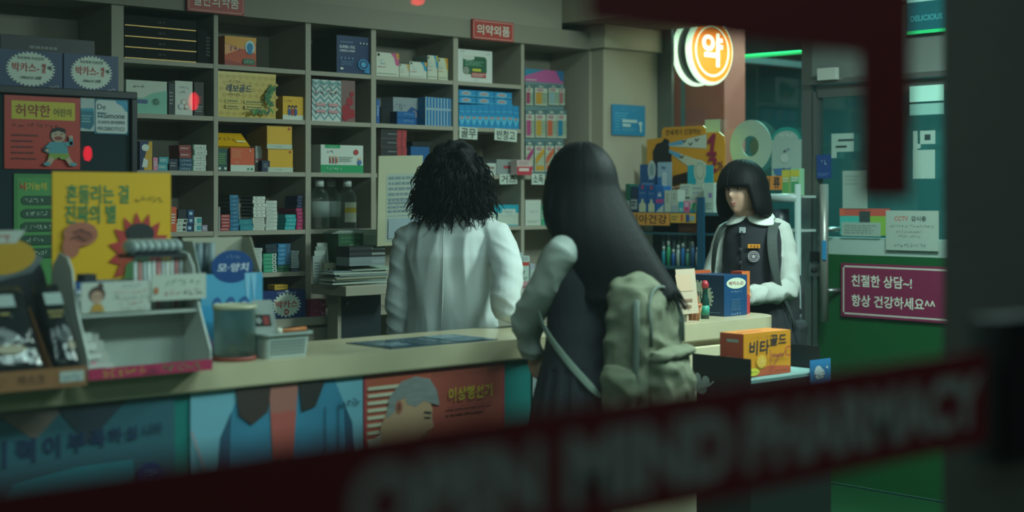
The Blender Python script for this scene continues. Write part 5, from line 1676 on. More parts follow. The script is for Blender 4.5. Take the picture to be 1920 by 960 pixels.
mb.build('paper_sheet', None, 'blank pale sheet stuck on the door glass above the coloured strips', 'paper')
mb, f = xsheet(1575, 1668, 391, 441, XG + .0035, M('#a0483c', .6))
f.rect(0, .72, 1, 1, M('#a84a3c')).rect(0, 0, .55, .72, M('#3a9a90')).rect(.40, 0, .62, .9, M('#2c3a3a')).rect(.62, 0, 1, .72, M('#6f9a3c')).rect(0, .72, .1, 1, M('#b8533c'))
mb.build('colour_poster', None, 'red, teal and lime colour-blocked poster behind the papers on the door', 'poster')
mb, f = xsheet(1531, 1558, 290, 335, XG - .002, M('#17346a', .5))
f.rect(0, 0, 1, 1, M('#173a74')).scrawl(2, .5, .68, .22, M('#9fb0c4'), w=.45, bold=.05).lines(.1, .1, .9, .25, 2, M('#4a6a9c'))
mb.build('push_sticker', None, 'navy sticker with pale characters on the door glass above the handle', 'sticker')
LW = M('#8fa89f', .6)
mb, f = xsheet(1559, 1601, 250, 296, XG, LW)
mb = MB()
f.mb = mb
z_ = f.O
f.mb.add([f.p(0, .25), f.p(1, .25), f.p(1, 1), f.p(0, 1)], [(0, 1, 2, 3)], LW)
f.rect(0, 0, .24, .26, LW).rect(.3, .68, 1, .76, M('#22383a')).rect(.2, .42, .7, .5, M('#22383a'))
mb.build('glass_lettering', None, 'white reversed letter piece on the door glass near the hinge post', 'lettering')
mb, f = xsheet(1712, 1756, 245, 335, XG, LW)
mb = MB()
f.mb = mb
f.rect(.3, .72, .95, 1, LW).rect(.5, .8, .75, .92, M('#22383a')).rect(0, .55, .2, 1, LW).ell(.25, .68, .1, .05, LW).rect(0, .0, .95, .6, LW)
mb.build('glass_lettering', None, 'white reversed letter piece on the door glass beside the front pillar', 'lettering')
mb, f = xsheet(1700, 1775, -8, 62, XG - .02, M('#12525c', .5))
f.rect(0, 0, 1, 1, emis('#1a5f68', .25)).rect(0, .86, 1, 1, emis('#8fc4bc', .5)).text('DELICIOUS', .5, .42, .16, emis('#3f8f94', .4), w=.82)
f.rect(0, .0, 1, .09, emis('#2cc878', .45))
mb.build('delicious_sign', None, 'teal lit sign lettered DELICIOUS above the door', 'sign')
mb, f = xsheet(1705, 1770, 160, 190, XG - .02, M('#9fc4ba', .5))  # two glowing patches stand in for white lights reflected over the door
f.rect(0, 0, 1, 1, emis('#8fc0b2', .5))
mb.build('light_reflection', None, 'upper pale glowing patch imitating reflected light over the door beside the pillar', 'reflection')
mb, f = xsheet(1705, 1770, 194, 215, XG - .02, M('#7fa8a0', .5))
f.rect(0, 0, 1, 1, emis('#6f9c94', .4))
mb.build('light_reflection', None, 'lower dimmer glowing patch imitating reflected light over the door beside the pillar', 'reflection')

# ------------------------------------------------------------------ display rack under the window
RX, RB = 5.86, 6.13
ry1, ry0 = 5.555, yx(1340, RX) - .10
RZ = [on_x(1220, 398, RX).z, on_x(1240, 498, RX).z, .70, .35]
BL = M('#0f4a66', .5)
rk = thing('display_rack', ((RX + RB) / 2, (ry0 + ry1) / 2, 0), 'dark teal steel display rack of dental goods under the window', 'rack')
for yy in (ry1 - .012, ry0 + .0):
    MB().box(RX + .02, RX + .05, yy - .012, yy + .012, 0, RZ[0] + .05, BL).build('upright', rk)
um = yx(1316, RX)
MB().box(RX - .012, RX - .001, um - .022, um + .022, 0, RZ[0] + .08, BL).build('upright', rk)
MB().box(RB - .012, RB, ry0, ry1, 0, RZ[0] + .1, M('#173f4c', .6)).build('back_panel', rk)
for z in RZ:
    MB().box(RX, RB - .013, ry0, ry1, z - .015, z, M('#2a5560', .5)).build('shelf_board', rk)
for p0, p1, q0, q1, s, lb in ((1150, 1255, 399, 422, '치아건강', 'wide orange strip'), (1257, 1305, 400, 418, None, 'short orange strip')):
    mb, f = xsheet(p0, p1, q0, q1, RX - .005, M('#c98a3c', .6))
    f.rect(0, 0, 1, 1, M('#cc8c3c' if s else '#c99a3c'))
    if s:
        f.text(s, .63, .5, .74, M('#33261c'), w=.66, bold=.05)
    else:
        f.lines(.05, .2, .3, .8, 2, M('#7a6a4a')).rect(.42, .15, .5, .9, M('#b0503c')).rect(.62, .1, .75, .9, M('#2a4a7a')).ell(.86, .5, .1, .3, M('#7a9a9c'))
    mb.build('shelf_strip', rk, lb)


def rcarton(name, label, px0, px1, pyt, base, paint=None, X=RX + .012, d=.06, z=None, cat='box', group=None, top=None):
    y1, y0 = yx(px0, X), yx(px1, X)
    z = RZ[0] + .001 if z is None else z
    z1 = on_x((px0 + px1) / 2, pyt, X).z
    mb = MB().box(X, X + d, y0, y1, z, z1, base)
    f = lside(mb, X, y0, y1, z, z1)
    f.rect(.005, .005, .995, .995, base)
    if paint:
        paint(f)
    return mb.build(name, None, label, cat, group, bevel=.001)


def p_tooth(f):
    f.rect(0, 0, 1, 1, M('#15508c')).poly([(.1, 0), (.1, .28), (.35, .36), (.4, .48), (.6, .48), (.65, .36), (.9, .28), (.9, 0)], M('#b3b79a')).rect(.4, .84, .62, .98, M('#b03a4a')).scrawl(4, .5, .68, .08, M('#a9bfd6'), w=.6)
rcarton('toothpaste_box', 'dark green carton behind the long-haired girl on the rack', 1173, 1181, 345, M('#14594a'), lambda f: f.rect(0, 0, 1, .4, M('#8f9c98')).lines(.1, .1, .8, .35, 2, GREY))
rcarton('toothpaste_box', 'navy and grey carton beside the dark green one on the rack', 1183, 1195, 350, M('#1c2f4c'), lambda f: f.rect(0, .1, 1, .5, M('#8a9496')).lines(.1, .2, .8, .45, 2, INK))
rcarton('toothpaste_box', 'blue toothpaste carton with red tag, nearest the column', 1197, 1213, 346, M('#15508c'), p_tooth)
rcarton('toothpaste_box', 'blue toothpaste carton with red tag, right of its twin', 1214.5, 1229, 347, M('#15508c'), p_tooth)
rcarton('toothpaste_box', 'blue carton with pink stripe and two white teeth', 1230, 1244, 349, M('#1b5c9c'), lambda f: f.poly([(0, 0), (1, 0), (1, .3)], M('#a9b3a8')).rect(0, .35, 1, .5, M('#a8407c')).poly([(.3, .6), (.4, .8), (.5, .6)], WHITE).poly([(.55, .6), (.65, .8), (.75, .6)], WHITE))
rcarton('toothpaste_box', 'narrow white carton with dark upright print', 1246, 1258, 357, M('#a9b2a4'), lambda f: f.scrawl(1, .5, .8, .12, INK, w=.4).scrawl(1, .5, .64, .12, INK, w=.4).scrawl(1, .5, .5, .1, INK, w=.4))
rcarton('toothpaste_box', 'narrow white carton with dark upright print and grey base', 1259, 1271, 356, M('#a3ada2'), lambda f: f.scrawl(1, .5, .8, .12, INK, w=.4).scrawl(1, .5, .64, .12, INK, w=.4).rect(0, 0, 1, .3, M('#8a9aa0')))
rcarton('brush_pack', 'turquoise toothbrush pack low on the rack shelf', 1273, 1281, 378, M('#2a9aa5'), lambda f: f.rect(.1, .1, .9, .4, M('#8ab4b0')))
rcarton('brush_pack', 'pink toothbrush pack low on the rack shelf', 1282, 1293, 377, M('#c06a8c'), lambda f: f.rect(.2, .5, .8, .9, M('#c9a0b0')).ell(.5, .3, .3, .15, M('#b0446c')))
rcarton('brush_pack', 'mint toothbrush pack low on the rack shelf', 1294, 1305, 379, M('#8fb09c'), lambda f: f.poly([(0, 0), (.6, 0), (1, .9), (.6, 1)], M('#3a8a5c')).rect(0, 0, .8, .3, M('#1f7f90')))
rcarton('label_card', 'white price card with three lines leaning behind the toothbrush packs', 1275, 1296, 345, M('#aab5a4'), lambda f: f.lines(.1, .62, .9, .95, 3, M('#8c98a0')).lines(.1, .45, .9, .58, 1, INK), X=RX + .08, d=.003, cat='card')
rcarton('label_card', 'white price card right of the three-line card', 1297, 1319, 346, M('#a6b3a4'), lambda f: f.lines(.1, .62, .9, .95, 2, M('#8c98a0')).ell(.5, .5, .2, .07, GREY), X=RX + .085, d=.003, cat='card')
rcarton('tall_pack', 'tall white pack with small violet flower at the rack end', 1319.5, 1338, 343, M('#9fb1a6'), lambda f: f.rect(.5, .50, .85, .66, M('#7a6a9c')).lines(.2, .1, .9, .35, 3, M('#7f948c')))
X5 = RX + .14
rcarton('display_card', 'dark blue display card with white disc above the toothpaste', 1200, 1231, 308, M('#164a80'), lambda f: f.ell(.72, .88, .24, .2, M('#b3bcb6')).ell(.72, .88, .15, .13, M('#7f9aa0')).lines(.15, .5, .85, .62, 2, M('#6f92b8')).rect(.55, .68, .8, .76, M('#9fb4c4')), X=X5, d=.004, cat='card')
rcarton('display_card', 'white and blue display card with tooth pictures beside the white-disc card', 1233, 1259, 304, M('#8fa9b8'), lambda f: f.scrawl(1, .5, .86, .14, M('#1f4f90'), w=.5, bold=.06).rect(0, 0, .3, .7, M('#2a6aa8')).rrect(.35, .45, .7, .8, M('#b3c4c9'), .4).rect(.5, .2, .95, .5, M('#2f7ab8')), X=X5 - .01, d=.004, cat='card')
rcarton('display_card', 'turquoise display card with a white clock-like disc', 1289, 1337, 310, M('#1f96a4'), lambda f: f.rect(.34, .0, .66, .9, M('#a9b5a4')).ell(.5, .88, .24, .24, M('#b0b8a6')).ell(.5, .88, .18, .18, M('#8c9a8c')).ell(.5, .88, .15, .15, M('#b0b8a6')), X=X5, d=.004, cat='card')
rcarton('label_card', 'small pale green card pinned above the mosquito poster', 1322, 1350, 224, M('#9cb09c'), lambda f: f.rect(0, 0, 1, 1, M('#9fb3a0')), X=XG, d=.003, z=on_x(1336, 248, XG).z, cat='card')

# orange insect-spray poster board
XB_ = RX + .20
y1, y0 = yx(1213, XB_), yx(1359, XB_)
zt, zb = on_x(1290, 250, XB_).z, RZ[0] + .001
mb = MB()
H_, W_ = zt - zb, y1 - y0
out = [(0, 0), (1, 0), (1, .86), (.985, .95), (.93, 1.0), (.76, 1.0), (.76, 1.06), (.73, 1.09), (.23, 1.09), (.2, 1.06), (.2, .96), (0, .94)]
mb.prism([(XB_, y1 - a * W_, zb + b * H_) for a, b in out], (-1, 0, 0), .006, M('#cf8f22', .5))
f = lside(mb, XB_, y0, y1, zb, zt)
f.k = 1
f.text('전세계가 인정하는', .48, 1.02, .075, M('#4a3a1c'), w=.46, bold=.07)
f.poly([(.10, .2), (.08, .78), (.13, .88), (.2, .9), (.24, .95), (.30, .92), (.30, .80), (.33, .74), (.34, .2)], M('#15181b'))
f.poly([(.29, .88), (.78, .98), (.78, .80), (.30, .84)], M('#b9c0b0')).poly([(.30, .80), (.78, .62), (.76, .42), (.30, .76)], M('#b9bda4')).poly([(.29, .88), (.48, .92), (.48, .86), (.30, .85)], M('#5a9ac0')).poly([(.30, .80), (.45, .74), (.44, .68), (.30, .76)], M('#5a9ac0'))
for a, b in ((.5, .9), (.58, .86), (.66, .91), (.47, .70), (.62, .58)):
    f.line([(a - .02, b + .015), (a, b - .01), (a + .025, b + .02)], .006, M('#3a3a30'))
f.poly([(.80, .90), (.86, .98), (.90, .98), (.87, .76), (.91, .75), (.91, .71), (.79, .71), (.79, .75), (.83, .76), (.845, .88), (.80, .85)], M('#8c1f3c')).text('2', .85, .60, .20, M('#8c1f3c'), w=.12, bold=.04, slant=.15).text('가', .955, .56, .16, M('#6a1f3c'), w=.07)
f.poly([(.36, .34), (.36, .46), (.74, .56), (.74, .44)], M('#3a2a1e')).text('2개의', .46, .28, .13, M('#d6cfb8'), w=.22, bold=.08).poly([(.36, .18), (.36, .30), (.6, .33), (.6, .2)], M('#7c2a2a')).text('2개의', .47, .255, .10, M('#d6cfb8'), w=.2, bold=.08)
mb.build('spray_poster_board', None, 'orange cut-out poster board with black spray can and red numerals on the rack', 'poster')
# small goods on the lower rack shelf
cols_ = ['#1f7f8c', '#2a8a5c', '#1f4f8c', '#8fa39c', '#2a6aa8', '#5aa08a', '#3f6a9c', '#8c9aa0']
nm_ = ['teal', 'green', 'navy', 'pale grey', 'blue', 'mint', 'steel-blue', 'grey']
for i in range(8):
    px = 1240 + i * 9
    X_ = RX + .03
    yy = yx(px, X_)
    z0 = RZ[1] + .001
    hh = [.10, .13, .085, .11, .12, .09, .13, .10][i]
    t = thing('mouthwash_bottle', (X_ + .02, yy, z0), f'small {nm_[i]} bottle on the lower rack shelf under the orange strips', 'bottle', 'small bottles on the lower rack shelf')
    MB().lathe([(0, z0), (.011, z0), (.012, z0 + hh * .6), (.008, z0 + hh * .75), (.005, z0 + hh * .8), (0, z0 + hh * .8)], M(cols_[i], .3), (X_ + .02, yy, 0), 14).build('body', t)
    MB().lathe([(0, z0 + hh * .8), (.007, z0 + hh * .8), (.007, z0 + hh), (0, z0 + hh)], M('#a9b3ac', .4), (X_ + .02, yy, 0), 12).build('cap', t)
for i in range(6):
    px = 1244 + i * 10
    X_ = RX + .12
    yy = yx(px, X_)
    z0 = RZ[1] + .001
    mb = MB().box(X_, X_ + .02, yy - .014, yy + .014, z0, z0 + .16, M(['#39525c', '#5a7478', '#2f5a7a', '#4a6a6c', '#6a7f80', '#33525c'][i], .4))
    lside(mb, X_, yy - .014, yy + .014, z0, z0 + .16).rect(.2, .45, .8, .8, M('#8fa5a4')).line([(.5, .1), (.5, .4)], .004, WHITE)
    mb.build('brush_pack', None, f'upright toothbrush pack at the back of the lower rack shelf, {["first", "second", "third", "fourth", "fifth", "sixth"][i]} from the column', 'pack', 'toothbrush packs at the back of the lower shelf')
rcarton('red_box', 'long brick-red box lying under the short orange strip', 1272, 1306, 420, M('#8c4a34'), lambda f: f.lines(.1, .3, .9, .7, 2, M('#b08a6c')), X=RX + .06, z=on_x(1290, 436, RX + .06).z)
MB().box(RX + .02, RB - .014, ry0, ry1, on_x(1290, 436, RX + .06).z - .012, on_x(1290, 436, RX + .06).z - .001, M('#2a5560', .5)).build('shelf_board', rk)

# white tube stand at the right of the window, behind the bob-haired girl
XT = 5.98
tp, bt = on_x(1496, 345, XT), on_x(1496, 560, XT)
ts = thing('tube_stand', (XT, tp.y, 0), 'white tubular goods stand beside the steel door post', 'stand')
hz = on_x(1470, 371, XT).z
ye = yx(1420, XT)
WT = M('#97a5a2', .4)
MB().tube([(XT, tp.y, 0), (XT, tp.y, tp.z)], .016, WT, 12).build('upright', ts)
MB().tube([(XT, ye, 0), (XT, ye, hz)], .016, WT, 12).build('upright', ts)
MB().tube([(XT, tp.y, hz), (XT, ye, hz)], .022, WT, 12).build('crossbar', ts)
zs = on_x(1470, 430, XT).z
MB().box(XT - .02, XT + .15, tp.y, ye, zs - .012, zs, WT).build('stand_shelf', ts)
MB().box(XT + .05, XT + .15, tp.y, ye, hz + .0, hz + .012, WT).box(XT - .02, XT + .15, tp.y, ye, .3, .312, WT).build('stand_shelf', ts)
mb, f = xsheet(1432, 1466, 330, 356, XT + .045, M('#c27a34', .6))
f.rect(0, 0, 1, 1, M('#c47c34')).text('류', .72, .5, .82, INK, w=.36, bold=.05).text('의', .2, .5, .82, INK, w=.3, bold=.05)
mb.build('category_sign', ts, 'small orange sign with a dark character')
for i, (a, b, y, c1, c2, lb) in enumerate(((1466, 1481, 318, '#8fa05a', '#5a9a5c', 'yellow-green packet'), (1482, 1499, 316, '#7fb08c', '#3f8a5c', 'mint green packet'))):
    z0 = hz + .013
    X_ = XT + .07
    y1, y0 = yx(a, X_), yx(b, X_)
    z1 = on_x(a, y, X_).z
    mb = MB().box(X_, X_ + .04, y0, y1, z0, z1, M(c1, .5))
    lside(mb, X_, y0, y1, z0, z1).rect(0, .7, 1, .95, M('#b0a83c')).rect(.1, .1, .9, .5, M(c2)).lines(.15, .5, .85, .7, 2, M('#c2ccb8'))
    mb.build('herb_packet', None, f'{lb} on the white tube stand by the steel post', 'packet')
z0 = zs + .001
mb = MB().lathe([(0, z0), (.05, z0), (.05, z0 + .03), (.048, z0 + .1), (0, z0 + .1)], M('#1f2c34', .4), (XT + .06, yx(1462, XT + .06), 0), 20)
mb.build('dark_tin', None, 'dark round tin on the lower shelf of the white tube stand', 'tin')

# ------------------------------------------------------------------ vinyl on the shop window: one big letter stroke and the name strip
YV = YG - .0015
VR = M('#64161c', .6)
LZ = on_y(1400, 78, YV).z
lx0, lx1, lx2 = xy(1100, YV), xy(1613, YV), xy(1708, YV)
lz0 = on_y(1660, 372, YV).z
mb = MB()
mb.prism([(lx0, YV, LZ), (lx1, YV, LZ), (lx1, YV, lz0), (lx2, YV, lz0), (lx2, YV, LZ + .105), (lx0, YV, LZ + .105)], (0, -1, 0), .0012, VR)
mb.build('window_letter', None, 'huge dark red letter stroke stuck across the top right of the shop window', 'lettering')
zs1, zs0 = on_y(1600, 690, YV).z, on_y(1600, 884, YV).z
sx0, sx1 = -.6, xy(1850, YV)
mb = MB().box(sx0, sx1, YV, YV + .0012, zs0, zs1, VR)
f = front(mb, sx0, sx1, YV, zs0, zs1)
f.step = .0004
LT = M('#8f9a94', .6)
W_ = sx1 - sx0
for s, p0, p1 in (('OPEN', 660, 1014), ('MIND', 1062, 1372), ('PHARMACY', 1396, 1838)):
    a0, a1 = (xy(p0, YV) - sx0) / W_, (xy(p1, YV) - sx0) / W_
    f.text(s, (a0 + a1) / 2, .48, .58, LT, w=a1 - a0, bold=.05)
mb.build('window_name_strip', None, 'dark red strip lettered OPEN MIND PHARMACY across the bottom of the shop window', 'lettering')
MB().box(sx1 + .01, 2.36, YV - .02, YG + .03, zs0 - .03, zs1 + .04, M('#0d0f10', .6)).build('window_rail', kind='structure')

# red signal lamps across the street, behind the camera: they show as dim red glints in the shop glass
for px, py, t_, w_, h_ in ((365, 190, 6.4, .020, .040), (166, 288, 6.4, .018, .034), (785, 2, 6.8, .030, .02)):
    v_ = at_t(px, py, t_)
    q = Vector((v_.x, 2 * YG - v_.y, v_.z))
    sp = thing('signal_post', (q.x, q.y, -.1), 'dark street post with small red lamp mirrored in the shop glass', 'lamp', 'street signal lamps mirrored in the glass')
    MB().ell(q, (w_, w_, h_), emis('#ff1230', 26), 14, 10).build('red_lamp', sp)
    MB().box(q.x - .02, q.x + .02, q.y - .09, q.y - .05, -.1, q.z + .1, M('#101213')).box(q.x - .03, q.x + .03, q.y - .05, q.y - .03, q.z - .06, q.z + .06, M('#101213')).build('post', sp)

# ------------------------------------------------------------------ people
SKIN = M('#c49a84', .5, noise=.25, scale=18, dark=.85)
HAIR = M('#090c0e', .6, spec=.14, noise=.6, scale=40, dark=.4, stretch=(1, 1, .12), bump=.15, bscale=120)
COAT = M('#c3c9c8', .8, noise=.25, scale=6, dark=.88, bump=.15, bscale=260)
BLOUSE = M('#b0b5af', .75, noise=.25, scale=6, dark=.88, bump=.12, bscale=260)
VEST = M('#1b1d26', .85, noise=.4, scale=12, dark=.7, bump=.2, bscale=320)
SKIRT = M('#181a21', .85, noise=.4, scale=12, dark=.7)
CLOUD = {}


def cloud(sc):
    if sc not in CLOUD:
        t = bpy.data.textures.new('cloth_folds', 'CLOUDS')
        t.noise_scale = sc
        t.noise_depth = 2
        CLOUD[sc] = t
    return CLOUD[sc]


def soft(voxel, it=6, disp=0.0, sc=.08):
    m = [('REMESH', dict(mode='VOXEL', voxel_size=voxel, use_smooth_shade=True)), ('SMOOTH', dict(factor=.5, iterations=it))]
    if disp:
        m.append(('DISPLACE', dict(texture=cloud(sc), strength=disp, mid_level=.5, texture_coords='LOCAL')))
        m.append(('SMOOTH', dict(factor=.5, iterations=2)))
    return m


def bake(o, amp, kind):
    """Freeze a softened shape and work cloth folds into it."""
    bpy.context.view_layer.update()
    me = bpy.data.meshes.new_from_object(o.evaluated_get(bpy.context.evaluated_depsgraph_get()))
    o.modifiers.clear()
    old = o.data
    o.data = me
    bpy.data.meshes.remove(old)
    ns = [v.normal.copy() for v in me.vertices]
    for v, n in zip(me.vertices, ns):
        p = v.co
        if kind == 'coat':
            s = min(1, max(0, (abs(p.x) - .16) / .05)) if p.z > .8 else 0
            long_ = 1 - abs(mnoise.noise((p.x * 11 + p.z * 1.5, p.y * 11, p.z * 1.6 + 3)))
            diag = 1 - abs(mnoise.noise((p.x * 6 + p.z * 9, p.y * 9, p.z * 17 + p.x * 8)))
            k = (long_ - .75) * (1 - s) * 1.1 + (diag - .75) * s * .55
        elif kind == 'sleeve':
            q = 1 - abs(mnoise.noise((p.x * 10 + p.z * 7, p.y * 10 - p.z * 5, p.z * 13)))
            k = (q - .75) * (.45 + .9 * min(1, max(0, (1.22 - p.z) / .15)))
        else:
            q = 1 - abs(mnoise.noise((p.x * 8 + 4, p.y * 8, p.z * 11 + p.x * 5)))
            k = q - .75 + .35 * mnoise.noise((p.x * 22, p.y * 22, p.z * 26))
        v.co = p + n * (amp * k)
    me.polygons.foreach_set('use_smooth', [True] * len(me.polygons))
    me.update()


def ering(z, cx, cy, rx, ry, n=28, e=1.0):
    out = []
    for i in range(n):
        t = 2 * math.pi * i / n
        c, s = math.cos(t), math.sin(t)
        out.append(Vector((cx + rx * math.copysign(abs(c) ** e, c), cy + ry * math.copysign(abs(s) ** e, s), z)))
    return out


def G(x, m, s):
    return math.exp(-((x - m) / s) ** 2)


def head_point(d):
    """Unit direction -> point of a young woman's head, centred between the ears, +y the face."""
    x, y, z = .072 * d.x, .090 * d.y, .114 * d.z
    if d.z < 0:
        k = -d.z
        x *= 1 - .34 * k ** 1.6
        if d.y < 0:
            y *= 1 - .45 * k
    if d.y > 0:
        f = min(1, d.y * 1.6)
        y *= .97
        dx, dz = d.x, d.z
        y += f * (.019 * G(dx, 0, .11) * G(dz, -.16, .13) + .008 * G(dx, 0, .10) * G(dz, .06, .16))
        y -= f * .008 * (G(dx, .36, .17) + G(dx, -.36, .17)) * G(dz, .09, .09)
        y += f * .003 * (G(dx, .48, .18) + G(dx, -.48, .18)) * G(dz, -.16, .18)
        y += f * .007 * G(dx, 0, .22) * (G(dz, -.44, .055) + G(dz, -.55, .055))
        y += f * .012 * G(dx, 0, .28) * G(dz, -.80, .16)
    return Vector((x, y, z))


def add_head(mb, tf, m, n=56, k=44):
    rings = []
    for i in range(k + 1):
        ph = max(min(-math.pi / 2 + math.pi * i / k, math.pi / 2 - .03), -math.pi / 2 + .03)
        rings.append([tf(head_point(Vector((math.cos(ph) * math.sin(2 * math.pi * j / n), -math.cos(ph) * math.cos(2 * math.pi * j / n), math.sin(ph))))) for j in range(n)])
    mb.loft(rings, m)


def face_at(dx, dz):
    dy = math.sqrt(max(0, 1 - dx * dx - dz * dz))
    return head_point(Vector((dx, dy, dz)))


def add_hand(mb, W, D, N, side, curl, m):
    """A hand from wrist W along D, back of the hand facing N, thumb on +side of D x N."""
    W, D, N = Vector(W), Vector(D).normalized(), Vector(N)
    N = (N - D * N.dot(D)).normalized()
    S = D.cross(N).normalized() * side
    rings = []
    for s, wd, th in ((-.01, .024, .020), (.01, .027, .019), (.035, .036, .017), (.065, .040, .015), (.088, .037, .012)):
        rings.append([W + D * s + S * wd * math.cos(q) + N * th * math.sin(q) for q in [2 * math.pi * i / 14 for i in range(14)]])
    mb.loft(rings, m)
    for i, (o, L, r) in enumerate(((.028, .072, .0085), (.010, .080, .009), (-.010, .075, .0085), (-.027, .058, .0075))):
        p = W + D * (.080 - .004 * abs(i - 1.2)) + S * o
        a = curl * (.75 + .12 * i)
        d, pts = D.copy(), [p - D * .015, p]
        for seg in (.42, .32, .26):
            a_ = a
            d = (Matrix.Rotation(-a_, 3, S * side) @ d)
            p = p + d * L * seg
            pts.append(p)
        mb.tube(pts, [r * 1.05, r * 1.05, r, r * .92, r * .75], m, 8)
    p = W + D * .022 + S * .024
    d = (D * .62 + S * .70 - N * .25).normalized()
    q = p + d * .038
    d2 = (D * .9 + S * .2 - N * .35).normalized()
    mb.tube([p - d * .012, p, q, q + d2 * .028, q + d2 * .046], [.012, .012, .0105, .0095, .007], m, 8)


def limb(mb, pts, r, m, n=14, sub=4):
    """A tapering limb through joints, rounded at the bends."""
    P = [Vector(p) for p in pts]
    out, rad = [], []
    for i in range(len(P) - 1):
        for k in range(sub):
            t = k / sub
            p0, p1, p2, p3 = P[max(i - 1, 0)], P[i], P[i + 1], P[min(i + 2, len(P) - 1)]
            c = .5 * ((2 * p1) + (p2 - p0) * t + (2 * p0 - 5 * p1 + 4 * p2 - p3) * t * t + (3 * p1 - p0 - 3 * p2 + p3) * t ** 3)
            lin_ = p1.lerp(p2, t)
            out.append(c.lerp(lin_, .55))
            rad.append(r[i] + (r[i + 1] - r[i]) * t)
    out.append(P[-1])
    rad.append(r[-1])
    mb.tube(out, rad, m, n)


def skin_body(p, hc, yaw, arms, foot=.10, scale=1.0, hands=None):
    """One continuous body: head, neck, torso, arms with hands, legs."""
    mb = MB()
    R = Matrix.Rotation(yaw, 3, 'Z')
    tf = lambda q: R @ q + Vector(hc)
    add_head(mb, tf, SKIN)
    mb.tube([(0, -.01, 1.26), (0, -.01, 1.36), (hc[0], hc[1] - .022, hc[2] - .085), (hc[0], hc[1] - .02, hc[2] - .03)], [.07, .054, .050, .052], SKIN, 18)
    mb.loft([ering(.86, 0, 0, .155, .105), ering(.98, 0, 0, .125, .09), ering(1.12, 0, 0, .115, .085), ering(1.24, 0, -.005, .115, .08), ering(1.31, 0, -.01, .10, .06), ering(1.35, 0, -.01, .06, .05)], SKIN)
    for (sh, el, wr, D, N, side, curl) in arms:
        limb(mb, [(sh[0] * .6, sh[1], sh[2] - .03), Vector(sh) - Vector((0, 0, .012)), el, wr], [.034, .034, .03, .024], SKIN)
        add_hand(mb, wr, D, N, side, curl, SKIN)
    for s in (-1, 1):
        limb(mb, [(s * .075, 0, .90), (s * .085, .005, .72), (s * .085, .01, .46), (s * .085, -.01, .25), (s * .085, -.01, .07)], [.085, .078, .053, .046, .034], SKIN)
        mb.tube([(s * .085, -.04, .05), (s * .085, .06, .045), (s * .088, .13, .03)], [.034, .035, .022], SKIN, 12)
    return mb.build('body', p, mods=soft(.005, 2))


def shoes(p, m):
    for s in (-1, 1):
        mb = MB().loft([ering(.001, s * .087, .045, .044, .125, 24, .85), ering(.025, s * .087, .045, .047, .128, 24, .85), ering(.05, s * .087, .03, .045, .105, 24), ering(.085, s * .087, -.02, .042, .055, 24)], m)
        mb.build('shoe', p)


def locks(mb, paths, r0, m, n=5, taper=.25):
    for path in paths:
        k = len(path)
        mb.tube(path, [r0 * (1 - (1 - taper) * (i / (k - 1)) ** 2) * (.55 if i == 0 else 1) for i in range(k)], m, n)


def to_local(loc, rz, wpt):
    d = Vector(wpt) - Vector(loc)
    return Matrix.Rotation(-rz, 3, 'Z') @ d


def facing(fx, fy):
    return math.atan2(-fx, fy)


def collar(p, m):
    """A rounded turn-down collar, two flaps lying on the chest and meeting at the throat."""
    mb = MB()
    for s in (-1, 1):
        rings = []
        for i in range(19):
            t = i / 18
            a = math.radians(86 - t * 172)
            c, q = math.cos(a) * s, math.sin(a)
            fr_ = max(0, q)
            w = 1 if i > 5 else math.sin(math.pi / 2 * (i + 1.2) / 7.2) ** .7
            w *= .62 + .38 * fr_ if q < .3 else 1
            top = Vector((.058 * c, -.008 + .060 * q, 1.392 - .022 * fr_))
            edge = Vector(((.128) * c, -.008 + (.118 if q > 0 else .095) * q, 1.328 - .018 * fr_))
            mid = top.lerp(edge, .35 * w) + Vector((c * .010, q * .010, .010))
            bot = top.lerp(edge, w)
            o = Vector((c, q, .8)).normalized() * .005
            rings.append([top, mid + o, bot + o * 1.6, bot + o * .6, mid - o * .2, top - o * .5])
        if s < 0:
            rings = [list(reversed(r)) for r in rings]
        mb.loft(rings, m, smooth=True)
    return mb.build('collar', p, mods=[('SUBSURF', dict(levels=1, render_levels=1))])


# ---- pharmacist in the white coat, seen from behind
loc1 = at_t(848, 370, 5.95)
loc1.z = 0
a, b, _ = ray(848, 370)
v = Vector((a, b, 0)).normalized()
ang = math.radians(-14)
fwd = Vector((v.x * math.cos(ang) - v.y * math.sin(ang), v.x * math.sin(ang) + v.y * math.cos(ang), 0))
rz1 = facing(fwd.x, fwd.y)
p1 = thing('person', loc1, 'person in a white coat with curly dark hair, seen from behind the counter', 'person', rz=rz1)
L1 = lambda px, py, t: to_local(loc1, rz1, at_t(px, py, t))
shR, elR, wrR = Vector((.185, -.005, 1.30)), L1(948, 588, 5.70), L1(1008, 584, 5.86)
elR.z, wrR.z = 1.022, 1.008
shL, elL, wrL = Vector((-.185, 0, 1.285)), Vector((-.222, -.02, 1.02)), Vector((-.232, .05, .80))
skin_body(p1, (0, .02, 1.50), math.radians(-8), [
    (shR, elR, wrR, wrR - elR, (0, 0, 1), 1, .25), (shL, elL, wrL, (0, .2, -1), (-1, 0, 0), 1, .35)])
mb = MB()
mb.loft([ering(.56, 0, 0, .215, .17, e=.9), ering(.72, 0, 0, .21, .165, e=.9), ering(.88, 0, 0, .20, .155, e=.9), ering(1.0, 0, 0, .180, .145, e=.85), ering(1.12, 0, -.005, .178, .14, e=.85), ering(1.22, 0, -.01, .182, .135, e=.85), ering(1.30, 0, -.01, .175, .115, e=.9), ering(1.345, 0, -.01, .14, .09), ering(1.385, 0, -.01, .085, .07), ering(1.41, 0, -.01, .07, .065)], COAT)
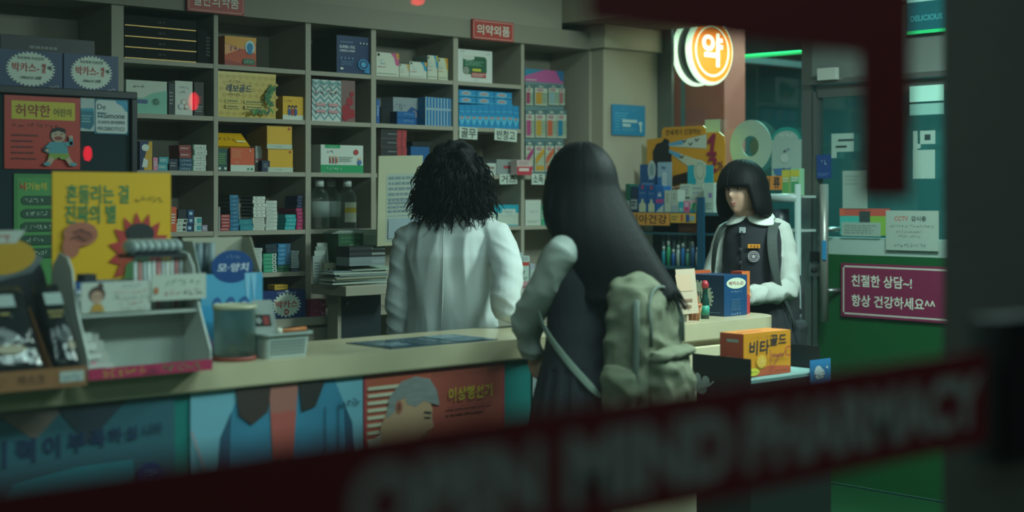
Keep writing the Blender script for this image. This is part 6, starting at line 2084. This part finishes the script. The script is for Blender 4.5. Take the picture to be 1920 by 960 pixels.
limb(mb, [(.10, -.01, 1.30), shR, (shR + elR) / 2 + Vector((.03, -.02, 0)), elR, wrR], [.06, .066, .062, .058, .047], COAT, 16)
limb(mb, [(-.10, -.01, 1.29), shL, (shL + elL) / 2, elL, wrL], [.06, .062, .058, .052, .047], COAT, 16)
bake(mb.build('white_coat', p1, mods=soft(.007, 5)), .028, 'coat')
mb = MB()
mb.tube([(0, -.118, 1.37), (0, -.150, 1.28), (.002, -.158, 1.18), (0, -.16, 1.05), (-.002, -.168, .92), (0, -.19, .70)], .0035, M('#aab0ae', .8), 6)
mb.build('back_seam', p1)
MB().loft([ering(1.365, 0, -.01, .098, .082), ering(1.40, 0, -.012, .088, .078), ering(1.43, 0, -.012, .078, .07), ering(1.43, 0, -.012, .070, .062), ering(1.39, 0, -.01, .075, .066)], COAT).build('collar', p1)
mb = MB()
for s in (-1, 1):
    limb(mb, [(s * .085, 0, .86), (s * .09, 0, .5), (s * .088, -.01, .08)], [.10, .075, .06], M('#1d2126', .8))
mb.build('trousers', p1, mods=soft(.012, 4))
shoes(p1, M('#15171a', .5))
rr = random.Random(11)
hc = Vector((.01, .0, 1.515))
mb = MB().ell(hc + Vector((0, -.01, .0)), (.120, .122, .148), HAIR, 28, 18).ell(hc + Vector((0, -.015, -.075)), (.126, .112, .082), HAIR, 24, 14)
for i in range(70):
    th, ph = rr.uniform(0, 2 * math.pi), rr.uniform(-.75, 1.4)
    if math.sin(th) > .45 and ph < .4:
        continue
    q = hc + Vector((.112 * math.cos(ph) * math.cos(th), .122 * math.cos(ph) * math.sin(th) - .01, .145 * math.sin(ph)))
    mb.ell(q, (.03, .03, .032), HAIR, 10, 7)
hb = mb.build('hair', p1, mods=soft(.009, 3, .02, .035))
paths = []
for i in range(900):
    th = rr.uniform(math.radians(150), math.radians(390)) if i > 60 else rr.uniform(0, 2 * math.pi)
    ph = rr.uniform(-.9, 1.45)
    n_ = Vector((math.cos(ph) * math.cos(th), math.cos(ph) * math.sin(th), math.sin(ph)))
    base = hc + Vector((n_.x * .117, n_.y * .120 - .01, n_.z * .146))
    if ph < -.1:
        base = base + Vector((n_.x * .02, n_.y * .005, 0))
    down = Vector((n_.x * .5 + rr.uniform(-.55, .55), n_.y * .4 + rr.uniform(-.3, .3), -1)).normalized()
    s1 = down.cross(n_).normalized() if down.cross(n_).length > .01 else X3
    A_, w_, ph0, Ln = rr.uniform(.003, .009), rr.uniform(.7, 1.5), rr.uniform(0, 6.3), rr.uniform(.05, .11)
    pts = []
    for k in range(11):
        t = k / 10
        q = base + down * Ln * t + n_ * (.006 + .012 * math.sin(math.pi * t)) + s1 * A_ * math.sin(ph0 + w_ * 6.28 * t) + n_ * A_ * .8 * math.cos(ph0 + w_ * 6.28 * t)
        pts.append(q)
    paths.append(pts)
mb = MB()
locks(mb, paths, .0031, HAIR)
mb.build('curls', hb)

# ---- the long-haired schoolgirl at the counter
loc2 = at_t(1098, 370, 5.0)
loc2.z = 0
rz2 = math.radians(15)
p2 = thing('person', loc2, 'person with very long straight dark hair, white sleeves and dark vest, standing at the counter', 'person', rz=rz2)
L2 = lambda px, py, t: to_local(loc2, rz2, at_t(px, py, t))
shL, elL, wrL, hdL = Vector((-.160, -.010, 1.280)), L2(987, 600, 5.0), L2(1000, 662, 5.08), L2(1016, 700, 5.10)
shR, elR, wrR = Vector((.165, 0, 1.295)), Vector((.215, .0, 1.03)), Vector((.13, .17, 1.13))
H2 = Vector((-.0, .03, 1.50))
skin_body(p2, H2, math.radians(8), [
    (shL, elL, wrL, hdL - wrL, (-1, -.2, 0), -1, .35), (shR, elR, wrR, (-.7, .5, .4), (.3, .9, .3), 1, .9)])
mb = MB()
mid = (shL + elL) / 2 + Vector((-.012, -.01, 0))
limb(mb, [(-.09, -.005, 1.29), shL, mid, elL, wrL], [.05, .058, .056, .052, .042], BLOUSE, 16)
limb(mb, [(.09, -.005, 1.29), shR, (shR + elR) / 2, elR, wrR], [.05, .056, .054, .05, .042], BLOUSE, 16)
mb.loft([ering(1.20, 0, -.005, .15, .10), ering(1.30, 0, -.01, .14, .085), ering(1.345, 0, -.01, .09, .07), ering(1.37, 0, -.01, .068, .062)], BLOUSE)
bake(mb.build('blouse', p2, mods=soft(.006, 5)), .017, 'sleeve')
collar(p2, BLOUSE)
mb = MB().loft([ering(.88, 0, 0, .185, .135), ering(.96, 0, 0, .168, .125), ering(1.06, 0, 0, .162, .12), ering(1.18, 0, 0, .170, .12), ering(1.26, 0, -.005, .165, .112), ering(1.31, 0, -.008, .140, .098), ering(1.345, 0, -.01, .10, .08), ering(1.36, 0, -.01, .085, .072)], VEST)
mb.build('vest', p2, mods=soft(.009, 3, .006, .12))
mb = MB()
rings = []
for z, rx, ry in ((.50, .25, .21), (.65, .225, .185), (.80, .20, .16), (.90, .178, .135), (.94, .165, .122)):
    rg = []
    for i in range(72):
        t = 2 * math.pi * i / 72
        k = 1 + .045 * (1 if i % 4 < 2 else -1) * (1 - (z - .5) / .55)
        rg.append(Vector((rx * k * math.cos(t), ry * k * math.sin(t), z)))
    rings.append(rg)
mb.loft(rings, SKIRT, smooth=False)
mb.build('skirt', p2)
shoes(p2, M('#15171a', .4))
# long hair: smooth cap, then strands falling back over the bag
rr = random.Random(5)


def hair2(th, jit=0.0, frac=1.0, n=22):
    c, s = math.cos(th), math.sin(th)          # th = 0 is the face, + to her right
    A = Vector((s * .103, c * (.112 if c > 0 else .118), 0))
    back = max(0, -c)
    side = abs(s)
    zend = -.40 if back > .1 else (-.34 if c < .35 else -.24)
    pts = []
    for i in range(9):
        ph = math.radians(4 + 86 * i / 8)
        pts.append(Vector((A.x * math.sin(ph), A.y * math.sin(ph) - .012, .134 * math.cos(ph))) * (1 + jit))
    for i in range(1, n):
        u = i / (n - 1) * frac
        z = zend * u
        d = Vector((A.x * (1 + .16 * u), A.y * (1 + .05 * u) - .012, z)) * (1 + jit)
        lf = max(0.0, min(1.0, (-s + .05) / .75)) * (1 - .25 * back)
        d.y -= .215 * u ** 1.15 * (1 - .72 * lf)
        d.x += .045 * u * (1 - lf)
        d.x *= 1 + .25 * u * back
        d.x -= .052 * lf * math.sin(math.pi * min(1, u * 1.15))
        d.z = z
        pts.append(d)
    return [q + H2 for q in pts]


mb = MB()
ths = [math.radians(32 + (360 - 64) * i / 59) for i in range(60)]
grid = [hair2(t, rr.uniform(-.012, .012), rr.uniform(.93, 1.0)) for t in ths]
mb.loft(grid, HAIR, cap=False, closed=False)
h2 = mb.build('hair', p2, mods=[('SOLIDIFY', dict(thickness=.014, offset=-1)), ('SMOOTH', dict(factor=.5, iterations=2))])
fr_ = [hair2(math.radians(-34 + 68 * i / 11), .0, .18) for i in range(12)]
MB().loft(fr_, HAIR, cap=False, closed=False).build('parted_fringe', h2, mods=[('SOLIDIFY', dict(thickness=.01, offset=-1))])
paths = []
for i in range(230):
    th = math.radians(rr.uniform(36, 324))
    base = hair2(th, .012 + rr.uniform(-.02, .03), rr.uniform(.85, 1.06))
    wob = Vector((rr.uniform(-.012, .012), rr.uniform(-.012, .012), 0))
    k = len(base)
    paths.append([q + wob * (i_ / k) ** 2 for i_, q in enumerate(base)])
mb = MB()
locks(mb, paths, .0048, HAIR, 5, .3)
mb.build('strands', h2)


def superring(z, cx, cy, rx, ry, n=40, e=.55):
    return ering(z, cx, cy, rx, ry, n, e)


def backpack(name, label, loc, rz, m, mdark, mstrap, zb, h, w, d, y0, wrinkle=.012):
    """A canvas backpack worn on a back at y0: body, pocket, zips, handle and straps."""
    t = thing(name, loc, label, 'backpack', rz=rz)
    cy = y0 - d / 2
    W, D = w / 2, d / 2
    mb = MB().loft([superring(zb, 0, cy, W * .90, D * .90), superring(zb + .03, 0, cy, W, D), superring(zb + h * .45, 0, cy, W * 1.02, D * 1.02), superring(zb + h * .75, 0, cy + .004, W * .97, D * .92), superring(zb + h * .90, 0, cy + .012, W * .86, D * .74), superring(zb + h * .975, 0, cy + .022, W * .62, D * .48), superring(zb + h, 0, cy + .026, W * .35, D * .25)], m)
    bake(mb.build('main_bag', t, mods=soft(.007, 4)), wrinkle, 'bag')
    mb = MB().loft([superring(zb + .01, 0, cy - D - .01, W * .72, .030), superring(zb + .04, 0, cy - D - .018, W * .82, .042), superring(zb + h * .36, 0, cy - D - .016, W * .82, .042), superring(zb + h * .44, 0, cy - D - .004, W * .78, .024)], m)
    bake(mb.build('front_pocket', t, mods=soft(.006, 3)), wrinkle, 'bag')
    mb = MB().loft([superring(zb + h * .40, 0, cy - D - .004, W * .84, .030), superring(zb + h * .425, 0, cy - D - .022, W * .86, .036), superring(zb + h * .455, 0, cy - D - .022, W * .86, .034), superring(zb + h * .48, 0, cy - D - .002, W * .84, .020)], m)
    bake(mb.build('pocket_flap', t, mods=soft(.006, 3)), wrinkle, 'bag')
    mb = MB()
    for sx_ in (-1, 1):
        mb.loft([superring(zb + .02, sx_ * (W + .008), cy, .022, D * .66, e=.7), superring(zb + h * .30, sx_ * (W + .014), cy, .026, D * .72, e=.7), superring(zb + h * .37, sx_ * (W + .006), cy, .016, D * .66, e=.7)], m)
    bake(mb.build('side_pocket', t, mods=soft(.006, 3)), wrinkle, 'bag')
    arch = [(-W * .80, cy - D * .97 - .002, zb + h * .50)] + [(W * .80 * -math.cos(q), cy - D * (.99 - .22 * math.sin(q)) + .008 * math.sin(q), zb + h * (.66 + .235 * math.sin(q))) for q in [math.pi * i / 16 for i in range(17)]] + [(W * .80, cy - D * .97 - .002, zb + h * .50)]
    MB().tube(arch, .006, mdark, 8).build('zip', t)
    mb = MB()
    for sx_ in (-1, 1):
        mb.tube([(sx_ * (W * .98), cy - D * .55, zb + h * .82), (sx_ * (W * 1.06), cy - D * .62, zb + h * .6), (sx_ * (W * 1.07), cy - D * .6, zb + h * .38), (sx_ * (W * 1.09), cy - D * .5, zb + h * .05)], .012, mdark, 8, flat=((1, 0, 0), .35))
    mb.build('side_strap', t)
    MB().tube([(-.03, cy + D * .35, zb + h * .97), (-.026, cy + D * .35, zb + h + .03), (0, cy + D * .35, zb + h + .042), (.026, cy + D * .35, zb + h + .03), (.03, cy + D * .35, zb + h * .97)], .008, mstrap, 8).build('top_handle', t)
    for sx_ in (-1, 1):
        pts = [(sx_ * .075, y0 - .02, zb + h * .96), (sx_ * .095, y0 + .05, 1.335), (sx_ * .115, .03, 1.345), (sx_ * .135, .105, 1.27), (sx_ * .148, .115, 1.16), (sx_ * .162, .09, 1.05), (sx_ * .178, .02, .97), (sx_ * .178, -.07, .88), (sx_ * W * .95, y0 - .02, zb + .06)]
        P = [Vector(q) for q in pts]
        mb = MB()
        rings = []
        for i, q in enumerate(P):
            tdir = (P[min(i + 1, len(P) - 1)] - P[max(i - 1, 0)]).normalized()
            out = Vector((q.x * .6, q.y if i > 1 else .02, 0.0)) if 2 < i else Vector((0, 0, 1))
            out = (out - tdir * out.dot(tdir)).normalized()
            sd = tdir.cross(out).normalized()
            wd = .026 if i < 5 else .014
            rings.append([q + sd * wd + out * .004, q - sd * wd + out * .004, q - sd * wd - out * .004, q + sd * wd - out * .004])
        mb.loft(rings, mstrap, smooth=False)
        mb.build('shoulder_strap', t, mods=[('SUBSURF', dict(levels=2, render_levels=2))])
    return t


SAGE = M('#6b6e59', .85, noise=.35, scale=9, dark=.8, bump=.25, bscale=300)
backpack('backpack', 'sage green canvas backpack worn by the long-haired person at the counter', loc2, rz2, SAGE, M('#59635a', .8), M('#7f8c80', .85), .735, .475, .29, .185, -.125, .022)

# ---- the bob-haired schoolgirl facing us at the counter end
loc3 = at_t(1411, 370, 6.86)
loc3.z = 0
a, b, _ = ray(1411, 370)
v = -Vector((a, b, 0)).normalized()
left = Vector((-CA, SA, 0))
def face_dir(deg):
    q = math.radians(deg)
    return v * math.cos(q) + left * math.sin(q)
fd3 = face_dir(24)
rz3 = facing(fd3.x, fd3.y)
fh = face_dir(36)
p3 = thing('person', loc3, 'smiling person with dark bob and fringe, white blouse, dark vest, behind the navy carton', 'person', rz=rz3)
L3 = lambda px, py, t: to_local(loc3, rz3, at_t(px, py, t))
H3 = L3(1391, 362, 6.83)
H3.z = 1.482
yaw3 = facing(fh.x, fh.y) - rz3
shL, elL, wrL = L3(1462, 432, 6.87), L3(1476, 545, 6.80), L3(1400, 554, 6.55)
shR, elR, wrR = L3(1362, 434, 6.95), L3(1333, 522, 6.93), L3(1362, 556, 6.66)
skin_body(p3, H3, yaw3, [
    (shL, elL, wrL, wrL - elL, (0, .3, 1), 1, .4), (shR, elR, wrR, wrR - elR, (0, .3, 1), -1, .4)])
R3 = Matrix.Rotation(yaw3, 3, 'Z') @ Matrix.Rotation(math.radians(3), 3, 'Y')
F3 = lambda q: R3 @ Vector(q) + H3
# eyes, brows, mouth
for s in (-1, 1):
    e = MB()
    c = face_at(.345 * s, .095)
    e.ell(F3(c + Vector((0, -.0025, 0))), (.0135, .006, .0062), M('#b9b4ac', .3), 14, 8, R3)
    e.ell(F3(c + Vector((-.0015, .0018, -.0003))), (.0060, .003, .0060), M('#17110e', .2), 12, 8, R3)
    lid = [F3(face_at(.345 * s + dx, .095 + .075 - 1.9 * (dx + (.012 * s)) ** 2 * 2.2) + Vector((0, .0022, 0))) for dx in [-.2 + .4 * i / 8 for i in range(9)]]
    e.tube(lid, [.0005, .0008, .0011, .0012, .0012, .0012, .0011, .0008, .0005], M('#120f0e', .6), 6)
    e.build('eye', p3)
    br = [F3(face_at(.36 * s + dx, .255 - .9 * (dx - .03 * s) ** 2) + Vector((0, .001, 0))) for dx in [-.2 + .4 * i / 6 for i in range(7)]]
    MB().tube(br, [.0006, .0012, .0015, .0015, .0014, .001, .0005], M('#2a211d', .8), 6).build('eyebrow', p3)
LIP = M('#a3625c', .4)
up = [F3(face_at(dx, -.475 + .55 * dx * dx) + Vector((0, .0012, 0))) for dx in [-.25 + .5 * i / 10 for i in range(11)]]
lo = [F3(face_at(dx * .85, -.535 + .9 * dx * dx) + Vector((0, .0014, 0))) for dx in [-.25 + .5 * i / 10 for i in range(11)]]
rad = [.001, .002, .0028, .0034, .0036, .0034, .0036, .0034, .0028, .002, .001]
MB().tube(up, rad, LIP, 8).tube(lo, [q * 1.15 for q in rad], LIP, 8).build('lips', p3)
sm = [F3(face_at(dx, -.508 + .85 * dx * dx) + Vector((0, .0042, 0))) for dx in [-.26 + .52 * i / 10 for i in range(11)]]
MB().tube(sm, .0010, M('#4a2422', .6), 6).build('mouth_line', p3)
# clothes
mb = MB()
mid = (shL + elL) / 2 + Vector((-.012 if shL.x < 0 else .012, -.01, 0))
limb(mb, [shL * .55 + Vector((0, 0, 1.30 * .45)), shL, mid, elL, wrL], [.05, .056, .056, .052, .042], BLOUSE, 16)
limb(mb, [shR * .55 + Vector((0, 0, 1.30 * .45)), shR, (shR + elR) / 2, elR, wrR], [.045, .048, .048, .045, .038], BLOUSE, 16)
mb.loft([ering(1.18, 0, 0, .14, .10), ering(1.28, 0, 0, .13, .085), ering(1.335, 0, -.005, .09, .07), ering(1.375, 0, -.005, .062, .058)], BLOUSE)
bake(mb.build('blouse', p3, mods=soft(.006, 5)), .017, 'sleeve')
collar(p3, M('#ced4cc', .7))
mb = MB().loft([ering(.86, 0, 0, .168, .13), ering(.96, 0, 0, .142, .12), ering(1.06, 0, 0, .136, .118), ering(1.17, 0, .004, .142, .126), ering(1.25, 0, .002, .140, .115), ering(1.305, 0, -.002, .128, .098), ering(1.34, 0, -.005, .105, .082), ering(1.358, 0, -.005, .08, .07)], VEST)
mb.build('vest', p3, mods=soft(.009, 3, .004, .12))
mb = MB()
for z, y in ((1.272, .121), (1.215, .133), (1.155, .137), (1.08, .132)):
    mb.lathe([(0, -.002), (.009, -.002), (.009, .003), (.006, .0045), (0, .0045)], M('#2e2f36', .4), (0, 0, 0), 14)
    for q in mb.v[-14 * 5:]:
        q.x, q.y, q.z = q.x + .005, y + q.z, z + q.y
mb.build('button', p3)
MB().box(-.002, .002, .120, .1345, 1.0, 1.30, M('#1b1d24', .9)).build('placket', p3)
MB().box(-.012, .014, .112, .1235, 1.292, 1.318, M('#a9b3b6', .5)).build('ribbon', p3)


def vest_frame(x, z, w_, h_):
    """A small tangent rectangle on the chest of the vest."""
    y = .004 + .128 * math.sqrt(max(.05, 1 - (x / .143) ** 2)) + .004
    nx = Vector((x / .143 ** 2, y / .128 ** 2, 0)).normalized()
    R_ = Vector((-nx.y, nx.x, 0)) 
    mb = MB()
    return mb, R_, nx, Vector((x, y, z))
xs_ = -.058
mb, R_, nx, c = vest_frame(xs_, 1.232, .055, .018)
R_ = R_ if R_.x < 0 else -R_
U_ = Vector((0, 0, 1))
mb.obox(c - R_ * .0275 - U_ * .009 + nx * .003, R_, U_, .055, .018, .006, M('#d68a1c', .5))
f = Fr(mb, c - R_ * .0275 - U_ * .009 + nx * .003, R_, U_, .055, .018, .0005)
for i in range(3):
    f.line([(.22 + .27 * i, .3), (.34 + .27 * i, .3)], .002, M('#5a3a10')).line([(.28 + .27 * i, .25), (.28 + .27 * i, .75)], .002, M('#5a3a10')).line([(.2 + .27 * i, .65), (.36 + .27 * i, .65)], .002, M('#5a3a10'))
mb.build('name_tag', p3, 'orange name tag')
mb, R_, nx, c = vest_frame(xs_ + .001, 1.185, .05, .05)
R_ = R_ if R_.x < 0 else -R_
mb.obox(c - R_ * .012 - U_ * .012 + nx * .001, R_, U_, .024, .024, .004, M('#2a2c34'))
f = Fr(mb, c - R_ * .026 - U_ * .026 + nx * .002, R_, U_, .052, .052, .0005)
f.ell(.5, .5, .5, .5, M('#b9b4b4')).ell(.5, .5, .45, .45, M('#3a3540')).ell(.5, .5, .34, .34, M('#b0abac')).ell(.5, .5, .29, .29, M('#3a3540')).star(.5, .5, .24, .24, M('#b0abac'), n=5, inner=.5, ph=math.pi / 2)
for i in range(14):
    t = i * math.pi / 7
    f.ell(.5 + .395 * math.cos(t), .5 + .395 * math.sin(t), .025, .025, M('#b0abac'), n=6)
mb.build('school_badge', p3, 'round school badge')
mb = MB()
rings = []
for z, rx, ry in ((.50, .25, .21), (.65, .225, .185), (.80, .195, .155), (.90, .168, .130), (.94, .158, .118)):
    rg = []
    for i in range(72):
        t = 2 * math.pi * i / 72
        k = 1 + .045 * (1 if i % 4 < 2 else -1) * (1 - (z - .5) / .55)
        rg.append(Vector((rx * k * math.cos(t), ry * k * math.sin(t), z)))
    rings.append(rg)
mb.loft(rings, SKIRT, smooth=False)
mb.build('skirt', p3)
shoes(p3, M('#15171a', .4))
# bob with fringe
rr = random.Random(9)


def sstep(a, b, x):
    t = max(0.0, min(1.0, (x - a) / (b - a)))
    return t * t * (3 - 2 * t)


def hair3(th, jit=0.0, frac=1.0, n=14):
    c, s = math.cos(th), math.sin(th)
    ad = abs(math.degrees(math.atan2(s, c)))
    b = sstep(60, 78, ad) if s > 0 else sstep(47, 63, ad)                       # 0 = fringe, 1 = sides and back
    ax, ay = .112, (.114 if c > 0 else .120)
    pts = []
    for i in range(10):
        ph = math.radians(3 + (74 + 13 * b) * i / 9)
        pts.append(Vector((s * ax * math.sin(ph) ** .92, c * ay * math.sin(ph) ** .92 - .006, .142 * math.cos(ph))) * (1 + jit))
    e = pts[-1]
    zf = .028 - .014 * (min(ad, 52) / 52) ** 2
    zs_ = -.122 + .022 * max(0, c) - .008 * max(0, -c)
    zend = zf + (zs_ - zf) * b
    for i in range(1, n):
        u = i / (n - 1) * frac
        k = (1 - .05 * u * u) * (1 - b) + b * (1 + .09 * math.sin(u * math.pi * .72) - .42 * max(0, u - .74) ** 1.2)
        pts.append(Vector((e.x * k, (e.y + .006) * k - .006 - .010 * u * max(0, c) * b, e.z + (zend - e.z) * u)))
    return [F3(q) for q in pts]


mb = MB()
ths = [math.radians(360 * i / 90) for i in range(90)]
mb.loft([hair3(t, rr.uniform(-.006, .006), rr.uniform(.96, 1.0)) for t in ths] + [hair3(0)], HAIR, cap=False, closed=False)
h3 = mb.build('hair', p3, mods=[('SOLIDIFY', dict(thickness=.010, offset=-1)), ('SMOOTH', dict(factor=.5, iterations=1))])
paths = []
for i in range(300):
    th = math.radians(rr.uniform(66, 312)) if i < 210 else math.radians(rr.uniform(-50, 62))
    paths.append(hair3(th, rr.uniform(.0, .016), rr.uniform(.90, 1.04)))
mb = MB()
locks(mb, paths, .0036, HAIR, 5, .3)
mb.build('strands', h3)
backpack('backpack', 'dark grey backpack on the shoulder of the smiling bob-haired person', loc3, rz3, M('#24292c', .8, noise=.3, scale=10, dark=.7), M('#15181a', .7), M('#39413f', .8), .70, .47, .29, .16, -.125, .012)
